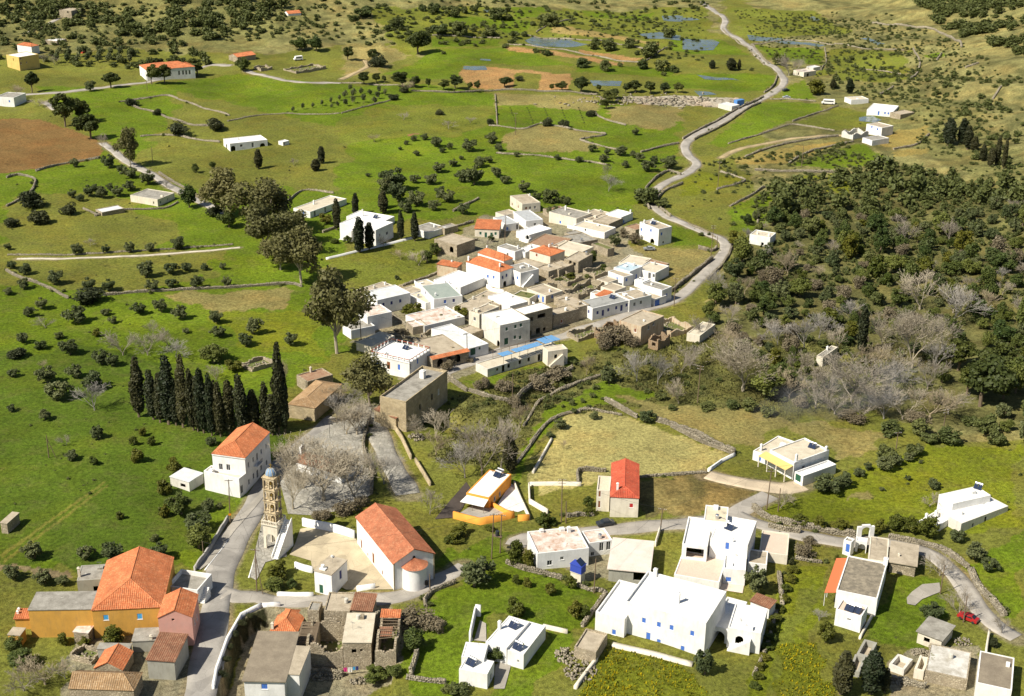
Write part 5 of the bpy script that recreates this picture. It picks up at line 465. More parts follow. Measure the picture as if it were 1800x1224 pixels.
["bare","grey leafless bush standing in the plain","bare bushes of the plain",[[-55.1,667.4,7.2,3.3],[-32.2,650.7,7.1,4.1],[-65.6,625.8,6.3,3.5],[39.0,544.9,8.6,7],[38.8,562.5,4.4,7.2],[-58.8,728.3,8.9,6.1],[-22.1,664.3,6.2,3.3]]],
["dark","small dark bush on a field wall in the plain","plain bushes",[[-11.7,658.6,4.9,3.2],[24.3,654.6,7.1,4.1],[-38.0,681.8,5.3,3],[37.7,682.4,6.3,3.8],[16.0,656.4,8.1,4.5]]],
["sapling","small young tree of the far orchard","far orchard",[[-89.5,712.4,3.7,4],[-85.3,714.8,3.7,4.6],[-82.2,723.4,3.3,3.6],[-77.4,721.0,3.3,3.3],[-72.7,713.4,3.7,3.7],[-84.1,700.1,3.7,3.8],[-78.5,702.5,3.7,4.3],[-72.8,699.8,3.7,4],[-69.6,723.5,3.3,3.5],[-87.2,692.8,3.6,3.7],[-72.8,725.6,3.3,4.1],[-89.1,734.6,3.2,3.4]]],
["sapling","tiny sapling planted in rows in the plain","sapling rows",[[-2.7,698.7,1.2,0.6],[-2.2,692.3,1.2,0.6],[-1.7,686.8,1.2,0.6],[-1.2,680.0,1.2,0.6],[-0.7,673.1,1.1,0.7],[-0.2,666.0,1.1,0.6],[0.3,659.7,1.1,0.6],[6.1,702.2,1.2,0.7],[6.6,697.1,1.2,0.6],[7.0,689.5,1.2,0.7],[7.5,681.9,1.2,0.6],[7.9,673.1,1.1,0.6],[8.3,666.9,1.1,0.7],[8.7,662.4,1.1,0.6],[15.0,704.7,1.2,0.7],[15.4,697.3,1.2,0.7],[15.8,690.7,1.2,0.6],[16.1,682.5,1.2,0.6],[16.4,676.2,1.1,0.6],[16.8,671.3,1.1,0.6],[17.2,664.7,1.1,0.6],[23.8,701.9,1.2,0.7],[24.2,696.0,1.2,0.7],[24.4,689.4,1.2,0.6],[24.8,684.5,1.2,0.6],[25.1,679.8,1.2,0.6],[25.4,673.5,1.1,0.6],[25.6,666.3,1.1,0.6],[32.5,699.0,1.2,0.6],[32.9,694.5,1.2,0.7],[33.2,690.1,1.2,0.6],[33.5,685.1,1.2,0.6],[33.7,679.3,1.2,0.7],[33.9,672.8,1.1,0.6],[34.1,666.6,1.1,0.7]]],
["sapling","small young tree in the far left green field","far left saplings",[[-112.5,683.5,2.5,2.8],[-107.8,687.3,2.5,3.1],[-103.4,691.0,2.3,2.7],[-99.0,693.9,2.4,2.8],[-95.2,699.0,2.8,3.3],[-91.5,704.6,2.8,3.1],[-91.2,693.8,2.6,2.6],[-93.6,689.6,2.1,2.2]]],
["olive","olive tree in the row just above the white path","path row olives",[[-152.1,453.2,6.1,4.5],[-143.0,455.1,4.6,3.4],[-134.6,456.0,5.6,4.2],[-128.4,457.9,5.1,3.3],[-119.4,462.1,7.7,5.5]]],
["olive","olive tree in the upper row between path and long stone wall","upper row olives",[[-122.6,429.9,8.4,6.1],[-115.5,434.4,6.8,4.9],[-110.9,438.1,5.1,3.8],[-105.3,440.3,4.1,2.8],[-99.6,441.8,3.8,2.7]]],
["olive","olive tree standing directly above the long stone wall","lower row olives",[[-117.2,418.1,6.6,4.7],[-112.4,421.4,5.6,3.6],[-104.0,421.4,6.6,5],[-94.4,424.8,5,3.8],[-131.3,416.8,6.9,4.3],[-137.8,416.6,6.5,5]]],
["olive","olive tree at the left edge above the curving wall","left edge olives",[[-151.0,423.2,7.3,5.5],[-163.8,432.4,6.4,4.5],[-171.0,439.4,4.9,3],[-159.7,418.4,5.7,4.2],[-162.7,412.7,4.6,2.9],[-179.0,459.7,3.7,2.8]]],
["dark","wide dark bush at the end of the long stone wall","dark bush",[[-135.2,407.8,12,5.5]]],
["olive","olive tree in the grove below the long stone wall","middle grove olives",[[-148.0,400.6,5.7,4.1],[-133.3,390.0,9.8,6.1],[-126.7,395.6,4.5,2.8],[-122.3,389.4,3.8,2.7],[-116.1,397.0,6.3,4.4],[-110.0,398.8,6.9,5],[-102.4,393.8,6.8,5.1],[-91.2,390.9,6.8,4.4],[-87.8,379.8,6.4,3.9],[-78.3,382.7,7.8,5.9],[-78.4,372.1,6.9,4.2],[-65.8,374.1,6,4.4],[-98.4,381.7,3.2,2],[-149.9,393.6,5,3.7]]],
["broad","dense dark green tree near the ruined sheds","shed tree",[[-85.2,359.0,10,6]]],
["citrus","bright green bush left of the ruined tile-roofed sheds","shed bush",[[-78.2,353.9,6.5,3.8]]],
["bare","small leafless tree in the left grove","left bare trees",[[-142.0,385.4,7.6,2.9],[-107.7,378.6,5,5.1],[-150.9,462.9,4.5,2.7],[-132.9,355.2,3.6,2.4],[-111.4,306.5,4.2,2.9]]],
["bare","wide leafless tan tree between grove and cypress row","tan bare trees",[[-112.9,365.0,11,7.2],[-105.8,365.2,10,6.6],[-101.5,371.9,7.4,5],[-97.2,363.8,9.1,4.9],[-82.2,347.3,5.2,4.2]]],
["olive","olive tree in the deep green orchard left of the cypress row","orchard olives",[[-117.2,358.9,6.6,4.8],[-114.2,357.7,5.5,4.1],[-128.5,365.7,7.5,5.2],[-144.6,372.7,5.4,4],[-121.7,349.3,6.7,4.3],[-128.4,344.8,7.7,5.5],[-122.5,334.1,9.6,6.3],[-114.8,340.9,8.2,6.1],[-121.4,321.1,4.7,3.4],[-104.5,310.4,5.6,3.8],[-75.5,307.4,4.1,2.8],[-107.3,297.8,4.9,3],[-139.4,348.5,4.5,2.8],[-132.0,326.1,3.3,2.3]]],
["bare","grey half-bare tree in front of the cypress row","orchard grey tree",[[-110.3,327.2,10,7.5]]],
["dark","dark hedge bush at the left edge of the orchard","orchard hedge",[[-142.8,361.5,7.5,3.3]]],
["shrub","pale prickly bush in the left orchard","orchard cactus",[[-138.1,368.9,5.1,3.2],[-135.2,376.7,4,2.7]]],
["citrus","small yellowish citrus tree in the orchard below cypress row","orchard citrus",[[-124.6,379.1,3.4,3],[-94.6,306.8,3.2,2.6],[-93.9,312.2,3.1,2.6],[-90.1,306.9,3,2.8],[-91.6,297.7,4.7,4.1],[-101.1,295.7,3.1,2.4]]],
["olive","olive tree beside the eucalyptus lane","lane olives",[[-188.9,571.9,6.2,4.5],[-173.6,570.2,8.6,6.4],[-161.0,556.0,9.3,5.8],[-151.4,546.5,9.1,6.3],[-167.0,563.7,5.8,3.8],[-226.5,722.5,8.6,6.3]]],
["olive","olive tree in the little grove left of the cream stone farmhouse","farmhouse grove",[[-175.7,523.5,5.7,3.7],[-171.5,519.4,4.9,3.2],[-170.0,527.1,7.3,5],[-164.6,526.5,7.3,5.5],[-159.4,529.7,7.3,4.6],[-156.3,538.0,7.4,4.7],[-194.0,521.7,3.4,2.4],[-169.7,534.0,4.7,3.5],[-164.4,536.7,4.7,3.3]]],
["dark","round dark bush in the left fields","left dark bushes",[[-186.1,509.1,11,7],[-169.9,500.8,7.8,5.1],[-177.0,489.1,9.7,6.2],[-187.1,486.2,7.3,4],[-156.5,626.7,11,7.3],[-142.9,638.5,12,7],[-196.3,690.4,7.9,4.6],[-178.7,671.7,5.4,3.5],[-115.0,503.0,8.3,5]]],
["broad","dark tree beside the eucalyptus avenue","avenue trees",[[-126.9,514.0,10,9.7],[-106.1,487.4,9.3,7.4],[-135.7,564.1,4.4,4.1],[-129.8,571.0,4.5,3.6]]],
["bare","small leafless tree in the far left fields","far left bare trees",[[-185.1,600.6,4.9,7.7],[-258.4,703.3,9.1,7.9],[-142.5,541.9,6.3,3.9],[-95.8,577.7,4.5,2.9],[-241.1,685.1,9.5,3.8],[-267.3,792.8,7.3,5.5],[-275.0,796.5,7.3,5]]],
["sapling","small bare fruit tree in the far left orchard","far left fruit trees",[[-268.0,798.7,4.9,5],[-262.6,800.9,4.9,5.4],[-256.8,802.0,4.9,5.2],[-250.6,801.5,4.9,5.5],[-244.1,800.5,4.9,5.9],[-237.9,800.2,4.9,5.7],[-232.4,802.2,4.9,4.8],[-226.9,804.6,4.9,5.2],[-271.6,814.1,5,5.6],[-264.8,812.3,4.9,5.5],[-259.0,813.4,5,5.8],[-252.9,813.7,5,5.5],[-247.2,815.5,5,5],[-241.3,816.4,5,5.2],[-235.0,816.3,5,5.9],[-229.5,818.8,5,5.4]]],
["olive","shaggy olive tree behind the ochre house","olives behind ochre house",[[-101.7,252.9,5.8,4.2],[-90.9,252.6,5.1,3.9],[-85.1,252.7,6.8,4.8],[-75.1,253.4,5.8,4.1]]],
["broad","big dark tree at the street wall","street tree",[[-67.7,258.0,8.7,5.6]]],
["shrub","round dark bush alone in the lower left field","field bush",[[-77.9,261.0,2.9,1.8]]],
["citrus","small citrus tree at the edge of the lower left field","lower left citrus",[[-88.0,269.6,2.7,2.2],[-78.2,271.4,3.6,3.3]]],
["olive","shaggy bush left of the grey cement block","left shaggy bushes",[[-103.5,244.6,5.3,3.6],[-96.4,243.2,5,3.7],[-92.4,242.7,4,2.6]]],
["citrus","citrus tree in the ochre house garden","ochre garden trees",[[-76.6,221.9,7,4.4]]],
["citrus","green bush in the ochre house garden","ochre garden bushes",[[-86.1,222.1,4,2.9],[-81.9,221.9,3.6,2.1]]],
["broad","dark tree in the bottom left corner","corner trees",[[-94.9,219.4,5.4,3.2],[-92.0,215.2,7.9,3.4]]],
["bare","grey leafless thicket in the bottom left corner","corner thicket",[[-85.5,209.2,9.3,5.3],[-88.8,207.3,8,4.7],[-82.4,211.1,5.3,3.7]]],
["broad","dense round green tree left of the street","left street trees",[[-74.8,272.9,7.2,5.5]]],
["olive","bushy tree behind the grey stepped wall","stepped wall trees",[[-69.7,265.4,8.3,5.1],[-69.2,274.6,4.3,3.2],[-66.7,275.8,2.3,1.7]]],
["citrus","citrus tree left of the white animal shed","shed citrus",[[-80.3,291.8,5.4,4.7],[-80.9,281.5,5.2,4.4],[-78.6,271.9,3.6,2.8]]],
["plane","big leafless plane tree in front of the plaza chapel","plaza planes",[[-43.4,279.5,18,14]]],
["plane","leafless plane tree at the upper end of the plaza","plaza planes",[[-39.3,314.0,12,8.9]]],
["plane","leafless tree at the lane edge right of the plaza","plaza planes",[[-30.1,288.2,8.8,8.3]]],
["plane","leafless plane tree left of the plaza chapel","plaza planes",[[-48.8,285.2,14,13]]],
["bare","leafless tree on the upper square","upper square trees",[[-45.1,321.8,9.2,7.6],[-42.1,330.7,8.6,7.1],[-38.4,316.9,7.9,6.8],[-42.0,313.9,7.8,6.4],[-47.6,330.3,7.4,6.3]]],
["plane","leafless plane tree behind the bell tower","plaza planes",[[-49.9,275.8,10,11]]],
["plane","leafless plane tree at the right corner of the plaza","plaza planes",[[-35.9,278.6,13,13]]],
["brush","dark tangled bush along the plaza retaining wall","plaza bushes",[[-37.4,273.7,7.6,3.5],[-42.4,271.9,6.1,2.4],[-34.0,277.2,4.6,3.2]]],
["citrus","yellow-green citrus tree beside the lower street corner","corner citrus",[[-48.3,246.5,6.3,4.1]]],
["broad","dark bush under the corner citrus tree","corner bushes",[[-48.6,242.5,6.2,2.8],[-45.2,243.2,3.1,2.2]]],
["bare","tall leafless tree beside the stream behind the orange house","stream bare trees",[[-6.9,294.4,15,14]]],
["bare","leafless grey tree along the stream","stream bare trees",[[-2.2,297.9,12,13],[-10.9,292.3,9.3,9.5],[2.3,321.2,7,5.9],[-18.6,304.6,7.1,6.1],[-18.2,273.7,6.1,5.9]]],
["bare","pale leafless bush below the stone building","pale bushes",[[-19.2,314.6,10,6.8],[-23.4,314.0,7.1,5.4]]],
["brush","dry tangled bush in the stream gully","gully bushes",[[1.1,337.3,5.4,4.2],[7.8,350.2,10,4.7],[12.6,356.4,9.6,4.4],[-2.0,343.0,6.3,4.2],[-7.8,344.7,5.9,3.9],[-18.0,356.7,4.8,4]]],
["brush","rusty creeper-covered bush on the arched ruin","ruin bushes",[[30.8,378.8,12,7.9],[27.2,375.5,7.3,5.8],[35.2,376.7,5.5,4.6]]],
["bare","leafless tree in the valley below the peeling cream house","valley bare trees",[[35.2,351.2,10,9],[40.9,349.3,8.2,9],[48.3,356.7,7.9,7.1],[21.6,361.4,5.3,5.6],[45.4,336.6,7.1,6.8]]],
["olive","olive tree around the head of the sandy field","sandy field olives",[[27.3,350.3,6.8,5.9],[16.9,329.5,2.4,1.8],[20.8,332.9,2.1,1.4],[21.8,325.8,3.8,2.7],[13.2,320.1,4.8,3],[10.2,315.0,2.9,1.8],[35.3,324.9,6.4,4]]],
["bare","small bare tree in the sandy field","sandy field bare tree",[[13.4,308.9,2.3,2.5]]],
["citrus","orange-leaved small tree in the valley","orange-leaved tree",[[44.1,345.8,3,3.1]]],
["shrub","green bush at the valley edge above the dry slope","valley bushes",[[67.8,328.2,5.3,4.1],[40.4,339.5,4.6,3],[63.6,332.5,6.2,4.1],[59.2,333.1,4.9,3],[43.1,332.9,3.3,1.9],[52.6,333.5,6.2,2.3]]],
["plane","wide leafless tree in the middle of the valley","valley bare trees big",[[64.0,343.8,19,15]]],
["plane","largest leafless pale tree in the valley behind the smoke","valley bare trees big",[[91.9,336.3,22,14]]],
["plane","yellowish leafless tree in the right of the valley","valley bare trees big",[[115.6,362.7,17,17]]],
["bare","leafless grey tree among the dark valley evergreens","valley bare trees",[[110.9,376.7,11,11],[106.2,398.7,8.5,7.1],[130.7,410.4,14,12],[137.4,396.4,15,12],[87.4,378.2,10,9.1],[51.2,360.0,9,7.1],[150.8,407.3,8,6.6],[66.0,422.3,8.2,9.4]]],
["bare","tangled leafless tree at the lower edge of the valley","valley edge bare trees",[[81.7,333.1,12,7.6],[86.1,329.5,11,6.6],[92.7,327.5,12,6.5],[98.9,328.2,12,7.6],[103.9,328.0,12,8.1],[111.2,328.9,14,8.6],[117.0,331.6,11,7.6],[75.8,339.4,9.7,7.8],[104.5,344.4,12,10],[97.8,338.4,11,8.8],[86.5,341.0,10,8.8],[82.0,344.8,9.8,8.4]]],
["bare","leafless tree in the middle of the wooded valley","mid valley bare trees",[[102.8,357.1,11,10],[109.3,354.8,11,10],[121.4,359.9,11,10],[116.1,348.3,11,9],[93.5,385.8,9.5,8.1],[80.9,355.6,8.9,8.1],[79.7,379.6,9.4,7.4],[76.2,385.8,9.5,6.9],[62.7,371.9,9.8,8.4],[57.4,383.7,8.2,6.9],[120.0,385.6,10,9.2],[128.2,376.3,10,10],[97.4,376.9,7.5,6.2],[68.1,398.1,7.8,5.9]]],
["brush","low dry brush at the foot of the valley trees","valley brush",[[77.9,334.3,6.2,3.6],[89.5,326.6,8.8,3],[107.1,326.9,8.3,3.5]]],
["citrus","sunlit green tree in the wooded valley","valley green trees",[[76.0,365.0,6.7,5],[97.0,391.8,9.7,8.8],[102.7,385.5,7,6.3],[82.5,364.2,7.3,3.3],[77.8,395.3,5.8,3.5]]],
["broad","dark evergreen beside the big leafless valley tree","valley evergreen",[[69.5,339.2,13,9.3],[75.0,346.9,10,8.4]]],
["pine","yellow-green pine at the right edge of the valley","right edge pines",[[126.8,335.7,16,16],[128.2,360.9,12,10],[138.0,358.0,13,10],[125.5,343.1,11,10],[134.4,340.2,9.1,11]]],
["shrub","bush along the lower valley edge beside the villa","villa bushes",[[98.1,319.1,8.1,4.4],[105.7,319.6,7.6,4.9],[111.7,314.8,8,4.9],[107.6,314.3,5.9,3.4],[100.6,306.2,5.7,4.3],[93.1,304.6,6.8,4.3],[123.3,313.3,6.4,5.3],[123.4,319.9,7.6,6.9]]],
["olive","large grey-green shaggy tree behind the church lane","lane tree",[[-7.2,243.4,10,7.3]]],
["citrus","tall green tree left of the flaking roof house","flaking house trees",[[1.3,252.7,5.4,6.2],[4.2,251.0,4.6,4.9]]],
["citrus","low citrus bush in the green plot left of the large white house","plot citrus",[[1.6,244.3,3.1,2.5],[3.8,243.1,2.8,2.5],[8.5,240.1,3.6,2.9],[13.0,242.8,3.3,3],[2.0,232.0,5.5,4.6],[13.2,232.5,4.5,3.9],[15.4,232.5,3.8,3.2],[-10.9,263.8,5.6,3],[-4.5,266.6,3.4,1.4],[-13.0,260.3,3.7,2]]],
["broad","round dark bush inside the white courtyard","courtyard bush",[[-2.1,217.3,4.3,3.5]]],
["olive","grey-green olive at the right corner of the large white house","corner olive",[[37.2,214.7,5.5,5.7]]],
["broad","very dark bush right of the tile ruin","ruin dark bush",[[-18.1,220.9,6.8,5]]],
["brush","dry brush beside the church lane","lane brush",[[-18.6,228.9,9.6,4.8],[-13.7,227.3,4.9,3.9]]],
["broad","green bush growing inside the stone ruin","ruin inner bush",[[-35.0,231.4,5.7,2.4]]],
["broad","dark shrub at the foot of the stone facade","facade shrubs",[[-25.1,216.9,6.4,3.2],[-20.9,213.0,4.1,2.3]]],
["shrub","grey-green shrub at the bottom below the white front block","bottom shrubs",[[-8.9,208.0,5.2,2.5],[-11.1,207.9,2.8,2.2]]],
["citrus","green bush beside the lane between orange and cream houses","lane bushes",[[7.4,269.5,5.7,3.4],[18.1,275.5,3.8,2.1],[18.3,279.0,3.5,2.8],[9.5,270.1,3.4,2.4],[-11.8,261.3,5.5,3]]],
["olive","round olive tree right of the stepped white house","stepped house olive",[[52.0,243.3,6.4,6.6]]],
["olive","olive tree row below the white villa","villa olives",[[75.0,288.0,9.2,5.1],[79.6,289.2,5.9,4.7]]],
["olive","olive tree along the terrace wall right of the villa","terrace olives",[[91.5,298.2,6.4,4.1],[95.6,301.0,4.6,3.2],[98.8,303.2,4.2,2.6],[102.1,307.2,4.7,3.1],[87.8,298.1,3,2.3],[84.5,295.2,4.1,2.6]]],
["bare","greyish half-bare tree in the green field below the villa","field bare trees",[[63.0,279.4,5.8,4.2],[98.0,281.0,6.2,3.5]]],
["citrus","bush along the inside of the bright dry-stone wall","wall bushes",[[65.9,270.8,4.9,3.1],[70.0,270.5,5.3,3.4],[74.4,270.4,6.4,2.7],[83.5,269.5,4.1,3.7],[87.5,270.4,5.7,4.8],[90.4,269.6,5.7,4.5],[93.4,268.0,7.5,5.5]]],
["olive","small young olive in the field right of the villa","young olives",[[96.3,293.7,2.4,1.6],[101.6,302.3,1.7,1.1],[88.6,288.5,2,1.2],[101.3,289.3,4.4,2.7]]],
["brush","dry bush in the little garden by the lane","lane garden bushes",[[64.2,258.1,5.5,3.6],[66.2,263.3,4.4,2],[58.0,257.0,4,2]]],
["dark","dark clipped bush beside the stepped house yard","clipped bush",[[60.7,254.5,2.2,2]]],
["citrus","green bush left of the annexe with solar panels","annexe bush",[[62.3,226.0,4.9,4.8],[71.2,256.2,2.2,2]]],
["olive","olive tree outside the lane bend at right","bend olives",[[99.5,265.1,4.8,3.6],[101.7,258.1,6.4,4.7],[102.9,253.4,5.3,3.9]]],
["olive","spreading olive behind the cream hut","hut olive",[[85.8,235.3,7.2,3.7]]],
["bare","leafless tree beside the right lane","right lane bare trees",[[91.5,235.9,7.8,5.2],[92.1,251.6,7.5,4.9],[98.0,229.5,4,3.9]]],
["bare","leafless bush near the orange awning","awning bush",[[62.6,233.3,3.7,2.4]]],
["dark","dark bush by the yard wall at right edge","yard bush",[[95.0,224.8,2.3,2.7]]],
["citrus","green garden tree between the navy-windowed and rust-roofed houses","village garden trees",[[-31.4,398.7,9.1,4.8]]],
["citrus","yellow-green garden tree right of the patchy rust roof","village garden trees",[[-15.6,398.2,6.2,4.4]]],
["citrus","narrow green bush beside the balustraded villa","village garden trees",[[-25.0,366.6,3.1,3.7]]],
["olive","leafy vine over the upper village wall","upper village vines",[[15.9,509.3,7.2,4.9],[19.8,504.5,5.5,3.2]]],
["olive","dark olive beside the grass-topped terrace block","village dark olive",[[37.0,471.2,6.2,5.6]]],
["brush","brown creeper on the slope below the edge house","edge house creeper",[[44.3,475.1,6.7,5.6],[40.5,481.8,4.5,4.6]]],
["broad","dark bush right of the roofed stone ruin","ruin side bush",[[27.7,451.7,4.8,5.4]]],
["citrus","bright bush among the stone ruins","ruin bushes mid village",[[31.2,444.7,4.8,2.9],[19.3,435.5,5.2,2.4]]],
["broad","green bush beside the arched stone ruin","arched ruin bushes",[[-28.0,460.1,6,4.5],[-30.0,451.8,6.4,4.9],[-26.5,467.7,4.4,4]]],
["bare","leafless bush in the meadow below the lane wall","meadow bare bushes",[[-46.6,468.2,6.1,4.5],[-39.4,454.1,5.4,3.4],[-32.7,448.7,7.5,4.8],[-9.4,467.8,5,3]]],
["citrus","garden bush left of the large white house","white house bushes",[[-60.0,471.3,4.4,3],[-70.5,493.6,6.9,4.7],[-64.5,470.8,5,2]]],
["brush","dry weeds along the street wall","street weeds",[[-17.0,360.5,4,3.6],[-12.3,362.8,3.1,2],[-33.2,383.2,5.6,2.5]]],
["bare","grey bare tree beside the tallest cypress","cypress side tree",[[-61.2,334.8,3.9,12]]],
["citrus","leafy green weed clump along the garden strip","garden strip weeds",[[60.6,251.6,3.9,1.7],[59.3,247.9,3.9,1.7],[57.9,244.1,3.8,1.6],[56.6,240.5,3.8,1.6],[55.4,237.1,3.7,1.6],[54.1,233.6,3.7,1.6],[52.9,230.2,3.7,1.6],[51.7,226.9,3.6,1.6],[50.6,223.7,3.6,1.5],[49.4,220.3,3.5,1.5],[48.2,217.1,3.5,1.5],[47.1,213.9,3.5,1.5],[46.0,210.8,3.4,1.5]]],
["broad","dark tree at the far road bend","bend trees",[[155.2,819.5,7.5,7.9],[158.7,817.0,7.5,6.8]]],
["bare","brown leafless tree before the farm shed","farm shed trees",[[158.1,791.5,15,12],[164.3,801.0,11,8.9]]],
["citrus","rust-tinted green tree left of the camper van","van tree",[[163.3,740.6,13,9.3]]],
["dark","dark ivy clump on the retaining wall below the white parapet","retaining wall ivy",[[-53.0,229.3,2,1.4],[-53.5,225.8,2,1.6],[-53.7,221.6,1.9,1.5],[-53.7,217.5,2.1,1.6],[-53.5,213.2,2.1,1.6],[-51.7,232.2,1.8,1]]],
["citrus","small green tree in the lower village yards","lower yard trees",[[-22.0,394.1,4.3,2.6],[-16.8,393.6,3.3,2.2]]],
["olive","small grey-green tree between the village houses","village small olives",[[-9.5,412.3,3.2,2.7],[4.0,414.2,3.7,2.7],[-39.2,433.9,2.9,1.9],[-8.0,474.9,3.6,3.1]]],
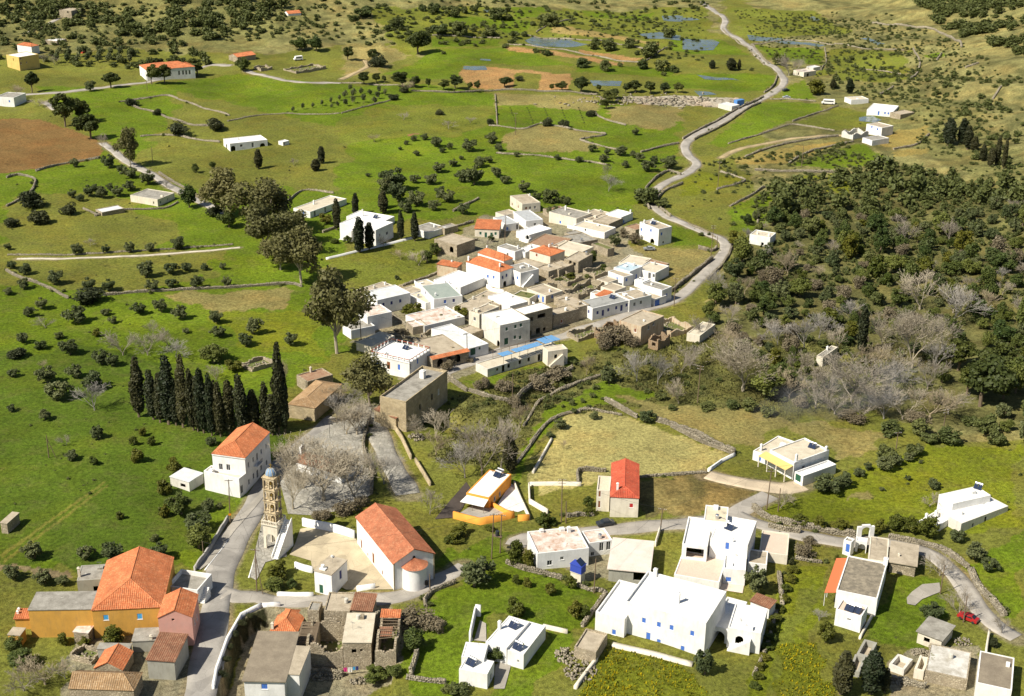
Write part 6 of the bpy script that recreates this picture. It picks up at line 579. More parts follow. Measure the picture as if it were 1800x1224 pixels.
["shrub","bush growing over the mid village ruins","ruin overgrowth",[[7.5,432.6,4.1,2.3],[20.8,424.5,4.6,2.8],[15.4,431.0,4.1,2.1],[25.0,436.3,3.1,1.9]]]],"S":[],"SP":[[[[82.8,476.9],[98.2,534.4],[124.6,563.3],[165.2,590.7],[198.9,537.6],[200.1,460.6],[151.6,330.2],[142.6,399.9],[115.1,435.5],[73.4,413.2],[71.3,438.8]],3.6,1.2,3.2,0.75],[[[161.1,1032.4],[242.6,1038.2],[275.0,841.5],[268.6,752.3],[198.9,537.6],[182.7,619.2],[212.3,689.0],[164.4,767.5],[155.5,869.7]],5.5,1,2.6,0.55],[[[82.8,596.6],[151.6,620.7],[180.8,575.4],[154.2,546.4],[98.9,538.6]],5,1.2,2.8,0.6],[[[-118.0,934.7],[139.4,1028.1],[132.1,937.8],[-2.8,888.4],[-94.8,857.6]],8,1,3,0.5],[[[-422.1,930.0],[-119.1,944.5],[-110.4,869.5],[-377.9,823.1]],8,2,5,0.6],[[[-389.0,849.7],[-304.4,870.4],[-199.0,831.6],[-162.5,803.1],[-213.7,780.9],[-279.6,793.9],[-350.5,758.8]],14,4,8,0.7],[[[-111.9,882.9],[-3.0,930.5],[32.2,837.1],[-71.8,836.5]],13,2.5,6,0.6],[[[37.8,1008.5],[144.0,1030.5],[114.4,828.7],[66.7,832.6]],13,2,5,0.5],[[[199.9,841.7],[243.9,675.9],[198.9,537.6],[195.1,626.4],[201.1,735.1]],8,1.5,3.5,0.6],[[[72.5,373.5],[98.7,402.4],[128.4,413.0],[142.6,399.9],[116.1,342.6],[88.7,332.6],[67.0,339.5]],5,2,4,0.7],[[[-18.4,338.8],[9.9,362.9],[51.9,386.1],[60.5,372.2],[59.2,339.7],[31.3,340.4],[4.8,326.7],[-6.7,305.1]],5,1.2,3,0.7],[[[200.0,858.7],[268.6,752.3],[289.4,632.0],[215.1,450.3],[198.9,537.6],[190.4,628.6],[212.3,689.0],[164.4,767.5]],11,3,6,0.6],[[[178.0,1006.5],[269.7,1013.0],[275.0,841.5],[267.2,753.5],[199.9,841.7],[170.6,873.2]],10,1.8,4.5,0.55],[[[315.4,1197.3],[449.6,933.9],[332.0,671.3],[284.1,800.5],[285.7,938.9]],8,7,11,0.6],[[[-465.9,989.1],[-126.5,1009.2],[-164.2,913.7],[-176.0,875.6],[-201.0,841.2],[-267.9,868.9],[-367.0,885.1]],9,6,11,0.65],[[[-192.1,922.5],[163.2,1179.4],[135.2,995.1],[-3.0,922.5],[-94.8,857.6],[-167.4,848.1]],13,3,6.5,0.55],[[[-332.9,891.6],[-271.4,868.7],[-200.1,837.0],[-226.0,829.3],[-297.1,847.8]],10,4,7,0.6],[[[125.2,808.2],[184.0,769.3],[188.6,641.7],[183.0,736.5],[148.1,713.7]],12,2,4,0.6],[[[80.7,476.6],[99.6,543.1],[102.1,589.9],[82.3,592.0],[62.5,481.6],[75.1,482.2]],12,1.5,3.2,0.6],[[[83.4,601.7],[151.2,631.3],[174.8,553.3],[154.2,546.4],[116.3,570.9]],9,2.5,5,0.6]],"SC":[[["broad","broad","olive","broad","shrub","olive","brush","citrus","bare"],[[82.8,476.9],[98.2,534.4],[124.6,563.3],[165.2,590.7],[198.9,537.6],[200.1,460.6],[151.6,330.2],[142.6,399.9],[125.7,402.9],[115.1,435.5],[97.3,422.9],[73.4,413.2],[61.2,404.6],[71.3,438.8]],5.6,4,11," in the right slope wood","right slope wood",0.85,230],[["broad","olive","shrub","brush","broad"],[[61.6,407.2],[80.5,423.5],[98.1,417.6],[115.1,435.5],[128.8,407.7],[122.5,365.9],[97.5,357.5],[70.9,364.0],[58.8,372.0]],5.6,4,7.5," in the valley below the right slope wood","valley undergrowth",0.8,999],[["broad","shrub","broad","olive"],[[140.9,400.1],[157.0,408.5],[168.2,374.8],[141.1,302.7],[116.8,314.1],[111.8,327.5],[109.8,342.6]],6.5,4,9," at the right frame edge of the valley","right edge wood",0.9,999]],"P":[[59.51,278.26,13.93,2,"tall utility pole with crossarms before the white villa"],[62.05,277.72,6.03,0,"short grey pole beside the tall villa pole"],[11.76,271.59,12.8,2,"tall utility pole beside the small walled garden"],[12.78,271.16,5.67,0,"short pole next to the walled garden utility pole"],[-3.77,254.1,10.98,1,"left pole of the transformer pair"],[-1.95,256.76,9.57,1,"right pole of the transformer pair"],[33.9,267.9,5.66,1,"pole standing at the lane above the pale metal shed"],[97.49,309.8,4.6,1,"pole on the dry slope right of the villa"],[111.57,318.17,7.74,2,"pole with white crossarm at the valley edge"],[50.56,337.12,11.94,2,"leaning pole with crossarms in the valley"],[70.53,463.24,11.42,2,"tall pole inside the road bend"],[73.6,470.6,4.75,0,"short pole at the road bend"],[51.96,411.55,9.61,1,"pole by the road right of the blue garage"],[-63.03,269.14,11.49,1,"leaning pole with orange sign left of the street"],[-65.88,254.43,3.95,0,"short pole at the grey stepped wall"],[-52.08,241.39,10.13,1,"pole with braces at the street corner"],[0.3,338.18,8.42,0,"pole beside the stream gully"],[-12.95,365.35,7.95,1,"pole in front of the long white house with green arched doors"],[-44.86,375.67,10.75,1,"pole beside the eucalyptus end of village"],[-3.17,472.9,12.74,1,"thin pole beside the low grey-roofed white house"],[-113.55,299.43,6.12,0,"braced pole in the left orchard"],[0.21,637.65,10.46,1,"lone pole in the green plain"],[90.19,244.48,6.98,0,"pole beside the gravel patch"],[91.79,233.73,6.2,0,"pole beside the red car"],[17.64,241.43,8.16,0,"pole at the blue tank"],[-16.19,240.71,4.54,0,"slim metal post beside the church apse"],[-157.18,577.77,7.14,0,"pole in the green plain beside the eucalyptus"],[-196.14,723.32,10.09,0,"pole in front of the schoolhouse"],[84.61,550.46,16.9,1,"pole right of the road above the flower field"],[126.17,585.68,9.35,0,"pole on the green slope terrace"]],"C":[[8,7],[0,7],[21,19],[24,6],[22,23],[15,14],[4,15],[0,6],[2,6],[2,4],[5,4],[13,15],[18,17],[19,17],[10,12],[12,17]],"H":{"tower":[-51.35,260.02,-0.61,19.82,3.73],"cars":[[92.91,234.41,-0.71,"red","red car parked beside the lane under a bare tree"],[21.69,270.35,0.3,"dark","dark car parked on the lane behind the flaking roof house"],[148.91,750.32,0.54,"dark","dark car parked at the far road bend"],[146.45,734.4,0.1,"silver","silver car parked beside the far field wall"],[48.92,467.93,0.05,"grey","old grey car left in the meadow behind the village"]],"vans":[[165.82,719.28,-0.25,"white camper van with dark windows beside the far right houses"],[-129.08,812.49,0.46,"small white van parked on the far field"]],"container":[117.01,709.91,0.63],"lamps":[[-54.85,259.14,-0.52],[-42.75,316.18,0.36],[-45.95,311.65,0.38]],"gate":[79.68,267.0,-0.42],"smoke":[87.62,327.37,0.67],"heaps":[[11.0,219.1,1.9,2.6,90,0.45,"tall heap of fallen stones left of the square stone outhouse"],[13.7,214.3,3.1,3.4,140,0.4,"wide spill of stones below the square stone outhouse"],[80.3,223.0,2.4,1.2,70,0.4,"rubble and scrap behind the white-rimmed pen"],[89.6,226.4,2.1,1.5,50,0.35,"reddish rubble beside the yard wall at right"],[-23.0,219.8,2.5,2.1,70,0.4,"fallen stones at the foot of the tile ruin"],[-24.1,313.8,2.1,2.1,50,0.5,"pale broken slabs below the yellowish stone building"],[47.2,397.4,1.7,2.6,40,0.5,"fallen masonry inside the ochre ruin"],[84.1,216.8,2.2,1.2,50,0.35,"stones and debris on the yard by the cracked roof"],[-34.9,216.8,3.2,1.4,90,0.4,"fallen stones in front of the rubble stone ruin"],[-28.5,215.9,1.7,1.2,40,0.4,"fallen stones below the sandy slab roof house"],[74.4,213.8,2.3,1.4,70,0.4,"broken stones below the white-rimmed pen"],[23.9,421.7,2.7,2.3,60,0.45,"fallen masonry between the mid village ruins"]],"laundry":[-29.98,217.9,-3.62]}}''')

# ---------------- helpers ----------------
rng = random.Random(11); nrg = np.random.default_rng(7)

def tag(o, label=None, cat=None, group=None, kind=None):
    if label: o['label'] = label
    if cat: o['category'] = cat
    if group: o['group'] = group
    if kind: o['kind'] = kind
    return o

def link(name, data, parent=None, loc=None, rz=None):
    o = bpy.data.objects.new(name, data); COL.objects.link(o)
    if parent: o.parent = parent
    if loc is not None: o.location = loc
    if rz is not None: o.rotation_euler = (0, 0, rz)
    return o

class MB:
    """collects faces; one mesh out"""
    def __init__(s): s.v = []; s.f = []; s.mi = []
    def poly(s, pts, mi=0):
        b = len(s.v); s.v += [tuple(p) for p in pts]; s.f.append(tuple(range(b, b + len(pts)))); s.mi.append(mi)
    def box(s, x0, x1, y0, y1, z0, z1, mi=0, M=None, bottom=True):
        c = [(x0,y0,z0),(x1,y0,z0),(x1,y1,z0),(x0,y1,z0),(x0,y0,z1),(x1,y0,z1),(x1,y1,z1),(x0,y1,z1)]
        if M is not None: c = [tuple(M @ Vector(p)) for p in c]
        b = len(s.v); s.v += c
        fs = [(4,5,6,7),(0,1,5,4),(1,2,6,5),(2,3,7,6),(3,0,4,7)] + ([(3,2,1,0)] if bottom else [])
        for f in fs: s.f.append(tuple(b + i for i in f)); s.mi.append(mi)
    def tube(s, p, q, r0, r1, n=6, mi=0, cap=True):
        p = Vector(p); q = Vector(q); d = (q - p).normalized()
        a = d.orthogonal().normalized(); c = d.cross(a); b = len(s.v)
        for (o, r) in ((p, r0), (q, r1)):
            for i in range(n):
                t = 2 * math.pi * i / n; s.v.append(tuple(o + a * (r * math.cos(t)) + c * (r * math.sin(t))))
        for i in range(n):
            j = (i + 1) % n; s.f.append((b + i, b + j, b + n + j, b + n + i)); s.mi.append(mi)
        if cap: s.f.append(tuple(b + n + i for i in range(n))); s.mi.append(mi)
    def lathe(s, prof, n=12, c=(0, 0), mi=0, a0=0, a1=2 * math.pi):
        b = len(s.v); full = abs(a1 - a0 - 2 * math.pi) < 1e-6; m = n if full else n + 1
        for (r, z) in prof:
            for i in range(m):
                t = a0 + (a1 - a0) * i / n; s.v.append((c[0] + r * math.cos(t), c[1] + r * math.sin(t), z))
        for k in range(len(prof) - 1):
            for i in range(n):
                j = (i + 1) % m
                s.f.append((b + k * m + i, b + k * m + j, b + (k + 1) * m + j, b + (k + 1) * m + i)); s.mi.append(mi)
    def mesh(s, name, mats, smooth=False):
        me = bpy.data.meshes.new(name); me.from_pydata(s.v, [], s.f)
        for m in (mats if isinstance(mats, (list, tuple)) else [mats]): me.materials.append(m)
        if any(s.mi): me.polygons.foreach_set('material_index', s.mi)
        if smooth: me.polygons.foreach_set('use_smooth', [True] * len(s.f))
        me.update(); return me
    def build(s, name, mats, parent=None, loc=None, rz=None, smooth=False):
        return link(name, s.mesh(name, mats, smooth), parent, loc, rz)

def np_mesh(name, V, Fq, mats, nverts_per=4, smooth=False, colors=None):
    """fast mesh from arrays; Fq (n,k) int faces"""
    me = bpy.data.meshes.new(name); V = np.asarray(V, np.float32); Fq = np.asarray(Fq, np.int32); k = Fq.shape[1]
    me.vertices.add(len(V)); me.vertices.foreach_set('co', V.ravel())
    me.loops.add(Fq.size); me.loops.foreach_set('vertex_index', Fq.ravel())
    me.polygons.add(len(Fq)); me.polygons.foreach_set('loop_start', np.arange(0, Fq.size, k, dtype=np.int32))
    for m in (mats if isinstance(mats, (list, tuple)) else [mats]): me.materials.append(m)
    if smooth: me.polygons.foreach_set('use_smooth', np.ones(len(Fq), bool))
    if colors is not None:
        at_ = me.color_attributes.new('tint', 'FLOAT_COLOR', 'POINT')
        c4 = np.ones((len(V), 4), np.float32); c4[:, :3] = colors; at_.data.foreach_set('color', c4.ravel())
    me.update(calc_edges=True); return me

# ---------------- materials ----------------
MATS = {}
class NT:
    def __init__(s, name):
        s.m = bpy.data.materials.new(name); s.m.use_nodes = True; s.t = s.m.node_tree; s.n = s.t.nodes; s.l = s.t.links
        s.b = s.n['Principled BSDF']; s.b.inputs['Specular IOR Level'].default_value = .25; s.b.inputs['Roughness'].default_value = .85
        s.g = s.n.new('ShaderNodeNewGeometry')
    def noise(s, scale, detail=3, rough=.55, vec=None, stretch=None):
        x = s.n.new('ShaderNodeTexNoise'); x.inputs['Scale'].default_value = scale; x.inputs['Detail'].default_value = detail; x.inputs['Roughness'].default_value = rough
        v = vec if vec is not None else s.g.outputs['Position']
        if stretch:
            mp = s.n.new('ShaderNodeMapping'); mp.inputs['Scale'].default_value = stretch; s.l.new(v, mp.inputs[0]); v = mp.outputs[0]
        s.l.new(v, x.inputs['Vector']); return x.outputs['Fac']
    def vor(s, scale, out='Distance', feat='F1', stretch=None, rnd=1.0):
        x = s.n.new('ShaderNodeTexVoronoi'); x.feature = feat; x.inputs['Scale'].default_value = scale; x.inputs['Randomness'].default_value = rnd
        v = s.g.outputs['Position']
        if stretch:
            mp = s.n.new('ShaderNodeMapping'); mp.inputs['Scale'].default_value = stretch; s.l.new(v, mp.inputs[0]); v = mp.outputs[0]
        s.l.new(v, x.inputs['Vector']); return x.outputs[out]
    def ramp(s, fac, stops):
        r = s.n.new('ShaderNodeValToRGB'); e = r.color_ramp.elements
        while len(e) < len(stops): e.new(.5)
        for q, (p, c) in zip(e, stops): q.position = p; q.color = (c, c, c, 1) if not isinstance(c, tuple) else (*c, 1)
        s.l.new(fac, r.inputs[0]); return r.outputs[0]
    def mix(s, fac, a, b, mode='MIX'):
        x = s.n.new('ShaderNodeMix'); x.data_type = 'RGBA'; x.blend_type = mode
        for sk, v in ((x.inputs[0], fac), (x.inputs[6], a), (x.inputs[7], b)):
            if hasattr(v, 'node'): s.l.new(v, sk)
            elif isinstance(v, tuple): sk.default_value = (*v, 1)
            else: sk.default_value = v
        return x.outputs[2]
    def col(s, c):
        if hasattr(c, 'node'): s.l.new(c, s.b.inputs['Base Color'])
        else: s.b.inputs['Base Color'].default_value = (*c, 1)
    def bump(s, h, strength=.5, dist=.05):
        b = s.n.new('ShaderNodeBump'); b.inputs['Strength'].default_value = strength; b.inputs['Distance'].default_value = dist
        s.l.new(h, b.inputs['Height']); s.l.new(b.outputs[0], s.b.inputs['Normal'])
    def objrand(s):
        x = s.n.new('ShaderNodeObjectInfo'); return x.outputs['Random']

def flat(name, c, rough=.8, metal=0, spec=.25):
    t = NT(name); t.col(c); t.b.inputs['Roughness'].default_value = rough; t.b.inputs['Metallic'].default_value = metal; t.b.inputs['Specular IOR Level'].default_value = spec
    MATS[name] = t.m; return t.m

def plaster(name, c, stain=(.35, .3, .22), amt=.25, bump=.25):
    t = NT(name); n1 = t.noise(.35, 4); n2 = t.noise(1.6, 6, .65, stretch=(1, 1, .28)); n3 = t.noise(9, 3)
    f = t.ramp(n2, [(.48, 0), (.75, amt)])
    k = t.mix(f, c, stain)
    k = t.mix(1.0, k, t.ramp(n1, [(.3, .84), (.7, 1.05)]), 'MULTIPLY')
    t.col(t.mix(1.0, k, t.ramp(n3, [(.3, .93), (.7, 1.03)]), 'MULTIPLY')); t.bump(n3, bump, .03); MATS[name] = t.m

def stonem(name, c1, c2, c3, scale=2.6, mortar=(.32, .28, .21), mw=.06):
    t = NT(name); st = (1, 1, 1.5)
    d = t.vor(scale, 'Distance', 'DISTANCE_TO_EDGE', stretch=st); cc = t.vor(scale, 'Color', 'F1', stretch=st)
    sp = t.n.new('ShaderNodeSeparateColor'); t.l.new(cc, sp.inputs[0])
    k = t.ramp(sp.outputs[0], [(0, c1), (.5, c2), (1, c3)])
    n = t.noise(.4, 4); k = t.mix(1.0, k, t.ramp(n, [(.3, .72), (.7, 1.15)]), 'MULTIPLY')
    e = t.ramp(d, [(0, 1.0), (mw, 0.0)]); k = t.mix(e, k, mortar)
    n2 = t.noise(7, 4); t.col(t.mix(1.0, k, t.ramp(n2, [(.3, .85), (.7, 1.1)]), 'MULTIPLY'))
    t.bump(t.ramp(d, [(0, 0.0), (mw * 2, 1.0)]), .9, .08); MATS[name] = t.m

def concrete(name, c, c2, s1=.5, amt=.8, spots=None):
    t = NT(name); n1 = t.noise(s1, 6, .65); n2 = t.noise(5, 4)
    k = t.mix(t.ramp(n1, [(.38, 0), (.66, amt)]), c, c2)
    if spots: k = t.mix(t.ramp(t.noise(spots[0], 5, .7), [(spots[1], 0), (spots[1] + .06, 1)]), k, spots[2])
    t.col(t.mix(1.0, k, t.ramp(n2, [(.3, .85), (.7, 1.1)]), 'MULTIPLY')); t.bump(n2, .3, .03); MATS[name] = t.m

def tilem(name, c1, c2, c3):
    t = NT(name); cc = t.vor(3.2, 'Color'); sp = t.n.new('ShaderNodeSeparateColor'); t.l.new(cc, sp.inputs[0])
    k = t.ramp(sp.outputs[0], [(0, c1), (.55, c2), (1, c3)])
    n = t.noise(.45, 5, .6); k = t.mix(1.0, k, t.ramp(n, [(.3, .7), (.7, 1.12)]), 'MULTIPLY')
    li = t.ramp(t.noise(1.3, 6, .75), [(.56, 0), (.70, .55)]); k = t.mix(li, k, (.30, .22, .14))
    n2 = t.noise(6, 3); t.col(t.mix(1.0, k, t.ramp(n2, [(.3, .78), (.7, 1.1)]), 'MULTIPLY')); t.bump(n2, .4, .03); MATS[name] = t.m

def leafm(name, a, b, trans=.25, tcol=None):
    t = NT(name); n = t.noise(.9, 2); r = t.objrand()
    mx = t.n.new('ShaderNodeMath'); mx.operation = 'ADD'; t.l.new(n, mx.inputs[0]); t.l.new(r, mx.inputs[1])
    h = t.n.new('ShaderNodeMath'); h.operation = 'MULTIPLY'; h.inputs[1].default_value = .5; t.l.new(mx.outputs[0], h.inputs[0])
    k = t.ramp(h.outputs[0], [(.22, a), (.78, b)]); t.col(k); t.b.inputs['Roughness'].default_value = .6
    tr = t.n.new('ShaderNodeBsdfTranslucent'); t.l.new(k, tr.inputs[0]); ms = t.n.new('ShaderNodeMixShader'); ms.inputs[0].default_value = trans
    out = t.n['Material Output']; t.l.new(t.b.outputs[0], ms.inputs[1]); t.l.new(tr.outputs[0], ms.inputs[2]); t.l.new(ms.outputs[0], out.inputs[0]); MATS[name] = t.m

plaster('white', (.80, .79, .76), (.44, .41, .35), .30)
plaster('white2', (.68, .65, .58), (.32, .28, .22), .5)
plaster('cream', (.70, .64, .52), (.38, .32, .23), .4)
plaster('peach', (.62, .44, .28), (.35, .25, .18), .4)
plaster('yellow', (.66, .48, .16), (.4, .3, .12), .3)
plaster('ochre', (.62, .34, .07), (.36, .22, .08), .5)
plaster('pink', (.62, .33, .27), (.5, .36, .3), .35)
plaster('orange', (.75, .32, .05), (.5, .22, .06), .2)
plaster('cement', (.34, .33, .28), (.2, .18, .14), .5)
plaster('redw', (.5, .06, .03), (.3, .05, .03), .4)
plaster('peel', (.52, .43, .30), (.34, .15, .07), .9)
plaster('streetw', (.42, .40, .36), (.25, .22, .18), .4)
stonem('stone', (.46, .385, .27), (.35, .29, .20), (.55, .47, .34), 2.2, (.24, .20, .14), .08)
stonem('ashlar', (.46, .37, .23), (.40, .32, .19), (.50, .41, .26), 1.5, (.42, .35, .23), .03)
stonem('brick', (.38, .22, .11), (.33, .25, .16), (.42, .30, .19), 3.2, (.3, .24, .17))
stonem('drystone', (.40, .35, .25), (.30, .26, .185), (.47, .42, .32), 2.8, (.14, .115, .08))
stonem('towerstone', (.58, .47, .30), (.52, .41, .25), (.62, .52, .35), 1.6, (.3, .24, .15), .03)
concrete('r_white', (.78, .77, .74), (.68, .66, .6), .4, .5)
concrete('r_pale', (.62, .64, .64), (.5, .5, .47), .5)
concrete('r_grey', (.42, .44, .45), (.34, .34, .33), .6)
concrete('r_bluegrey', (.42, .52, .58), (.36, .45, .5), .6)
concrete('r_green', (.30, .34, .30), (.24, .28, .25), .6)
concrete('r_concrete', (.34, .32, .275), (.19, .175, .145), .55, .9, (.9, .62, (.42, .40, .35)))
concrete('r_tan', (.45, .385, .285), (.30, .25, .18), .5, .9)
concrete('r_sand', (.58, .52, .40), (.45, .39, .29), .5, .8)
concrete('r_cream', (.62, .54, .4), (.5, .43, .31), .5)
concrete('r_brown', (.20, .165, .12), (.28, .235, .17), .35, .9)
concrete('r_mottle', (.16, .14, .105), (.34, .29, .21), .8, .85)
concrete('r_rust', (.27, .15, .09), (.36, .25, .16), .9, .9)
concrete('r_flake', (.66, .62, .56), (.42, .25, .16), .55, .85, (.8, .60, (.36, .2, .13)))
concrete('r_pinkmetal', (.66, .59, .52), (.58, .46, .38), .4, .6)
concrete('r_pinkt', (.60, .48, .38), (.52, .42, .33), .5, .6)
concrete('r_cracked', (.60, .58, .53), (.34, .31, .25), .5, .9, (.3, .6, (.2, .19, .1)))
concrete('r_grass', (.10, .13, .03), (.2, .17, .08), .5)
concrete('r_stripe', (.34, .34, .32), (.26, .26, .24), .6)
tilem('tile', (.56, .19, .075), (.48, .15, .06), (.62, .25, .11))
tilem('tilech', (.47, .17, .085), (.40, .14, .07), (.53, .23, .12))
tilem('tilered', (.50, .10, .05), (.45, .085, .045), (.54, .12, .06))
tilem('tileold', (.30, .14, .08), (.25, .12, .07), (.36, .20, .12))
tilem('tiletan', (.38, .25, .13), (.32, .20, .10), (.45, .32, .19))
flat('blue', (.07, .17, .52), .5); flat('navy', (.035, .045, .17), .5); flat('lightblue', (.08, .38, .68), .5); flat('green', (.03, .10, .06), .5)
flat('brownw', (.22, .085, .035), .6); flat('redp', (.45, .03, .03), .5); flat('whitep', (.75, .74, .71), .6); flat('board', (.5, .48, .42))
flat('glass', (.02, .025, .03), .08, 0, .5); flat('dark', (.02, .018, .015), .9); flat('metal', (.35, .36, .37), .4, .8); flat('steel', (.62, .63, .64), .3, .9)
flat('panel', (.02, .03, .06), .12, 0, .5); flat('pole', (.16, .115, .075), .85); flat('wood', (.20, .15, .10), .85); flat('pergblue', (.12, .28, .50), .6)
flat('tarpw', (.74, .72, .68)); flat('awnor', (.55, .15, .06)); flat('awnye', (.62, .45, .16)); flat('black', (.02, .02, .02), .6); flat('tankblue', (.04, .07, .36), .5)
flat('domeblue', (.20, .30, .43), .7); flat('ironred', (.3, .07, .04), .6); flat('carred', (.35, .02, .02), .25, 0, .5); flat('cardark', (.03, .035, .04), .25, 0, .5); flat('carsilver', (.5, .52, .54), .25, .3, .5); flat('cargrey', (.22, .23, .23), .4)
flat('rubber', (.03, .03, .03)); flat('contblue', (.10, .25, .55), .5); flat('cablem', (.05, .05, .05)); flat('dishw', (.7, .7, .68), .4); flat('signor', (.7, .25, .02)); flat('pinkcloth', (.7, .05, .25)); flat('goldm', (.6, .42, .1), .4, .8)
leafm('lf_olive', (.062, .083, .029), (.145, .158, .062)); leafm('lf_cypress', (.020, .030, .012), (.064, .060, .022), .12); leafm('lf_euc', (.105, .105, .036), (.180, .165, .060))
leafm('lf_pine', (.036, .052, .014), (.100, .112, .022)); leafm('lf_citrus', (.055, .080, .013), (.135, .130, .016)); leafm('lf_broad', (.044, .072, .017), (.155, .172, .036))
leafm('lf_shrub', (.060, .084, .023), (.145, .155, .046)); leafm('lf_dark', (.036, .046, .018), (.070, .074, .028)); leafm('lf_brush', (.13, .105, .062), (.21, .175, .11), .1)
flat('bark', (.16, .12, .08)); flat('barkpale', (.40, .34, .26)); flat('twig', (.27, .235, .185)); flat('twigbrown', (.21, .165, .115)); flat('twigpale', (.33, .285, .21)); flat('twiggrey', (.26, .24, .21)); flat('twigtan', (.30, .245, .16))

def asphalt(name, c, crack=True):
    t = NT(name); n1 = t.noise(.25, 5); n2 = t.noise(6, 4); n3 = t.noise(1.0, 4, .6)
    k = t.mix(1.0, c, t.ramp(n1, [(.3, .78), (.7, 1.12)]), 'MULTIPLY'); k = t.mix(1.0, k, t.ramp(n2, [(.3, .9), (.7, 1.08)]), 'MULTIPLY')
    k = t.mix(t.ramp(n3, [(.62, 0), (.72, .35)]), k, (c[0] * .5, c[1] * .5, c[2] * .5))
    cr = t.vor(.30, 'Distance', 'DISTANCE_TO_EDGE'); k = t.mix(t.ramp(cr, [(0, .55), (.012, 0)]), k, (c[0] * .35, c[1] * .35, c[2] * .35))
    pt = t.vor(.16, 'Color'); sp = t.n.new('ShaderNodeSeparateColor'); t.l.new(pt, sp.inputs[0]); k = t.mix(1.0, k, t.ramp(sp.outputs[0], [(.1, .86), (.9, 1.08)]), 'MULTIPLY')
    t.col(k); t.bump(n2, .25, .02); MATS[name] = t.m
asphalt('asphalt', (.36, .33, .285)); asphalt('street', (.30, .28, .25)); asphalt('sandpath', (.50, .41, .29)); asphalt('dirt', (.40, .31, .17)); asphalt('pale', (.55, .50, .40)); asphalt('conc', (.36, .33, .28)); asphalt('yardpave', (.46, .385, .26)); asphalt('pinkpave', (.66, .55, .45)); asphalt('whitec', (.72, .70, .66)); asphalt('tarp', (.075, .06, .05))
stonem('pave', (.36, .34, .295), (.30, .285, .24), (.40, .375, .32), 1.1, (.22, .20, .16), .05)

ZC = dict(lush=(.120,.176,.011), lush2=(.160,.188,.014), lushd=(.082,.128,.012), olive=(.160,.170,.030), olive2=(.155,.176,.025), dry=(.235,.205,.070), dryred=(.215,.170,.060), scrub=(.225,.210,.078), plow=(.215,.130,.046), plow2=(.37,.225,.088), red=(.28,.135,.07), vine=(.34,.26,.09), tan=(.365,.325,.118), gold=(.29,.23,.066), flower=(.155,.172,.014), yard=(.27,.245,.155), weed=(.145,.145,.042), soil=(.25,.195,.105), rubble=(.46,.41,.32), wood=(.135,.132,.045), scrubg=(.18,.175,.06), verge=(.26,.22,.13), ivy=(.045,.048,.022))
def ground_mat():
    t = NT('ground'); a = t.n.new('ShaderNodeVertexColor'); a.layer_name = 'tint'
    n0 = t.noise(.022, 4, .6); n1 = t.noise(.16, 6, .7); n2 = t.noise(1.1, 5, .72); n3 = t.noise(5.5, 3, .7)
    k = t.mix(t.ramp(n1, [(.5, 0), (.78, .55)]), a.outputs[0], (.15, .13, .05))
    n4 = t.noise(.05, 5, .65); k = t.mix(t.ramp(n4, [(.46, 0), (.66, .5)]), k, t.mix(1.0, k, (1.38, 1.08, .95), 'MULTIPLY'))
    k = t.mix(1.0, k, t.ramp(n0, [(.32, .76), (.68, 1.2)]), 'MULTIPLY')
    k = t.mix(1.0, k, t.ramp(n2, [(.33, .52), (.67, 1.42)]), 'MULTIPLY')
    k = t.mix(1.0, k, t.ramp(n3, [(.32, .62), (.68, 1.36)]), 'MULTIPLY')
    t.col(k); t.b.inputs['Roughness'].default_value = .95; t.b.inputs['Specular IOR Level'].default_value = .1
    ad = t.n.new('ShaderNodeMath'); ad.operation = 'ADD'; t.l.new(n2, ad.inputs[0]); t.l.new(n3, ad.inputs[1]); t.bump(ad.outputs[0], .8, .35); MATS['ground'] = t.m
ground_mat()
def weed_mat():
    t = NT('weeds'); a = t.n.new('ShaderNodeVertexColor'); a.layer_name = 'tint'; t.col(a.outputs[0])
    tr = t.n.new('ShaderNodeBsdfTranslucent'); t.l.new(a.outputs[0], tr.inputs[0]); ms = t.n.new('ShaderNodeMixShader'); ms.inputs[0].default_value = .3
    t.l.new(t.b.outputs[0], ms.inputs[1]); t.l.new(tr.outputs[0], ms.inputs[2]); t.l.new(ms.outputs[0], t.n['Material Output'].inputs[0]); MATS['weeds'] = t.m
weed_mat()
def water_mat():
    t = NT('water'); t.col((.10, .13, .14)); t.b.inputs['Roughness'].default_value = .12; t.b.inputs['Specular IOR Level'].default_value = .8
    n = t.noise(1.2, 3); t.bump(n, .15, .02)
    # grass standing in the shallow water
    g = t.ramp(t.noise(.35, 6, .75), [(.50, 0), (.60, 1)]); k = t.mix(g, (.11, .14, .155), (.085, .12, .03)); t.col(k)
    t.l.new(t.ramp(g, [(0, .12), (1, .9)]), t.b.inputs['Roughness']); MATS['water'] = t.m
water_mat()
M = MATS

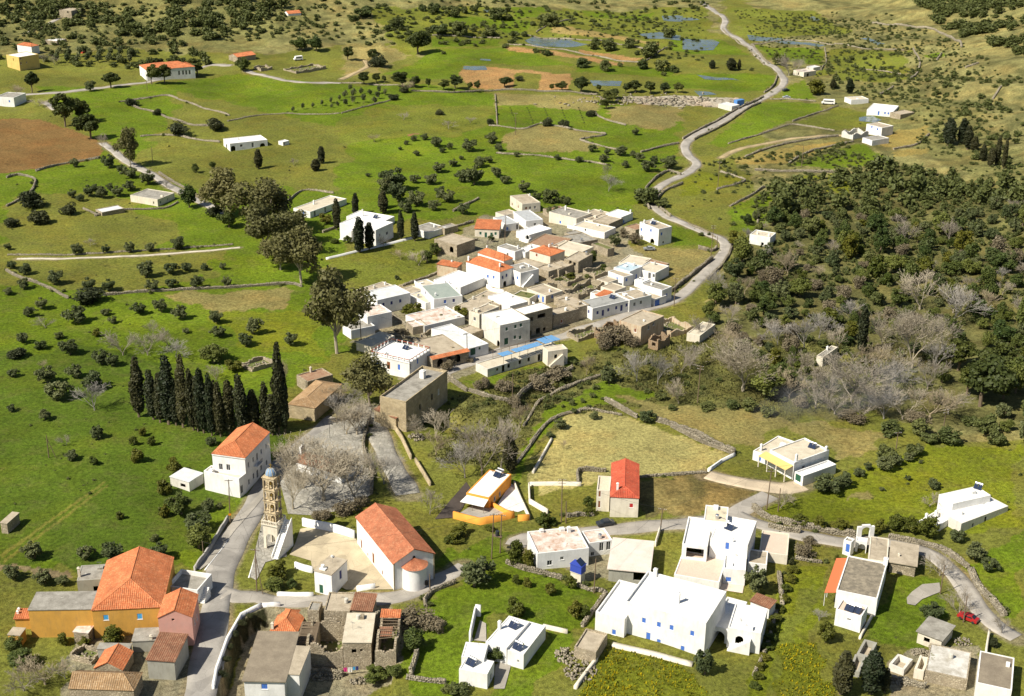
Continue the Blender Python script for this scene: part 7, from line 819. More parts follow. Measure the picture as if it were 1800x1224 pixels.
# ---------------- terrain ----------------
_NT = np.random.default_rng(99).random((256, 256)).astype(np.float32) * 2 - 1
def vnoise(x, y, s, seed):
    """value noise in -1..1 with two octaves, feature size about s metres"""
    r = 0
    for o, a in ((1.0, .7), (.43, .45)):
        u = np.asarray(x) / (s * o * 1.6) + seed * 17.3; v = np.asarray(y) / (s * o * 1.6) + seed * 9.1; i = np.floor(u).astype(int); j = np.floor(v).astype(int); f = u - i; g = v - j; f = f * f * (3 - 2 * f); g = g * g * (3 - 2 * g)
        A = _NT[i & 255, j & 255]; B_ = _NT[(i + 1) & 255, j & 255]; C_ = _NT[i & 255, (j + 1) & 255]; D_ = _NT[(i + 1) & 255, (j + 1) & 255]
        r = r + a * ((A * (1 - f) + B_ * f) * (1 - g) + (C_ * (1 - f) + D_ * f) * g)
    return r
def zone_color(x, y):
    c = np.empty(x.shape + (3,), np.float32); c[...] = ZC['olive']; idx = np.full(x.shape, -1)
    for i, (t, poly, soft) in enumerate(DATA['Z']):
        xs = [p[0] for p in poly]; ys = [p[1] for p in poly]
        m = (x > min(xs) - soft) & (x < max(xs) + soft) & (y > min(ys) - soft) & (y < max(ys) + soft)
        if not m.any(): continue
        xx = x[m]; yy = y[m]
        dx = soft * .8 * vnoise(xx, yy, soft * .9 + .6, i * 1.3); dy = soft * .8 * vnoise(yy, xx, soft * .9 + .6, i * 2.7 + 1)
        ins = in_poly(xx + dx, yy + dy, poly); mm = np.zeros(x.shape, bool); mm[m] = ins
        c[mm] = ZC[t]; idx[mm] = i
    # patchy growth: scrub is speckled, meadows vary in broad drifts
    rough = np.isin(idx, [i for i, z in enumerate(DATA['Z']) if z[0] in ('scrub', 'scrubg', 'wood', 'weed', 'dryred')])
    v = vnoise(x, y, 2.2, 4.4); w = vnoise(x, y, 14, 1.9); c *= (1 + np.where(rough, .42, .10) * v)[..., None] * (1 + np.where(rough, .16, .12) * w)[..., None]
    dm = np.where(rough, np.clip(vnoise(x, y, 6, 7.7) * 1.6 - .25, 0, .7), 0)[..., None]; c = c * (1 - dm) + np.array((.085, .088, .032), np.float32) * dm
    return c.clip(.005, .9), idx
def catmull(P, step):
    P = [np.array(p, float) for p in P]; P = [2 * P[0] - P[1]] + P + [2 * P[-1] - P[-2]]; out = []
    for a, b, c, d in zip(P[:-3], P[1:-2], P[2:-1], P[3:]):
        n = max(1, int(np.hypot(*(c - b)) / step))
        for k in range(n):
            t = k / n; out.append(.5 * ((2 * b) + (-a + c) * t + (2 * a - 5 * b + 4 * c - d) * t * t + (-a + 3 * b - 3 * c + d) * t ** 3))
    out.append(P[-2]); return np.array(out)
def build_ground():
    ys = [120.0]
    while ys[-1] < 1120: ys.append(ys[-1] * 1.0028 + .02)
    while ys[-1] < 9000: ys.append(ys[-1] * 1.08)
    ys = np.array(ys); us = np.concatenate([np.array([-8, -4, -2.4, -1.6, -1.25]), np.linspace(-1, 1, 640), np.array([1.25, 1.6, 2.4, 4, 8])])
    Y, Uu = np.meshgrid(ys, us, indexing='ij'); X = Uu * (.43 * Y + 22)
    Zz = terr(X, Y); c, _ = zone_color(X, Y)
    for r in DATA['R']:
        cl = catmull(r['p'], 1.6); hw = r['w'] / 2
        for k in range(0, len(cl) - 1, 8):
            sg = cl[k:k + 9]; a = ys.searchsorted(sg[:, 1].min() - 6); b = ys.searchsorted(sg[:, 1].max() + 6); xs = X[a:b]; m = (xs > sg[:, 0].min() - 6) & (xs < sg[:, 0].max() + 6)
            if not m.any(): continue
            d = seg_dist(xs[m], Y[a:b][m], [tuple(q) for q in sg]) - hw - .7 * vnoise(xs[m], Y[a:b][m], 1.9, 1.1) - .3; w = np.clip(1 - d / .9, 0, 1)[:, None] * .8
            cc = c[a:b]; cc[m] = cc[m] * (1 - w) + np.array(ZC['verge']) * w
    nr, nc = X.shape; V = np.stack([X, Y, Zz], -1).reshape(-1, 3); i = np.arange(nr * nc).reshape(nr, nc)
    Fq = np.stack([i[:-1, :-1], i[:-1, 1:], i[1:, 1:], i[1:, :-1]], -1).reshape(-1, 4)
    g = link('ground', np_mesh('ground', V, Fq, M['ground'], smooth=True, colors=c.reshape(-1, 3))); tag(g, kind='structure')
build_ground()
def tz(x, y): return float(terr(x, y))

# ---------------- roads, paving, ponds ----------------
ROADS = []
for ri, r in enumerate(DATA['R']):
    c = catmull(r['p'], 1.6); ROADS.append((c, r['w'])); t = np.gradient(c, axis=0); t /= np.hypot(t[:, 0], t[:, 1])[:, None] + 1e-9
    nrm = np.stack([-t[:, 1], t[:, 0]], -1); s_ = np.arange(len(c)) * 1.6; wv = r['w'] / 2 * (1 + .06 * np.sin(s_ / 5 + ri) + .04 * np.sin(s_ / 1.9))
    offs = [-1.04, -1, -.5, 0, .5, 1, 1.04]; rows = []
    for o in offs:
        p = c + nrm * (wv * o)[:, None]; z = terr(p[:, 0], p[:, 1]) + (.075 if abs(o) <= 1 else -.3); rows.append(np.column_stack([p, z + ri * .004]))
    A = np.stack(rows, 1); n, k = A.shape[:2]; i = np.arange(n * k).reshape(n, k)
    Fq = np.stack([i[:-1, 1:], i[:-1, :-1], i[1:, :-1], i[1:, 1:]], -1).reshape(-1, 4)
    tag(link(r['n'], np_mesh(r['n'], A.reshape(-1, 3), Fq, M['street' if r['n'] == 'street' else r['m']], smooth=True)), kind='structure')
def sheet(name, pts, mat, dz, mesh_step=3.0):
    bm = bmesh.new(); vs_ = [bm.verts.new((p[0], p[1], 0)) for p in pts]; f = bm.faces.new(vs_)
    if f.normal.z < 0: f.normal_flip()
    bmesh.ops.triangulate(bm, faces=bm.faces[:])
    for _ in range(6):
        e = [e for e in bm.edges if e.calc_length() > mesh_step]
        if not e: break
        bmesh.ops.subdivide_edges(bm, edges=e, cuts=1); bmesh.ops.triangulate(bm, faces=bm.faces[:])
    bm.normal_update()
    for f in bm.faces:
        if f.normal.z < 0: f.normal_flip()
    for v in bm.verts: v.co.z = tz(v.co.x, v.co.y) + dz
    me = bpy.data.meshes.new(name); bm.to_mesh(me); bm.free(); me.materials.append(mat); return link(name, me)
for k, p in enumerate(DATA['PV']):
    tag(sheet(p['n'], p['p'], M[p['m']], (.16 if p['n'] == 'sidewalk' else .125) + k * .004), kind='structure')
for k, p in enumerate(DATA['PO']):
    tag(sheet('pond', p['p'], M['water'], .10, 6.0), kind='structure')

# ---------------- walls ----------------
def resample(P, step):
    out = []
    for (a, b) in zip(P[:-1], P[1:]):
        a = np.array(a, float); b = np.array(b, float); n = max(1, int(round(np.hypot(*(b - a)) / step)))
        out += [a + (b - a) * k / n for k in range(n)]
    out.append(np.array(P[-1], float)); return np.array(out)
STONE_T = np.array([[x, y, z] for z in (0, 1) for y in (0, 1) for x in (0, 1)], float) - .5
STONE_F = np.array([[0, 2, 3, 1], [4, 5, 7, 6], [0, 1, 5, 4], [1, 3, 7, 5], [3, 2, 6, 7], [2, 0, 4, 6]])
def stones_mesh(C, S, A, name, mat):
    """C centres, S sizes, A yaw: jittered blocks joined into one mesh"""
    n = len(C); V = STONE_T[None] * S[:, None, :] * (1 + nrg.uniform(-.22, .22, (n, 8, 3))); ca, sa = np.cos(A)[:, None], np.sin(A)[:, None]
    W = np.stack([V[..., 0] * ca - V[..., 1] * sa, V[..., 0] * sa + V[..., 1] * ca, V[..., 2]], -1) + C[:, None]
    return np_mesh(name, W.reshape(-1, 3), (STONE_F[None] + (np.arange(n) * 8)[:, None, None]).reshape(-1, 4), mat)
WM = dict(white='white', cream='cream', ashlar='ashlar', orange='orange', street='streetw', stone='drystone')
for w in DATA['W']:
    P = w['p']; far = np.mean([p[1] for p in P]) > 520; stone = w['k'] == 'stone'
    c = resample(catmull(P, 2.0) if len(P) > 2 and stone else P, (1.4 if far else .8) if stone else 1.2)
    t = np.gradient(c, axis=0); t /= np.hypot(t[:, 0], t[:, 1])[:, None] + 1e-9; nrm = np.stack([-t[:, 1], t[:, 0]], -1); n = len(c)
    hh = np.full(n, w['h'])
    if stone: hh = w['h'] * (.82 + .16 * np.sin(np.arange(n) * .37 + n) + nrg.uniform(-.18, .14, n))
    if w['k'] == 'street': hh = w['h'] + .18 * ((np.arange(n) // 2) % 2)
    z0 = terr(c[:, 0], c[:, 1]); th = w['t'] / 2 * (nrg.uniform(.8, 1.15, n) if stone else np.ones(n))
    A = np.stack([np.column_stack([c + nrm * th[:, None], z0 - .6]), np.column_stack([c + nrm * (th * (.85 if stone else 1))[:, None], z0 + hh]), np.column_stack([c - nrm * (th * (.85 if stone else 1))[:, None], z0 + hh * (1 if not stone else .97)]), np.column_stack([c - nrm * th[:, None], z0 - .6])], 1)
    i = np.arange(n * 4).reshape(n, 4); Fq = np.stack([i[:-1, :-1], i[:-1, 1:], i[1:, 1:], i[1:, :-1]], -1).reshape(-1, 4); Fq = Fq[:, ::-1]
    Fq = np.concatenate([Fq, [[i[0, 0], i[0, 1], i[0, 2], i[0, 3]]], [[i[-1, 3], i[-1, 2], i[-1, 1], i[-1, 0]]]])
    wo_ = link(w['n'], np_mesh(w['n'], A.reshape(-1, 3), Fq, M[WM[w['k']]])); tag(wo_, w['l'], 'wall', 'walls', 'thing')
    if stone:
        L = float(np.sum(np.hypot(*np.diff(c, axis=0).T))); sz = .62 if far else .42; rowz = max(1, int(w['h'] / (sz * .7)))
        Cs, Ss, As = [], [], []; cum = np.concatenate([[0], np.cumsum(np.hypot(*np.diff(c, axis=0).T))])
        for side in (-1, 1):
            for rz in range(rowz + (side > 0)):
                m_ = max(2, int(L / sz)); s_ = (np.arange(m_) + nrg.uniform(.1, .9, m_)) * L / m_
                x = np.interp(s_, cum, c[:, 0]); y = np.interp(s_, cum, c[:, 1]); nx = np.interp(s_, cum, nrm[:, 0]); ny = np.interp(s_, cum, nrm[:, 1]); top = np.interp(s_, cum, hh)
                if rz == rowz: o = nrg.uniform(-.3, .3, m_) * w['t']; zz = top + .03
                else: o = side * w['t'] * .42; zz = np.minimum((rz + .5) * sz * .72 + nrg.uniform(-.06, .06, m_), top)
                x = x + nx * o; y = y + ny * o
                Cs.append(np.column_stack([x, y, terr(x, y) + zz])); Ss.append(np.column_stack([nrg.uniform(.6, 1.15, m_) * sz, nrg.uniform(.5, .8, m_) * min(sz, .4), nrg.uniform(.5, .85, m_) * sz * .85])); As.append(np.arctan2(-nx, ny) + nrg.uniform(-.2, .2, m_))
        tag(link('stones', stones_mesh(np.concatenate(Cs), np.concatenate(Ss), np.concatenate(As), 'stones', M['drystone']), wo_), kind='stuff')
    elif w['k'] in ('white', 'cream') and w['h'] > .55:
        pass
    if 'above the dark retaining' in w['l'] or 'pierced parapet at' in w['l']:
        B2 = A.copy(); B2[:, [1, 2], 2] = (z0 - .02)[:, None]; B2[:, [0, 3], 2] = (z0 - 4.2)[:, None]; ctr = B2.mean(1, keepdims=True); B2[..., :2] = ctr[..., :2] + (B2[..., :2] - ctr[..., :2]) * .9
        link('retaining_face', np_mesh('retaining_face', B2.reshape(-1, 3), Fq, M['stone']), wo_)

# ---------------- houses ----------------
WCOL = dict(b='blue', v='navy', c='lightblue', g='green', n='brownw', r='redp', w='board', d='whitep')
RM = {k[2:]: k for k in M if k.startswith('r_')}
WCACHE = {}
def window_meshes(st, w, h):
    key = (st, round(w, 1), round(h, 1))
    if key in WCACHE: return WCACHE[key]
    w, h = key[1], key[2]; s = st.lower(); door = st.isupper(); out = []
    f = MB(); t = .07; x, z = w / 2, h / 2       # frame: sits inside the opening, 4 cm behind the wall face
    for a in ((-x, -x + t, -z, z), (x - t, x, -z, z), (-x + t, x - t, z - t, z), (-x + t, x - t, -z, -z + t)): f.box(a[0], a[1], .04, .14, a[2], a[3])
    if s in 'd': f.box(-.025, .025, .05, .13, -z + t, z - t)
    if not door: f.box(-x - .08, x + .08, -.06, .02, -z - .09, -z - .01)     # sill
    fm = f.mesh('frame', M['whitep' if s != 'o' else 'wood'])
    p = MB()
    if s == 'd':
        p.box(-x + t, x - t, .09, .10, -z + t, z - t); pm = p.mesh('pane', M['glass']); parts = [('pane', pm, 0)]
    else:
        hw = x - t - .01
        for sg in ((-1, 1) if w > .7 else (0,)):
            q = MB(); x0, x1 = ((-hw, -.01) if sg == -1 else (.01, hw) if sg == 1 else (-hw, hw)); q.box(x0, x1, .06, .09, -z + t, z - t)
            nsl = max(3, int(h / .22))
            for k in range(nsl):
                zz = -z + t + .06 + (h - 2 * t - .12) * (k + .5) / nsl; q.box(x0 + .05, x1 - .05, .045, .06, zz - .05, zz + .04)
            p = q; parts = locals().get('parts_', []); parts = parts + [('shutter' if not door else 'door_leaf', q.mesh('leaf', M[WCOL.get(s, 'brownw')]), 0)]; parts_ = parts
    WCACHE[key] = (fm, parts); return WCACHE[key]

def wall_face(mb, f, W, Dp, H, holes, z0=-1.2, depth=.25):
    """one wall skin with real openings; f 0: y=0, 1: x=0, 2: y=D, 3: x=W"""
    Lf = W if f in (0, 2) else Dp
    def pt(t, z, d=0):
        return (t, d, z) if f == 0 else (d, t, z) if f == 1 else (t, Dp - d, z) if f == 2 else (W - d, t, z)
    flip = f in (1, 2)
    def quad(a, b, c, d): mb.poly((a, b, c, d) if not flip else (d, c, b, a))
    ts = sorted({0.0, Lf} | {v for h in holes for v in (h[0], h[1])}); zs = sorted({z0, H} | {v for h in holes for v in (h[2], h[3])})
    for a, b in zip(ts[:-1], ts[1:]):
        for c, d in zip(zs[:-1], zs[1:]):
            tm, zm = (a + b) / 2, (c + d) / 2
            if any(h[0] < tm < h[1] and h[2] < zm < h[3] for h in holes): continue
            quad(pt(a, c), pt(b, c), pt(b, d), pt(a, d))
    for (a, b, c, d) in holes:
        e = depth
        quad(pt(a, c), pt(b, c), pt(b, c, e), pt(a, c, e)) if False else None
        quad(pt(a, c, e), pt(b, c, e), pt(b, c), pt(a, c)); quad(pt(a, d), pt(b, d), pt(b, d, e), pt(a, d, e))
        quad(pt(a, c), pt(a, d), pt(a, d, e), pt(a, c, e)); quad(pt(b, c, e), pt(b, d, e), pt(b, d), pt(b, c))

def tile_sheet(mb, a, b, c, d, near, rib=.40, amp=.085):
    """ribbed pantile slope: eave a-b, ridge side c (above b), d (above a)"""
    a, b, c, d = map(Vector, (a, b, c, d)); L = (b - a).length
    if L < .1: return
    e = (b - a) / L; up = ((c + d) / 2 - a); s = (up - e * up.dot(e)); S = s.length
    if S < .1: return
    s /= S; nrm = e.cross(s)
    if nrm.z < 0: nrm = -nrm
    de = max(0, (d - a).dot(e)); ce = min(L, (c - a).dot(e)); per = 3 if not near else 4
    ts = list(np.arange(0, L, rib / per)) + [L]
    def smax(t):
        if de > 1e-3 and t < de: return S * t / de
        if L - ce > 1e-3 and t > ce: return S * (L - t) / (L - ce)
        return S
    prof = [0, .75, 1, .75] if per == 4 else [0, 1, .6]
    rows = [0.0, 1.0]
    if near:
        n = max(2, int(S / .42)); rows = []
        for k in range(n): rows += [k / n + 1e-4, (k + 1) / n]
    base = len(mb.v); nr = len(rows)
    for i, t in enumerate(ts):
        off = amp * prof[i % per]; sm = smax(t)
        for k, r in enumerate(rows):
            sv = min(r * S, sm); st = (.035 * (1 - (k % 2)) if near else 0)
            mb.v.append(tuple(a + e * t + s * sv + nrm * (off + st + .02)))
    for i in range(len(ts) - 1):
        for k in range(nr - 1):
            if min(rows[k] * S, smax(ts[i])) >= smax(ts[i]) - 1e-6 and min(rows[k] * S, smax(ts[i + 1])) >= smax(ts[i + 1]) - 1e-6: continue
            q = (base + i * nr + k, base + (i + 1) * nr + k, base + (i + 1) * nr + k + 1, base + i * nr + k + 1)
            mb.f.append(q); mb.mi.append(0)

def stair_part(root, W, D, H, f, m):
    n = max(5, int(H * .75 / .28)); h = n * .27; mb = MB(); wd = 1.2
    for k in range(n):
        z1 = (k + 1) * .27
        if f == 2: mb.box(.3 + k * .36, .3 + (k + 1) * .36 - .002, -wd - .01, -.01, -1, z1)
        else: mb.box(-wd - .01, -.01, D - .3 - (k + 1) * .36 + .002, D - .3 - k * .36, -1, z1)
    if f == 2: mb.poly([(.3, -wd - .012, -1), (.3 + n * .36, -wd - .012, -1), (.3 + n * .36, -wd - .012, h + .6), (.3, -wd - .012, .6)])
    mb.build('staircase', m, root)

def solar(root, x, y, z, rz):
    e = link('solar_heater', None, root, (x, y, z), rz); mb = MB()
    mb.tube((-.95, .35, .05), (-.95, .35, 1.05), .03, .03, 4); mb.tube((.95, .35, .05), (.95, .35, 1.05), .03, .03, 4)
    mb.build('stand', M['metal'], e)
    t = MB(); t.tube((-.9, .42, 1.15), (.9, .42, 1.15), .27, .27, 10); t.lathe([(0, 0)], 3); t.build('water_tank', M['steel'], e)
    for sx in (-.92, .06):
        p = MB(); Mx = Matrix.Translation((sx, -.75, .12)) @ Matrix.Rotation(math.radians(40), 4, 'X'); p.box(0, .86, 0, 1.45, 0, .07, 0, Mx); p.build('panel', M['panel'], e)

CHC = {}
def chimney_mesh(h, s, mat):
    k = (round(h, 1), s, mat)
    if k not in CHC:
        mb = MB(); a = s / 2; mb.box(-a, a, -a, a, -.4, h - .18); mb.box(-a - .06, a + .06, -a - .06, a + .06, h - .18, h - .08); mb.box(-a * .6, a * .6, -a * .6, a * .6, h - .08, h + .1)
        CHC[k] = mb.mesh('chimney', M[mat])
    return CHC[k]

BOX = []   # footprints, to keep weeds and shrubs out of the houses
ROOTS = {}
def house(e):
    for k_, v_ in (('n', 'house'), ('c', 'house'), ('w', 'white'), ('t', 'flat'), ('m', 'white')): e.setdefault(k_, v_)
    W, D, H = e['d']; x0, y0, zg = e['o']; rot = e['r']; near = y0 < 330
    root = link(e['n'], None, None, (x0, y0, zg), rot); tag(root, e['l'], e['c'], 'village buildings'); ROOTS[e['k']] = (root, e)
    BOX.append((x0, y0, rot, W, D)); wm = M[e['w']]; wins = e.get('W', []); rt = e['t']; rm = e['m']
    if rt == 'ruin': return ruin(e, root, W, D, H, wm, wins)
    holes = {0: [], 1: []}
    for (f, a, z, w, h, st) in wins: holes[f].append((a - w / 2, a + w / 2, z - h / 2, z + h / 2))
    mb = MB()
    for f in range(4): wall_face(mb, f, W, D, H, holes.get(f, []))
    mb.build('wall', wm, root)
    for (f, a, z, w, h, st) in wins:
        loc = (a, 0, z) if f == 0 else (0, a, z); rz = 0 if f == 0 else -math.pi / 2
        if st in 'oO': continue
        if st == 'A':
            sp = MB(); r = w / 2; zc = h / 2 - r; n = 8
            for k in range(n):
                t0, t1 = math.pi * k / n, math.pi * (k + 1) / n; p0 = (r * math.cos(t0), zc + r * math.sin(t0)); p1 = (r * math.cos(t1), zc + r * math.sin(t1))
                sp.poly([(p0[0], .02, p0[1]), (p0[0], .02, h / 2), (p1[0], .02, h / 2), (p1[0], .02, p1[1])]); sp.poly([(p0[0], .02, p0[1]), (p1[0], .02, p1[1]), (p1[0], .3, p1[1]), (p0[0], .3, p0[1])])
            link('arch', sp.mesh('arch', wm), root, loc, rz); continue
        fm, parts = window_meshes(st, w, h); wo2 = link('door' if st.isupper() else 'window', fm, root, loc, rz)
        for nm, me, _ in parts: link(nm, me, wo2)
    par = e.get('par', .22)
    rmat = M[RM.get(rm, 'r_white')] if not rm.startswith('tile') else M[rm]
    if rt == 'flat':
        t = .26
        if par > 0:
            p = MB(); o = [(0, 0), (W, 0), (W, D), (0, D)]; i = [(t, t), (W - t, t), (W - t, D - t), (t, D - t)]
            for k in range(4):
                j = (k + 1) % 4; p.poly([(*o[k], H), (*o[j], H), (*i[j], H), (*i[k], H)]); p.poly([(*i[k], H), (*i[j], H), (*i[j], H - par - .1), (*i[k], H - par - .1)])
            p.build('parapet', wm, root)
            r = MB(); r.poly([(*q, H - par + rng.uniform(-.03, .03)) for q in i]); r.build('roof', rmat, root)
        else:
            r = MB(); r.box(-.12, W + .12, -.12, D + .12, H, H + .16); r.build('roof', rmat, root)
    elif rt == 'slab':
        r = MB(); r.box(-.35, W + .35, -.35, D + .35, H + .002, H + .2); r.build('roof', rmat, root)
    elif rt == 'poles':
        n = int(D / .3); fr = MB(); fr.box(0, W, 0, .3, H + .002, H + .15); fr.box(0, W, D - .3, D, H + .002, H + .15); fr.build('roof', M['wood'], root)
        for k in range(int(W / .36)):
            q = MB(); xx = .2 + k * .36; q.tube((xx, .05, H + .22), (xx + rng.uniform(-.08, .08), D - .05, H + .22 + rng.uniform(-.06, .06)), .09, .07, 5); q.build('roof_pole', M['wood'], root)
    elif rt == 'shed':
        r = MB(); o = .25; rise = e.get('rise', .8)
        a, b, c, d = (-o, D + o, H), (-o, -o, H), (W + o, -o, H + rise), (W + o, D + o, H + rise)
        if rm.startswith('tile'): tile_sheet(r, b, a, d, c, near) if False else tile_sheet(r, a, b, c, d, near)
        r.poly([(a[0], a[1], a[2] - .02), (d[0], d[1], d[2] - .02), (c[0], c[1], c[2] - .02), (b[0], b[1], b[2] - .02)]); r.build('roof', rmat, root)
        g = MB(); g.poly([(0, 0, H), (W, 0, H), (W, 0, H + rise * W / (W + o))]); g.poly([(0, D, H), (W, D, H + rise * W / (W + o)), (W, D, H)]); g.poly([(W, 0, H), (W, D, H), (W, D, H + rise * W / (W + o)), (W, 0, H + rise * W / (W + o))]); g.build('gable', wm, root)
    else:
        pitched(e, root, W, D, H, rt, rmat, wm, near)
    zr = H - par if rt == 'flat' else H
    for c in e.get('ch', []):
        zz = zr + (e.get('rise', 0) * .45 if rt in ('hip', 'hip1', 'gable') else 0); link('chimney', chimney_mesh(c[2], c[3] if len(c) > 3 else .5, 'white' if e['w'] not in ('stone', 'cement') else 'cream'), root, (c[0], c[1], zz))
    for c in e.get('sol', []): solar(root, c[0], c[1], zr, -rot + math.radians(-38))
    for c in e.get('dish', []):
        d = link('satellite_dish', None, root, (c[0], c[1], zr + (.9 if rt == 'hip1' else .18))); mb = MB(); mb.tube((0, 0, 0), (0, 0, .9), .04, .04, 5); mb.build('mast', M['metal'], d)
        mb = MB(); mb.lathe([(.02, 0), (.3, .04), (.5, .12)], 14); q = mb.build('reflector', M['dishw'], d, (0, 0, 1.1)); q.rotation_euler = (math.radians(62), 0, -rot + math.radians(-25))
    cl = random.Random(e['k'] + 'x')
    if rt == 'flat' and W > 3.4 and D > 3.4 and e['c'] in ('house', 'villa'):
        if cl.random() < .5:
            mb = MB(); mb.tube((0, 0, 0), (0, 0, 1.9), .025, .02, 4); mb.box(-.5, .5, -.015, .015, 1.75, 1.79)
            for q in range(5): mb.box(-.45 + q * .22, -.43 + q * .22, -.28, .28, 1.75, 1.78)
            mb.build('antenna', M['metal'], root, (cl.uniform(.8, W - .8), cl.uniform(.8, D - .8), zr), cl.uniform(0, 3))
        if cl.random() < .28:
            mb = MB(); mb.lathe([(0, .1), (.42, .1), (.42, .95), (.36, 1.05), (0, 1.08)], 10); mb.build('water_tank', M[cl.choice(['steel', 'whitep', 'board'])], root, (cl.uniform(.9, W - .9), cl.uniform(.9, D - .9), zr))
        if cl.random() < .3:
            mb = MB(); a, b = cl.uniform(.3, .7), cl.uniform(.3, .7); mb.box(-a, a, -b, b, 0, cl.uniform(.3, .8)); mb.build('roof_box', wm, root, (cl.uniform(1, W - 1), cl.uniform(1, D - 1), zr))
    for f in e.get('stair', []): stair_part(root, W, D, H, f, wm)
    if e.get('bal'):
        n = int(D / 1.7); mb = MB()
        for (p, q) in (((0, 0), (W, 0)), ((0, 0), (0, D)), ((W, 0), (W, D)), ((0, D), (W, D))):
            l = math.hypot(q[0] - p[0], q[1] - p[1]); n = max(2, int(l / 1.8))
            for k in range(n + 1):
                t = k / n; xx = p[0] + (q[0] - p[0]) * t; yy = p[1] + (q[1] - p[1]) * t; mb.box(xx - .13, xx + .13, yy - .13, yy + .13, H + .005, H + .95)
        mb.build('baluster', M['white'], root); mb = MB()
        for (a, b, c, d) in ((0, W, -.09, .09), (0, W, D - .09, D + .09), (-.09, .09, .1, D - .1), (W - .09, W + .09, .1, D - .1)): mb.box(a, b, c, d, H + .7, H + .84)
        mb.build('railing', M['ironred'], root)
        mb = MB(); mb.box(-.16, W + .16, -.16, -.002, H - .35, H - .12); mb.box(-.16, -.002, 0, D, H - .35, H - .12); mb.build('cornice', M['white'], root)
    if e.get('edge'):
        r = MB(); tile_sheet(r, (-.3, -.45, H - .02), (W + .1, -.45, H - .02), (W + .1, 1.1, H + .5), (-.3, 1.1, H + .5), False); r.build('tile_edge', M['tile'], root)
    if e.get('balc'):
        mb = MB(); c = W * .42; mb.box(c - 1.5, c + 1.5, -1.0, -.004, 4.4, 4.55); b = mb.build('balcony', M['white'], root); mb = MB()
        for k in range(13): xx = c - 1.45 + k * .24; mb.box(xx, xx + .03, -.97, -.94, 4.55, 5.45)
        mb.box(c - 1.48, c + 1.48, -.98, -.93, 5.45, 5.5); mb.build('railing', M['black'], b)
        mb = MB(); mb.box(-.2, W + .2, -.2, -.003, H - .3, H - .08); mb.box(-.2, -.003, 0, D, H - .3, H - .08); mb.build('cornice', M['white'], root)
    if e.get('apse'):
        R = W * .29; c = (W / 2, 0); ha = H * .80; mb = MB(); mb.lathe([(R, -1.2), (R, ha)], 18, c, 0, math.pi, 2 * math.pi)
        a = mb.build('apse', M['white'], root, smooth=True); r = MB(); n = 54; b0 = len(r.v)
        for i in range(n + 1):
            t = math.pi + math.pi * i / n; o = .07 * (1 if i % 2 else 0); rr = R + .28
            r.v.append((c[0] + rr * math.cos(t), c[1] + rr * math.sin(t), ha + o)); r.v.append((c[0] + .05 * math.cos(t), c[1] + .05 * math.sin(t), ha + 1.45 + o))
        for i in range(n): r.f.append((2 * i, 2 * i + 2, 2 * i + 3, 2 * i + 1)); r.mi.append(0)
        r.build('apse_roof', M['tilech'], root)
        mb = MB(); mb.box(c[0] + R * .55, c[0] + R * .55 + .6, -R * .98, -R * .80, 1.0, 2.0); mb.build('window', M['dark'], root)
        mb = MB()
        for xx in (-.06, W - .22): mb.box(xx, xx + .28, -.05, .003 - .01, -1, H - .05)
        mb.build('quoin', M['ashlar'], root)
        mb = MB(); mb.lathe([(0, 0), (.3, 0), (.3, .06), (0, .06)], 12); q = mb.build('oculus', M['dark'], root, (W / 2, -.03, H + .35)); q.rotation_euler = (math.pi / 2, 0, 0)
    if e.get('bell'):
        mb = MB(); y = D - .4; c = W / 2; zz = H + e['rise'] - .3
        for xx in (c - .9, c - .15, c + .6): mb.box(xx, xx + .3, y - .25, y + .25, zz - .8, zz + 1.6)
        mb.box(c - .9, c + .9, y - .25, y + .25, zz + 1.6, zz + 1.85); mb.poly([(c - 1, y - .26, zz + 1.85), (c + 1, y - .26, zz + 1.85), (c, y - .26, zz + 2.5)]); mb.poly([(c - 1, y + .26, zz + 1.85), (c, y + .26, zz + 2.5), (c + 1, y + .26, zz + 1.85)]); mb.poly([(c - 1, y - .26, zz + 1.85), (c, y - .26, zz + 2.5), (c, y + .26, zz + 2.5), (c - 1, y + .26, zz + 1.85)]); mb.poly([(c + 1, y - .26, zz + 1.85), (c + 1, y + .26, zz + 1.85), (c, y + .26, zz + 2.5), (c, y - .26, zz + 2.5)])
        mb.build('bell_gable', M['white'], root)
        for xx in (c - .37, c + .37): mb = MB(); mb.lathe([(.02, .5), (.1, .45), (.15, .1), (.2, 0)], 10); mb.build('bell', M['goldm'], root, (xx, y, zz + .8))

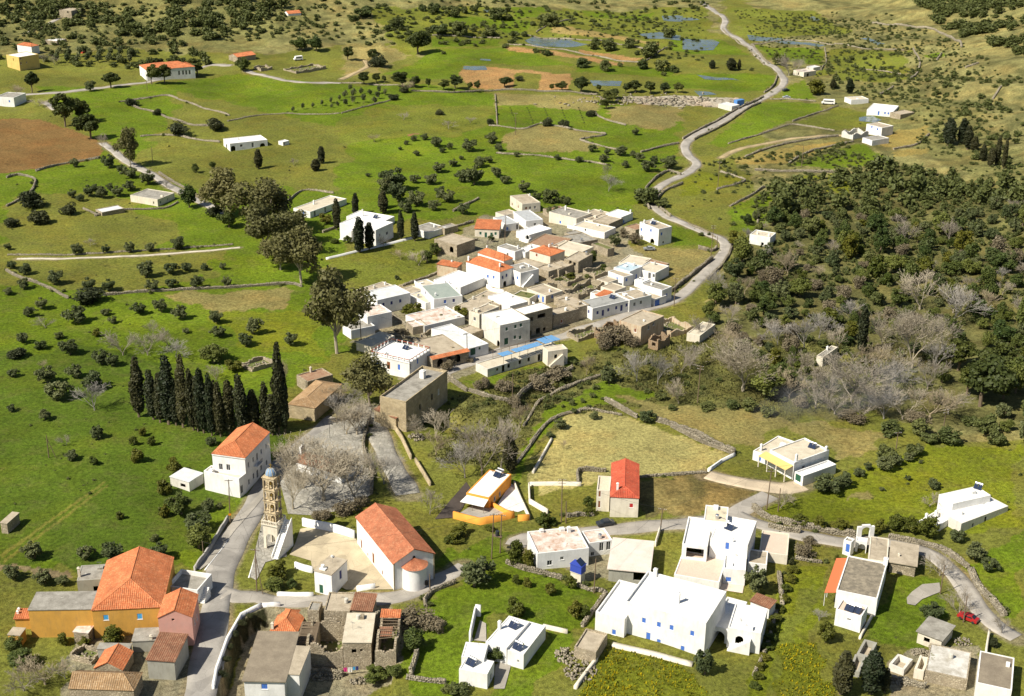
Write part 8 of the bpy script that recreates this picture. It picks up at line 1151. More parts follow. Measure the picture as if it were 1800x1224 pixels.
def pitched(e, root, W, D, H, rt, rmat, wm, near):
    o = e.get('eave', .12); rise = e.get('rise', 1.5); alongx = W >= D; sh = H - .02
    # work in (u along ridge, v across); map to local
    Lu, Lv = (W, D) if alongx else (D, W)
    def mp(u, v, z): return (u, v, z) if alongx else (v, u, z)
    k = rise / (Lv / 2); ez = sh - o * k * .5; top = H + rise
    r0 = -o if rt == 'gable' else min(Lv / 2, Lu / 2) * .92; r1 = Lu + o if rt in ('gable', 'hip1') else Lu - min(Lv / 2, Lu / 2) * .92
    if r1 < r0: r0 = r1 = Lu / 2
    A, B_, C_, D_ = mp(-o, -o, ez), mp(Lu + o, -o, ez), mp(Lu + o, Lv + o, ez), mp(-o, Lv + o, ez); R0, R1 = mp(r0, Lv / 2, top), mp(r1, Lv / 2, top)
    def slope(nm, a, b, c, d):
        r = MB(); tile_sheet(r, a, b, c, d, near)
        q = [Vector(a), Vector(b), Vector(c)] + ([Vector(d)] if (Vector(c) - Vector(d)).length > .01 else [])
        r.poly([p - Vector((0, 0, .03)) for p in q]); return r
    main = link('roof', None, root) if False else None
    rr = MB()
    for (a, b, c, d) in [(A, B_, R1, R0), (C_, D_, R0, R1)] + ([(D_, A, R0, R0)] if rt != 'gable' else []) + ([(B_, C_, R1, R1)] if rt == 'hip' else []):
        s = slope('roof', a, b, c, d); base = len(rr.v); rr.v += s.v; rr.f += [tuple(base + i for i in f) for f in s.f]; rr.mi += s.mi
    ro = rr.build('roof', rmat, root)
    cap = MB(); cap.tube(Vector(R0) + Vector((0, 0, .05)), Vector(R1) + Vector((0, 0, .05)), .13, .13, 6)
    if rt != 'gable': cap.tube(Vector(A) + Vector((0, 0, .06)), Vector(R0) + Vector((0, 0, .06)), .11, .11, 6); cap.tube(Vector(D_) + Vector((0, 0, .06)), Vector(R0) + Vector((0, 0, .06)), .11, .11, 6)
    if rt == 'hip': cap.tube(Vector(B_) + Vector((0, 0, .06)), Vector(R1) + Vector((0, 0, .06)), .11, .11, 6); cap.tube(Vector(C_) + Vector((0, 0, .06)), Vector(R1) + Vector((0, 0, .06)), .11, .11, 6)
    cap.build('ridge', rmat, ro)
    g = MB()
    if rt == 'gable': g.poly([mp(0, 0, H), mp(0, Lv, H), mp(0, Lv / 2, H + rise - .05)])
    if rt in ('gable', 'hip1'): g.poly([mp(Lu, 0, H), mp(Lu, Lv / 2, H + rise - .05), mp(Lu, Lv, H)])
    if g.f: g.build('gable', wm, root)

def ruin(e, root, W, D, H, wm, wins):
    sd = random.Random(e['k']); H = max(H, 1.4); th = .45
    for f in range(4):
        L = W if f in (0, 2) else D; n = max(3, int(L / .55)); mb = MB(); hv = 1.0; ph = sd.uniform(0, 6); low = .62 if e['c'] == 'ruin' else .93
        lo, hi = (0, L) if f in (0, 2) else (th, L - th)
        for k in range(n):
            a, b = lo + (hi - lo) * k / n, lo + (hi - lo) * (k + 1) / n; q = (a + b) / 2
            top = H * (low + (1 - low) * (.5 + .5 * math.sin(q * .9 + ph + f))) + (sd.uniform(-.22, .18) if e['c'] == 'ruin' else 0)
            segs = [(-1.2, top)]
            for (wf, wa, wz, ww, wh, st) in wins:
                if wf == f and abs(q - wa) < ww / 2: segs = [(-1.2, wz - wh / 2), (wz + wh / 2, max(top, wz + wh / 2 + .3))]
            for (za, zb) in segs:
                if f == 0: mb.box(a, b, 0, th, za, zb)
                elif f == 2: mb.box(a, b, D - th, D, za, zb)
                elif f == 1: mb.box(0, th, a, b, za, zb)
                else: mb.box(W - th, W, a, b, za, zb)
        mb.build('wall', wm, root)
    mb = MB(); mb.poly([(th, th, .12), (W - th, th, .12), (W - th, D - th, .12), (th, D - th, .12)]); mb.build('floor', M['r_grass' if e['c'] == 'ruin' else 'r_tan'], root)
    if e['c'] == 'ruin':
        n = int(W * D * .5); C = np.column_stack([nrg.uniform(.6, max(.7, W - .6), n), nrg.uniform(.6, max(.7, D - .6), n), np.full(n, .2)]); S = nrg.uniform(.2, .6, (n, 3))
        if n > 1: tag(link('rubble', stones_mesh(C, S, nrg.uniform(0, 6, n), 'rubble', M['drystone']), root), kind='stuff')
    if e.get('raft'):
        for k in range(9):
            q = MB(); y = W * (.25 + .7 * k / 9); q.tube((y, .1, H), (y + sd.uniform(-.3, .3), D - .1, H + sd.uniform(-.5, .2)), .07, .06, 5); q.build('rafter', M['wood'], root)
        r = MB(); tile_sheet(r, (W * .78, D, H + .1), (W * .78, 0, H + .1), (W, 0, H + .5), (W, D, H + .5), True); r.build('roof_remnant', M['tile'], root)
        r = MB(); tile_sheet(r, (W * .3, D * .95, H - .5), (W * .3, D * .3, H - .4), (W * .55, D * .3, H - .1), (W * .55, D * .95, H - .2), True); r.build('roof_remnant', M['tileold'], root)

for e in DATA['B']: house(e)

# ---------------- attachments that are things of their own ----------------
def local_thing(key, name, label, cat):
    root, e = ROOTS[key]; r = link(name, None, None, root.location.copy(), e['r']); tag(r, label, cat); return r, e
r, e = local_thing('o1', 'awning', 'orange-red awning roof along the mottled brown roof house', 'awning'); W, D, H = e['d']
mb = MB(); mb.poly([(-.2, D + .02, H - .5), (-.2, D + 2.3, H - 1.1), (W - .3, D + 2.3, H - 1.1), (W - .3, D + .02, H - .5)]); mb.poly([(-.2, D + .02, H - .56), (W - .3, D + .02, H - .56), (W - .3, D + 2.3, H - 1.16), (-.2, D + 2.3, H - 1.16)]); mb.build('sheet', M['awnor'], r)
for k in range(5): mb = MB(); xx = (W - .6) * k / 4; mb.tube((xx, D + 2.15, -1), (xx, D + 2.15, H - 1.15), .06, .06, 6); mb.build('post', M['whitep'], r)
r, e = local_thing('n2', 'awning', 'yellow porch awning on the front of the white villa', 'awning'); W, D, H = e['d']
mb = MB(); mb.poly([(-.02, .2, H - .9), (-.02, D + 1.2, H - .9), (-2.6, D + 1.2, H - 1.4), (-2.6, .2, H - 1.4)]); mb.poly([(-.02, .2, H - .96), (-2.6, .2, H - 1.46), (-2.6, D + 1.2, H - 1.46), (-.02, D + 1.2, H - .96)]); mb.build('sheet', M['awnye'], r)
for k in range(4): mb = MB(); yy = .4 + (D + .6) * k / 3; mb.box(-2.6, -2.35, yy - .12, yy + .12, -1, H - 1.47); mb.build('post', M['cream'], r)
r, e = local_thing('l1', 'awning', 'white sheet awning at the end of the orange house', 'awning'); W, D, H = e['d']
mb = MB(); mb.poly([(-.02, .2, H - .5), (-.02, D - .2, H - .5), (-3.0, D + .2, H - .9), (-3.0, 0, H - .9)]); mb.poly([(-.02, .2, H - .54), (-3, 0, H - .94), (-3, D + .2, H - .94), (-.02, D - .2, H - .54)]); mb.build('sheet', M['tarpw'], r)
for yy in (.1, D / 2, D): mb = MB(); mb.tube((-2.9, yy, -1), (-2.9, yy, H - .92), .05, .05, 5); mb.build('post', M['wood'], r)
r, e = local_thing('e22', 'pergola', 'blue slatted pergola over the roof terrace along the street', 'pergola'); W, D, H = e['d']
for k in range(8):
    for yy in (.4, D - .3): mb = MB(); xx = 6 + (W - 6.3) * k / 7; mb.tube((xx, yy, H - .2), (xx, yy, H + 2.2), .06, .06, 5); mb.build('post', M['wood'], r)
for yy in (.4, D - .3): mb = MB(); mb.box(5.6, W, yy - .06, yy + .06, H + 2.2, H + 2.32); mb.build('beam', M['wood'], r)
n = 22
for k in range(n):
    if k in (4, 15): continue
    mb = MB(); xx = 5.6 + (W - 5.6) * k / n; w_ = (W - 5.6) / n * .86; q = MB(); dz = rng.uniform(-.05, .08); ext = 1.6 if k > 15 else 0
    q.box(0, w_, .1, D * .50 + ext, 0, .05); o = q.build('panel', M['pergblue'], r, (xx, 0, H + 2.36 + dz)); o.rotation_euler = (0, rng.uniform(-.05, .05), rng.uniform(-.02, .02))
r, e = local_thing('l5', 'water_tank', 'blue box tank standing on the small cream block', 'tank'); W, D, H = e['d']
mb = MB(); mb.box(-.1, W + .1, -.1, D + .1, H + .17, H + 1.9); mb.build('body', M['tankblue'], r); mb = MB(); mb.box(-.2, W + .2, -.2, D + .2, H + 1.9, H + 2.0); mb.build('lid', M['tankblue'], r)
mb = MB(); Mx = Matrix.Translation((0, 0, H + 2.1)) @ Matrix.Rotation(math.radians(35), 4, 'X'); mb.box(0, W, 0, 1.6, 0, .07, 0, Mx); mb.build('panel', M['panel'], r)
# blue roof boards on white gate arch
gx, gy, gz = DATA['H']['gate']; r = link('gate_arch', None, None, (gx, gy, gz), .12); tag(r, 'white arched gateway beside the lane above the gatehouse', 'gate')
mb = MB()
for s in (-1, 1): mb.box(s * 1.45 - .5, s * 1.45 + .5, -.3, .3, -1, 2.9)
mb.build('pier', M['white'], r); mb = MB(); n = 10
for k in range(n):
    t0, t1 = math.pi * k / n, math.pi * (k + 1) / n; R = .95; p0 = (R * math.cos(t0), 1.9 + R * math.sin(t0)); p1 = (R * math.cos(t1), 1.9 + R * math.sin(t1))
    for y in (-.28, .28): mb.poly([(p0[0], y, p0[1]), (p0[0], y, 3.3), (p1[0], y, 3.3), (p1[0], y, p1[1])])
    mb.poly([(p0[0], -.28, p0[1]), (p1[0], -.28, p1[1]), (p1[0], .28, p1[1]), (p0[0], .28, p0[1])]); mb.poly([(p0[0], -.28, 3.3), (p0[0], .28, 3.3), (p1[0], .28, 3.3), (p1[0], -.28, 3.3)])
mb.build('arch', M['white'], r)

# ---------------- bell tower ----------------
tx, ty, tz0, tH, tW = DATA['H']['tower']; T = link('bell_tower', None, None, (tx, ty, tz0), math.radians(70)); tag(T, 'tall sandstone bell tower of arched tiers with blue dome', 'bell tower')
def arch_tier(parent, name, z0, z1, hw, nar, mat, pier=.34, arch=.62):
    """square storey: corner and middle piers with round arches on each side"""
    mb = MB(); h = z1 - z0; n = 8
    step = 2 * hw / nar; ow = step - pier
    for s in range(4):
        Rm = Matrix.Rotation(s * math.pi / 2, 4, 'Z'); th = .3
        for k in range(nar):
            c = -hw + step * (k + .5); R = ow / 2; zc = z0 + h * arch
            for (a, b) in ((-hw + step * k, c - R), (c + R, -hw + step * (k + 1))):
                mb.box(a + (th if a <= -hw + .001 else 0), b - (0 if b < hw - .001 else 0), -hw, -hw + th, z0, z1, 0, Rm)
            for j in range(n):
                t0, t1 = math.pi * j / n, math.pi * (j + 1) / n; p0 = (c + R * math.cos(t0), zc + R * math.sin(t0)); p1 = (c + R * math.cos(t1), zc + R * math.sin(t1))
                for y in (-hw, -hw + th): mb.poly([Rm @ Vector(v) for v in ((p0[0], y, p0[1]), (p0[0], y, z1), (p1[0], y, z1), (p1[0], y, p1[1]))])
                mb.poly([Rm @ Vector(v) for v in ((p0[0], -hw, p0[1]), (p1[0], -hw, p1[1]), (p1[0], -hw + th, p1[1]), (p0[0], -hw + th, p0[1]))])
    mb.build(name, mat, parent)
    mb = MB(); mb.box(-hw - .16, hw + .16, -hw - .16, hw + .16, z1 - .002, z1 + .2); mb.build('cornice', mat, parent)
hb = tH * .30; hw = tW * .365; ts = M['towerstone']
arch_tier(T, 'base_arcade', -.8, hb, hw * 1.28, 1, M['cream'], pier=hw * .9, arch=.55)
mb = MB(); mb.box(-hw * 1.5, hw * 1.5, -hw * 1.5, hw * 1.5, hb + .2, hb + .42); mb.build('platform', M['cream'], T)
mb = MB(); q = hw * 1.42
for s in range(4):
    Rm = Matrix.Rotation(s * math.pi / 2, 4, 'Z')
    for k in range(9): c = -q + 2 * q * k / 9; mb.box(c, c + .14, -q, -q + .14, hb + .42, hb + 1.15, 0, Rm)
    mb.box(-q, q - .2, -q - .03, -q + .17, hb + 1.15, hb + 1.3, 0, Rm)
mb.build('balustrade', M['cream'], T)
z = hb + .42; th_ = (tH * .885 - z) / 4
for k in range(4): arch_tier(T, 'arcade_storey', z, z + th_ - .2, hw, 2, ts); z += th_
mb = MB(); mb.box(-hw * .35, hw * .35, -hw * .35, hw * .35, hb + .43, z - .3); mb.build('core', ts, T)
for k in range(3):
    bl = MB(); bl.lathe([(.04, .6), (.2, .55), (.28, .15), (.36, 0)], 12); bl.build('bell', M['goldm'], T, (-hw * .55, (k - 1) * .01 - hw * .1, hb + 1.4 + th_ * (k + 1)))
mb = MB(); mb.lathe([(hw * .86, z), (hw * .86, z + .35)], 16); R = hw * .9; mb.build('drum', ts, T)
mb = MB(); mb.lathe([(R, z + .35)] + [(R * math.cos(t) ** .9 if t < 1.56 else .02, z + .35 + R * 1.18 * math.sin(t)) for t in np.linspace(.1, math.pi / 2, 8)], 16); mb.build('dome', M['domeblue'], T, smooth=True)
for k in range(8):
    a = 2 * math.pi * k / 8; rb = MB(); pts = [(R * 1.02 * math.cos(t), z + .36 + R * 1.2 * math.sin(t)) for t in np.linspace(0, 1.5, 6)]
    for p0, p1 in zip(pts[:-1], pts[1:]): rb.tube((p0[0] * math.cos(a), p0[0] * math.sin(a), p0[1]), (p1[0] * math.cos(a), p1[0] * math.sin(a), p1[1]), .06, .06, 4)
    rb.build('dome_rib', ts, T)
mb = MB(); zt = z + .35 + R * 1.18; mb.box(-.05, .05, -.05, .05, zt - .1, zt + 1.2); mb.box(-.05, .05, -.35, .35, zt + .7, zt + .8); mb.build('cross', M['goldm'], T)
mb = MB(); n = 20; xb = -hw * 1.5 - 3.0; run = (hw * 1.2 - xb) / n; ys = -hw * 1.5 - 1.35
for k in range(n): mb.box(xb + k * run, xb + (k + 1) * run - .002, ys, -hw * 1.5 - .05, -1, (k + 1) * (hb + .42) / n)
stp = mb.build('staircase', M['white'], T); mb = MB(); xe = xb + n * run
for y in (ys - .2, -hw * 1.5 - .048):
    for yy in (y, y + .18): mb.poly([(xb, yy, -1), (xe, yy, -1), (xe, yy, hb + 1.2), (xb, yy, .9)])
    mb.poly([(xb, y, .9), (xe, y, hb + 1.2), (xe, y + .18, hb + 1.2), (xb, y + .18, .9)]); mb.poly([(xb, y, -1), (xb, y, .9), (xb, y + .18, .9), (xb, y + .18, -1)])
mb.build('stair_wall', M['white'], stp)

# ---------------- vegetation prototypes (unit height, unit width) ----------------
def leaf_cloud(seed, lobes, n, size, shell=.62, zs=1.0):
    """leaf clumps as single quads filling ellipsoid lobes; normals lean outwards"""
    g = np.random.default_rng(seed); wt = np.array([l[3] * l[4] * l[5] for l in lobes]) ** .67; wt /= wt.sum(); k = g.choice(len(lobes), n, p=wt)
    L = np.array(lobes)[k]; d = g.normal(size=(n, 3)); d /= np.linalg.norm(d, axis=1)[:, None]
    rad = shell + (1.08 - shell) * g.random(n) ** .6; lump = 1 + .18 * np.sin(d[:, 0] * 7 + k) * np.sin(d[:, 1] * 6 + k * 2) * np.cos(d[:, 2] * 5)
    P = L[:, :3] + d * L[:, 3:6] * (rad * lump)[:, None]
    nn = d * .9 + g.normal(size=(n, 3)) * .75 + np.array([0, 0, .25]); nn /= np.linalg.norm(nn, axis=1)[:, None]
    a = np.cross(nn, g.normal(size=(n, 3))); a /= np.linalg.norm(a, axis=1)[:, None]; b = np.cross(nn, a); s = (size * g.uniform(.6, 1.35, n))[:, None]
    a *= s; b *= s * g.uniform(.55, .95, n)[:, None]
    a[:, 2] *= zs; b[:, 2] *= zs
    V = np.stack([P - a * .9 - b * .3, P + a * .2 - b, P + a - b * -.2, P - a * .1 + b], 1); V[..., 2] = np.maximum(V[..., 2], .01); return V.reshape(-1, 3)
def leaf_mesh(name, V, mat):
    n = len(V) // 4; return np_mesh(name, V, np.arange(n * 4).reshape(n, 4), mat)
def lobes_for(g, kind):
    out = []
    if kind == 'cypress':
        for k in range(9): z = .17 + .76 * k / 8; r = .46 * math.sin(math.pi * min(1, (k + 2.0) / 10.6)) ** .45 * g.uniform(.85, 1.1); out.append((g.uniform(-.06, .06), g.uniform(-.06, .06), z, max(r, .1), max(r, .1), .09))
        return out
    # crowns: many small clumps spread through the crown volume, thinner on one side
    n, zc, hz, rad = dict(olive=(26, .52, .38, .115), citrus=(24, .48, .40, .13), broad=(30, .52, .42, .125), pine=(24, .60, .32, .135), shrub=(22, .38, .38, .14), dark=(14, .42, .38, .21), euc=(30, .60, .36, .115), brush=(18, .40, .36, .16), sapling=(7, .60, .28, .20))[kind]
    bias = g.uniform(0, 6.28)
    while len(out) < n:
        a = g.uniform(0, 6.28); r = g.random() ** .45; zz = g.uniform(-1, 1)
        if r * r + zz * zz * .8 > 1.0: continue
        thin = .72 + .28 * math.cos(a - bias); d = .40 * r * thin * g.uniform(.85, 1.12); s = g.uniform(.6, 1.3)
        if kind in ('euc',): d *= (.7 + .5 * abs(math.sin(zz * 5 + bias)))
        out.append((d * math.cos(a), d * math.sin(a), max(.08, zc + hz * zz * (1 - .25 * r)), rad * s, rad * s, rad * s * (1.0 if kind != 'pine' else .6)))
    return out
def branches(seed, LN, nb, spread, r0, rm):
    """bare tree, unit height: LN lengths per level, nb children per level, fine twigs at the ends"""
    g = random.Random(seed); mb = MB(); mx = len(LN) - 1
    def grow(p, d, r, lev):
        L = LN[lev] * g.uniform(.75, 1.2); m = p + d * L * .5 + Vector((g.gauss(0, 1), g.gauss(0, 1), g.gauss(0, .6))) * L * .05; q = p + d * L; r1 = max(r * .72, rm * .85)
        mb.tube(p, m, max(r, rm), (max(r, rm) + r1) / 2, 5 if lev < 2 else 3, cap=False); mb.tube(m, q, (max(r, rm) + r1) / 2, r1, 5 if lev < 2 else 3, cap=False) if lev < 4 else None
        if lev >= mx: return
        for k in range(nb[lev]):
            t = 1.0 if k == 0 else g.uniform(.35, 1.0) if lev else g.uniform(.75, 1.0)
            ax = Vector((g.gauss(0, 1), g.gauss(0, 1), g.gauss(0, .7))).normalized(); nd = (d + ax * spread[lev] * g.uniform(.6, 1.2) + Vector((0, 0, .10))).normalized()
            grow(p.lerp(q, t), nd, r1 * (.8 if k == 0 else .6), lev + 1)
    grow(Vector((0, 0, -.03)), Vector((g.uniform(-.08, .08), g.uniform(-.08, .08), 1)).normalized(), r0, 0)
    V = np.array(mb.v); zt = np.percentile(V[:, 2], 99.5); V[:, 2] = np.where(V[:, 2] > 0, V[:, 2] / zt, V[:, 2]); m = np.percentile(np.abs(V[:, :2]), 98); V[:, :2] *= .5 / m; mb.v = [tuple(v) for v in V]; return mb
SPEC = dict(olive=('lf_olive', 2300, .036, 'bark'), citrus=('lf_citrus', 2200, .042, 'bark'), broad=('lf_broad', 3600, .032, 'bark'), pine=('lf_pine', 3400, .034, 'bark'), shrub=('lf_shrub', 1700, .045, None), dark=('lf_dark', 1700, .045, None), euc=('lf_euc', 5200, .022, 'barkpale'), brush=('lf_brush', 2200, .030, None), sapling=('lf_olive', 500, .07, 'bark'), cypress=('lf_cypress', 3600, .10, 'bark'))
PROTO = {}
for kind, (lm, n, size, bark) in SPEC.items():
    PROTO[kind] = []
    for v in range(4 if kind not in ('sapling',) else 2):
        g = random.Random(hash_ := sum(map(ord, kind)) * 7 + v); L = lobes_for(g, kind)
        V = leaf_cloud(hash_, L, n, size, shell=.45 if kind not in ('cypress',) else .8)
        if kind == 'cypress':
            V = leaf_cloud(hash_, L, n, .085, shell=.75, zs=.22)
        crown = leaf_mesh('crown', V, M[lm]); trunk = None
        if bark:
            mb = MB(); top = .5 if kind != 'cypress' else .85; r = .035 if kind not in ('euc', 'cypress') else (.022 if kind == 'euc' else .1); mb.tube((0, 0, -.08), (g.uniform(-.03, .03), 0, top * .55), r, r * .75, 7, cap=False)
            if kind != 'cypress':
                for l in L[:6]: mb.tube((0, 0, top * .45), (l[0] * .8, l[1] * .8, l[2]), r * .6, r * .25, 5, cap=False)
            else: mb.tube((0, 0, top * .5), (0, 0, .95), .16, .05, 6)
            trunk = mb.mesh('trunk', M[bark])
        PROTO[kind].append((crown, trunk))
for kind, args, mt in (('bare', ([.16, .30, .22, .17, .13, .10], [4, 4, 4, 4, 4], [.75, .6, .6, .65, .7], .016, .0022), ('twig', 'twigtan', 'twig', 'twigpale', 'twiggrey')), ('plane', ([.17, .28, .22, .17, .13, .10, .08], [4, 4, 4, 4, 3, 3], [.8, .6, .6, .65, .7, .7], .018, .0020), ('twigpale', 'twigpale', 'twiggrey', 'twig'))):
    PROTO[kind] = []
    for v in range(len(mt)):
        mb = branches(v * 13 + len(kind), *args); trunk = MB(); trunk.tube((0, 0, -.06), (0, 0, .14), .021, .017, 7, cap=False)
        PROTO[kind].append((mb.mesh('crown', M[mt[v]]), trunk.mesh('trunk', M[mt[v]])))
TNAME = dict(olive='olive_tree', citrus='citrus_tree', broad='evergreen_tree', pine='pine_tree', shrub='shrub', dark='dark_shrub', euc='eucalyptus_tree', brush='dry_bush', sapling='sapling', cypress='cypress_tree', bare='bare_tree', plane='plane_tree')
TCAT = dict(shrub='shrub', dark='shrub', brush='bush')
ONES = 'first second third fourth fifth sixth seventh eighth ninth tenth eleventh twelfth thirteenth fourteenth fifteenth sixteenth seventeenth eighteenth nineteenth twentieth'.split()
ORD = ONES + ['twenty-' + o for o in ONES[:9]] + ['thirtieth'] + ['thirty-' + o for o in ONES[:9]]
for kinds, poly, sp, w0, w1, la, gr, asp, ind in DATA['SC']:
    g = random.Random(gr); xs = [p[0] for p in poly]; ys = [p[1] for p in poly]; occ = np.array([(p[0], p[1], p[2]) for t in DATA['T'] for p in t[3]]); got = []
    for _ in range(int((max(xs) - min(xs)) * (max(ys) - min(ys)) / sp ** 2 * 6)):
        x, y = g.uniform(min(xs), max(xs)), g.uniform(min(ys), max(ys))
        if not in_poly(np.array([x]), np.array([y]), poly)[0] or vnoise(x, y, 9, 2.5) < -.42: continue
        if any((x - a) ** 2 + (y - b) ** 2 < sp * sp for a, b, _w in got) or (np.hypot(occ[:, 0] - x, occ[:, 1] - y) < .35 * occ[:, 2] + sp * .35).any(): continue
        if any(math.hypot(x - bx, y - by) < 9 for bx, by, _r, _a, _b in BOX): continue
        got.append((x, y, w0 + (w1 - w0) * g.random() ** 1.4))
    got.sort(key=lambda p: p[1]); new = {}
    for i, (x, y, w) in enumerate(got):
        kd = g.choice(kinds); h = w * asp * g.uniform(.65, 1.3)
        if i >= ind: DATA['S'].append((x, y, w, h)); continue
        lb = dict(broad='evergreen tree', olive='grey-green tree', shrub='low shrub', brush='dry bush', citrus='bright green tree', bare='leafless tree')[kd] + la
        if ind < 999: lb += ', ' + ['nearest', 'second', 'third', 'fourth', 'fifth', 'sixth', 'seventh'][i * 7 // min(ind, len(got))] + ' belt from the front'
        new.setdefault((kd, lb), []).append([x, y, w, h])
    DATA['T'] += [[k_[0], k_[1], gr, v] for k_, v in new.items()]
for kind, la, gr, pts in DATA['T']:
    pts = sorted(pts, key=lambda p: p[0] / p[1]); n = len(pts)
    for i, (x, y, w, h) in enumerate(pts):
        crown, trunk = PROTO[kind][rng.randrange(len(PROTO[kind]))]; z = tz(x, y) - .05; s = (w, w * rng.uniform(.9, 1.1), h)
        if trunk is None:
            o = link(TNAME[kind], crown, None, (x, y, z), rng.uniform(0, 6.28)); o.scale = s
        else:
            o = link(TNAME[kind], None, None, (x, y, z), rng.uniform(0, 6.28)); o.scale = s; link('trunk', trunk, o); link('crown', crown, o)
        if kind == 'cypress': o.scale = (w * rng.uniform(.72, 1.15), w * rng.uniform(.72, 1.15), h); o.rotation_euler = (rng.uniform(-.035, .035), rng.uniform(-.035, .035), rng.uniform(0, 6.28))
        lb = la if n == 1 or n > 39 else la + ', ' + ORD[i] + ' from left'
        tag(o, lb, TCAT.get(kind, 'tree'), gr)

# far scrub and undergrowth, uncounted masses
def scrub_mass():
    g = np.random.default_rng(3); pts = [tuple(s) for s in DATA['S']]
    for poly, sp, w0, w1, asp in DATA['SP']:
        xs = [p[0] for p in poly]; ys = [p[1] for p in poly]; area = (max(xs) - min(xs)) * (max(ys) - min(ys)); n = int(area / sp ** 2 * 1.6)
        x = g.uniform(min(xs), max(xs), n); y = g.uniform(min(ys), max(ys), n); m = in_poly(x, y, poly) & (vnoise(x, y, sp * 2.2, 1.7) > -.35)
        for a, b in zip(x[m], y[m]): w = g.uniform(w0, w1); pts.append((a, b, w, w * asp * g.uniform(.7, 1.2)))
    for w in DATA['W']:           # hedgerow scrub along the dry-stone walls
        if w['k'] != 'stone': continue
        q = resample(w['p'], 2.6)
        for a in q:
            if vnoise(a[0], a[1], 9, 5.1) > .12: wd = g.uniform(.7, 2.3); pts.append((a[0] + g.normal(0, .9), a[1] + g.normal(0, .9), wd, wd * g.uniform(.45, .8)))
    n = 5200; y = 190 + 520 * g.random(n) ** 1.2; x = g.uniform(-1, 1, n) * (.40 * y + 10); _, idx = zone_color(x, y); nm = np.array([z[0] for z in DATA['Z']] + ['olive'])[idx]
    ok = np.isin(nm, ['lush', 'lush2', 'lushd', 'olive', 'olive2', 'dry', 'dryred', 'weed', 'flower']) & (vnoise(x, y, 16, 8.8) > .05)
    for cl, w in ROADS:
        for a in cl[::2]: ok &= (np.abs(x - a[0]) > w * .5 + 1.2) | (np.abs(y - a[1]) > w * .5 + 1.2)
    for p in DATA['PV']: ok &= ~in_poly(x, y, p['p'])
    for bx, by, rt, W, D in BOX:
        u = (x - bx) * math.cos(rt) + (y - by) * math.sin(rt); v = -(x - bx) * math.sin(rt) + (y - by) * math.cos(rt); ok &= ~((u > -.8) & (u < W + .8) & (v > -.8) & (v < D + .8))
    for a, b in zip(x[ok], y[ok]): wd = .35 + 1.1 * g.random() ** 2; pts.append((a, b, wd, wd * g.uniform(.35, .7)))
    print('scrub', len(pts))
    base = []
    for v in range(6): base.append(leaf_cloud(900 + v, lobes_for(random.Random(v), 'shrub'), 260, .085, shell=.5))
    Vs = []
    for k, (x, y, w, h) in enumerate(pts):
        a = g.uniform(0, 6.28); b = base[k % 6] if w > 1.3 else base[k % 6][:240]; ca, sa = math.cos(a), math.sin(a); Vs.append(np.column_stack([(b[:, 0] * ca - b[:, 1] * sa) * w + x, (b[:, 0] * sa + b[:, 1] * ca) * w + y, b[:, 2] * h + tz(x, y) - .1]))
    V = np.concatenate(Vs); tag(link('maquis_scrub', leaf_mesh('maquis_scrub', V, M['lf_shrub'])), 'dark evergreen scrub covering the hillsides', 'scrub', kind='stuff')
scrub_mass()
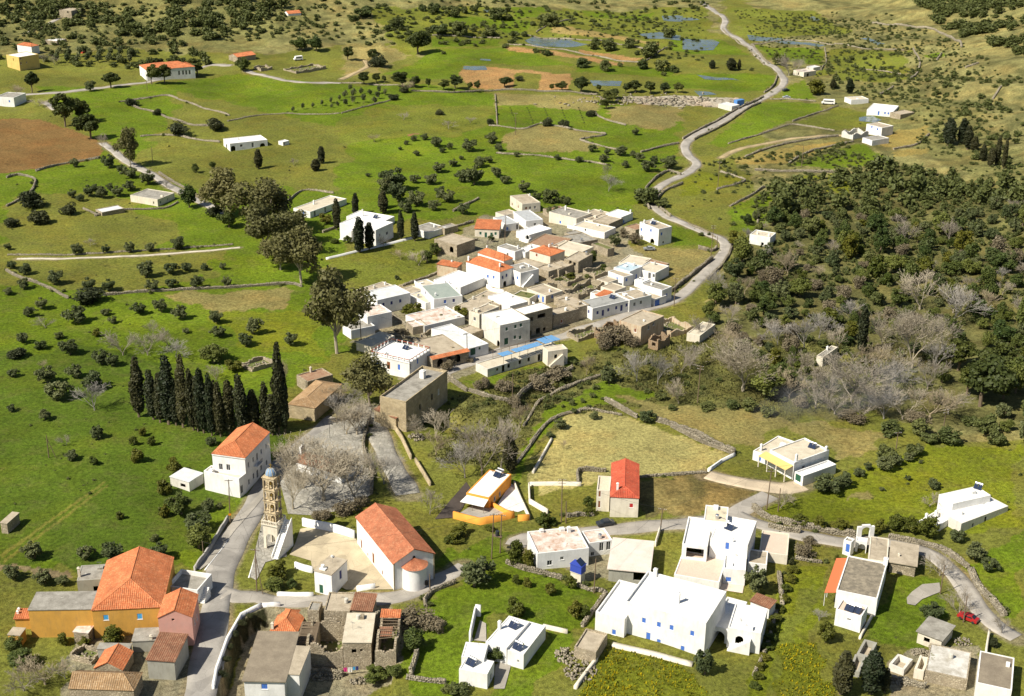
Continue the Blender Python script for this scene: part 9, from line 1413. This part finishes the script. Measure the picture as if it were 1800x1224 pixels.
def weeds():
    g = np.random.default_rng(5); n = 330000; y = 175 + 330 * g.random(n) ** 1.35; x = g.uniform(-1, 1, n) * (.40 * y + 10)
    c, idx = zone_color(x, y); names = np.array([z[0] for z in DATA['Z']] + ['olive'])[idx]
    dens = dict(lush=.75, lush2=.9, flower=1, weed=1, olive=.5, olive2=.6, dry=.8, dryred=.9, scrub=.6, gold=.4, tan=.12, yard=.10, soil=.1)
    keep = g.random(n) < np.vectorize(lambda s: dens.get(s, 0))(names); keep &= (vnoise(x, y, 3.1, 2.2) + vnoise(x, y, 9, .4) > -.5 + g.normal(0, .35, n))
    for cl, w in ROADS:
        for s in range(0, len(cl) - 1, 3):
            a = cl[s]; m = keep & (np.abs(x - a[0]) < 8) & (np.abs(y - a[1]) < 8)
            if m.any(): keep[m] &= np.hypot(x[m] - a[0], y[m] - a[1]) > w * .5 + .9
    for p in DATA['PV']: keep &= ~in_poly(x, y, p['p'])
    for bx, by, rt, W, D in BOX:
        m = keep & (np.abs(x - bx) < 32) & (np.abs(y - by) < 32)
        if not m.any(): continue
        dx = x[m] - bx; dy = y[m] - by; u = dx * math.cos(rt) + dy * math.sin(rt); v = -dx * math.sin(rt) + dy * math.cos(rt); keep[m] &= ~((u > -.3) & (u < W + .3) & (v > -.3) & (v < D + .3))
    x = x[keep]; y = y[keep]; c = c[keep]; nm = names[keep]; n = len(x); z = terr(x, y)
    tall = np.where(np.isin(nm, ['weed', 'dryred']), .42, .32) * g.uniform(.5, 1.5, n) * (1 + .5 * vnoise(x, y, 6, 3.3).clip(0)); col = c * g.uniform(.6, 1.9, (n, 1)).astype(np.float32)
    fl = (nm == 'flower') & (g.random(n) < .28) | (np.isin(nm, ['lush', 'lush2']) & (g.random(n) < .03)); col[fl] = (.52, .42, .012)
    V = []; Cc = []
    for k in range(3):
        a = g.uniform(0, 6.28, n); w = tall * g.uniform(.5, .9, n); dx, dy = np.cos(a) * w, np.sin(a) * w; lx, ly = -dy * .5, dx * .5
        V.append(np.stack([np.column_stack([x - dx * .5, y - dy * .5, z - .03]), np.column_stack([x + dx * .5, y + dy * .5, z - .03]), np.column_stack([x + lx + dx * .2, y + ly + dy * .2, z + tall])], 1)); Cc.append(np.repeat(col[:, None], 3, 1))
    V = np.concatenate(V).reshape(-1, 3); Cc = np.concatenate(Cc).reshape(-1, 3); print('weeds', n)
    tag(link('meadow_weeds', np_mesh('meadow_weeds', V, np.arange(len(V)).reshape(-1, 3), M['weeds'], colors=Cc)), 'grass tufts and wild flowers of the fields', 'weeds', kind='stuff')
weeds()

# ---------------- poles, cables, lamps ----------------
PT = []
for (x, y, h, arm, la) in DATA['P']:
    z = tz(x, y); h = min(h, 11); p = link('utility_pole', None, None, (x, y, z), rng.uniform(-.4, .6)); tag(p, la, 'pole', 'utility poles'); p.rotation_euler.y = rng.uniform(-.02, .035)
    mb = MB(); mb.tube((0, 0, -.6), (0, 0, h), .15, .10, 7); mb.build('shaft', M['pole'], p); PT.append((x, y, z + h))
    for k in range(arm):
        zz = h - .25 - .8 * k; mb = MB(); mb.box(-.9, .9, -.12, -.02, zz, zz + .1); a = mb.build('crossarm', M['pole'], p)
        mb = MB()
        for xx in (-.8, -.4, .4, .8): mb.tube((xx, -.07, zz + .1), (xx, -.07, zz + .26), .05, .04, 5)
        mb.build('insulator', M['whitep'], a)
    if 'braces' in la or 'braced' in la: mb = MB(); mb.tube((1.6, -1.0, -.5), (0, 0, h * .85), .09, .08, 6); mb.build('brace', M['pole'], p)
    if 'orange sign' in la: mb = MB(); mb.box(-.3, .3, -.2, -.16, 2.0, 2.5); mb.build('sign', M['signor'], p)
    if 'right pole of the transformer' in la: mb = MB(); mb.box(-1.9, .3, -.5, .4, h * .42, h * .42 + .15); mb.build('platform', M['pole'], p); mb = MB(); mb.lathe([(0, 0), (.45, 0), (.45, 1.1), (0, 1.1)], 10, (-.8, 0)); mb.build('transformer', M['cardark'], p, (0, 0, h * .42 + .16))
for i, j in DATA['C']:
    a, b = Vector(PT[i]), Vector(PT[j]); mb = MB(); n = 14; pts = [a.lerp(b, k / n) + Vector((0, 0, -(a - b).length * .03 * (1 - (2 * k / n - 1) ** 2))) for k in range(n + 1)]
    for p0, p1 in zip(pts[:-1], pts[1:]): mb.tube(p0, p1, .022, .022, 3, cap=False)
    tag(mb.build('power_cable', M['cablem']), 'thin cable from the ' + ' '.join(DATA['P'][i][4].split()[:5]) + ' to the ' + ' '.join(DATA['P'][j][4].split()[:5]), 'cable', 'power cables')
for (x, y, z), la in zip(DATA['H']['lamps'], ('street lamp in front of the bell tower', 'street lamp at the upper plaza plane tree', 'street lamp behind the chapel bell gable')):
    l = link('street_lamp', None, None, (x, y, z), .4); tag(l, la, 'street lamp'); mb = MB(); mb.tube((0, 0, -.3), (0, 0, 3.9), .06, .045, 6); mb.tube((0, 0, 3.9), (.35, 0, 4.25), .04, .035, 5); mb.tube((.35, 0, 4.25), (.7, 0, 4.1), .035, .03, 5); mb.build('post', M['black'], l)
    mb = MB(); mb.lathe([(.04, 4.1), (.16, 3.95), (.22, 3.8)], 10, (.7, 0)); mb.build('lamp_shade', M['black'], l)

# ---------------- vehicles ----------------
def car(x, y, rz, mat, la):
    c = link('parked_car', None, None, (x, y, tz(x, y) + .09), rz); tag(c, la, 'car'); prof = [(-2.05, .35), (-2.1, .75), (-1.95, .9), (-1.1, .97), (-.55, 1.42), (.75, 1.46), (1.45, 1.0), (2.0, .92), (2.08, .6), (2.05, .35)]
    mb = MB(); w = .84
    def wy(z): return w * (1 if z < 1.0 else .82)
    n = len(prof)
    for (p, q) in zip(prof, prof[1:] + prof[:1]): mb.poly([(p[0], -wy(p[1]), p[1]), (p[0], wy(p[1]), p[1]), (q[0], wy(q[1]), q[1]), (q[0], -wy(q[1]), q[1])])
    low = [p for p in prof if p[1] < 1.01]; top = [prof[3], prof[4], prof[5], prof[6]]
    for s in (-1, 1): mb.poly([(p[0], s * wy(p[1]), p[1]) for p in (low if s < 0 else low[::-1])]); mb.poly([(p[0], s * wy(p[1]), p[1]) for p in top])
    mb.build('body', M[mat], c)
    for s in (-1, 1):
        mb = MB(); mb.poly([(-.85, s * (w + .006), 1.04), (-.5, s * (w * .83 + .006), 1.36), (.68, s * (w * .83 + .006), 1.38), (1.15, s * (w * .97), 1.05)]); mb.build('side_window', M['glass'], c)
    mb = MB(); mb.poly([(-1.02, -.66, 1.05), (-1.02, .66, 1.05), (-.6, .6, 1.39), (-.6, -.6, 1.39)]); o = mb.build('windscreen', M['glass'], c, (-.02, 0, .01))
    mb = MB(); mb.poly([(1.42, -.64, 1.03), (.84, -.58, 1.42), (.84, .58, 1.42), (1.42, .64, 1.03)]); mb.build('rear_window', M['glass'], c, (.02, 0, .012))
    for xx in (-1.3, 1.3):
        for s in (-1, 1): mb = MB(); mb.lathe([(0, -.1), (.22, -.1), (.32, -.08), (.32, .08), (.22, .1), (0, .1)], 12); o = mb.build('wheel', M['rubber'], c, (xx, s * .76, .32)); o.rotation_euler = (math.pi / 2, 0, 0)
for x, y, rz, col, la in DATA['H']['cars']: car(x, y, rz, 'car' + col, la)
for k, (x, y, rz, la) in enumerate(DATA['H']['vans']):
    c = link('camper_van' if k == 0 else 'van', None, None, (x, y, tz(x, y) + .05), rz); tag(c, la, 'van'); L = 3.4 if k == 0 else 2.6
    mb = MB(); pr = [(-L, .5), (-L - .15, 1.0), (-L + .5, 1.3), (-L + .8, 2.5), (L - .2, 2.7), (L, 2.3), (L, .5)]
    for (p, q) in zip(pr, pr[1:] + pr[:1]): mb.poly([(p[0], -1.05, p[1]), (p[0], 1.05, p[1]), (q[0], 1.05, q[1]), (q[0], -1.05, q[1])])
    for s in (-1, 1): mb.poly([(p[0], s * 1.05, p[1]) for p in pr])
    mb.build('body', M['white'], c)
    for s in (-1, 1): mb = MB(); mb.box(-L + 1.2, L - .7, s * 1.056 - .004, s * 1.056 + .004, 1.5, 2.1); mb.build('side_window', M['glass'], c)
    for xx in (-L + 1, L - 1.1):
        for s in (-1, 1): mb = MB(); mb.lathe([(0, -.12), (.4, -.12), (.4, .12), (0, .12)], 12); o = mb.build('wheel', M['rubber'], c, (xx, s * .95, .4)); o.rotation_euler = (math.pi / 2, 0, 0)
x, y, rz = DATA['H']['container']; c = link('shipping_container', None, None, (x, y, tz(x, y)), rz); tag(c, 'blue metal container beside the road at the rubble yard', 'container'); mb = MB(); mb.box(-2.6, 2.6, -1.2, 1.2, 0, 3.2); mb.build('body', M['contblue'], c); mb = MB()
for k in range(12): mb.box(-2.5 + k * .43, -2.3 + k * .43, -1.26, -1.202, .15, 3.05)
mb.build('ribs', M['contblue'], c)
# rubble yard stones
g = nrg; n = 330; cx, cy = DATA['H']['container'][:2]; x = cx - 42 + g.normal(0, 1, n) * 20; y = cy + 6 + g.normal(0, 1, n) * 6
tag(link('rubble_heap', stones_mesh(np.column_stack([x, y, terr(x, y) + .3]), g.uniform(.25, 1, (n, 3)) ** 2 * np.array([2.4, 2.4, 1.3]), g.uniform(0, 6, n), 'rubble_heap', M['drystone'])), 'pale rubble and scrap scattered over the roadside yard', 'rubble', kind='stuff')

# thin drifting smoke beyond the villa
def smoke():
    x, y, z = DATA['H']['smoke']; bm = bmesh.new(); bmesh.ops.create_icosphere(bm, subdivisions=3, radius=1)
    for v in bm.verts: v.co *= 1 + .18 * math.sin(v.co.x * 5 + 1) * math.cos(v.co.y * 4); v.co.x *= 24; v.co.y *= 10; v.co.z *= 5.5; v.co.z += .16 * (v.co.x + 24)
    me = bpy.data.meshes.new('smoke'); bm.to_mesh(me); bm.free(); m = bpy.data.materials.new('smoke'); m.use_nodes = True; nt = m.node_tree; nt.nodes.clear()
    out = nt.nodes.new('ShaderNodeOutputMaterial'); pv = nt.nodes.new('ShaderNodeVolumePrincipled'); pv.inputs['Color'].default_value = (.92, .92, .94, 1)
    tc = nt.nodes.new('ShaderNodeTexCoord'); n = nt.nodes.new('ShaderNodeTexNoise'); n.inputs['Scale'].default_value = .16; n.inputs['Detail'].default_value = 3; nt.links.new(tc.outputs['Object'], n.inputs['Vector'])
    gr = nt.nodes.new('ShaderNodeMapRange'); gr.inputs[1].default_value = .40; gr.inputs[2].default_value = .85; gr.inputs[4].default_value = .024; nt.links.new(n.outputs['Fac'], gr.inputs[0]); nt.links.new(gr.outputs[0], pv.inputs['Density']); nt.links.new(pv.outputs[0], out.inputs['Volume'])
    me.materials.append(m); o = link('smoke', me, None, (x, y, z + 4), .25); tag(o, 'thin white smoke drifting behind the white villa', 'smoke', kind='stuff')
smoke()

for k, (x, y, rx, ry, n, sz, la) in enumerate(DATA['H']['heaps']):
    a = nrg.uniform(0, 6.28, n); r = np.sqrt(nrg.random(n)); px, py = x + rx * r * np.cos(a), y + ry * r * np.sin(a); hz = (1 - r) * min(rx, ry) * .45
    tag(link('stone_heap', stones_mesh(np.column_stack([px, py, terr(px, py) + hz * nrg.random(n) + .1]), nrg.uniform(.4, 1.2, (n, 3)) * sz, nrg.uniform(0, 6, n), 'stone_heap', M['drystone'])), la, 'rubble', kind='stuff')

x, y = DATA['H']['laundry'][:2]; L = link('laundry_line', None, None, (x, y, tz(x, y)), .2); tag(L, 'washing hung out below the rubble stone house at the bottom', 'laundry')
mb = MB(); mb.tube((-1.7, 0, -.2), (-1.7, 0, 1.9), .03, .03, 5); mb.tube((1.7, 0, -.2), (1.7, 0, 1.9), .03, .03, 5); mb.tube((-1.7, 0, 1.85), (1.7, 0, 1.85), .012, .012, 4); mb.build('line', M['metal'], L)
for k, (cx, w, h, m) in enumerate(((-1.1, .7, 1.0, 'pinkcloth'), (-.2, .8, 1.2, 'whitep'), (.6, .5, .8, 'lightblue'), (1.2, .5, .9, 'navy'))):
    mb = MB(); n = 5
    for i in range(n): a, b = cx - w / 2 + w * i / n, cx - w / 2 + w * (i + 1) / n; za, zb = .05 * math.sin(i * 2.1 + k), .05 * math.sin((i + 1) * 2.1 + k); mb.poly([(a, za, 1.85 - h), (b, zb, 1.85 - h), (b, 0, 1.86), (a, 0, 1.86)])
    mb.build('cloth', M[m], L)
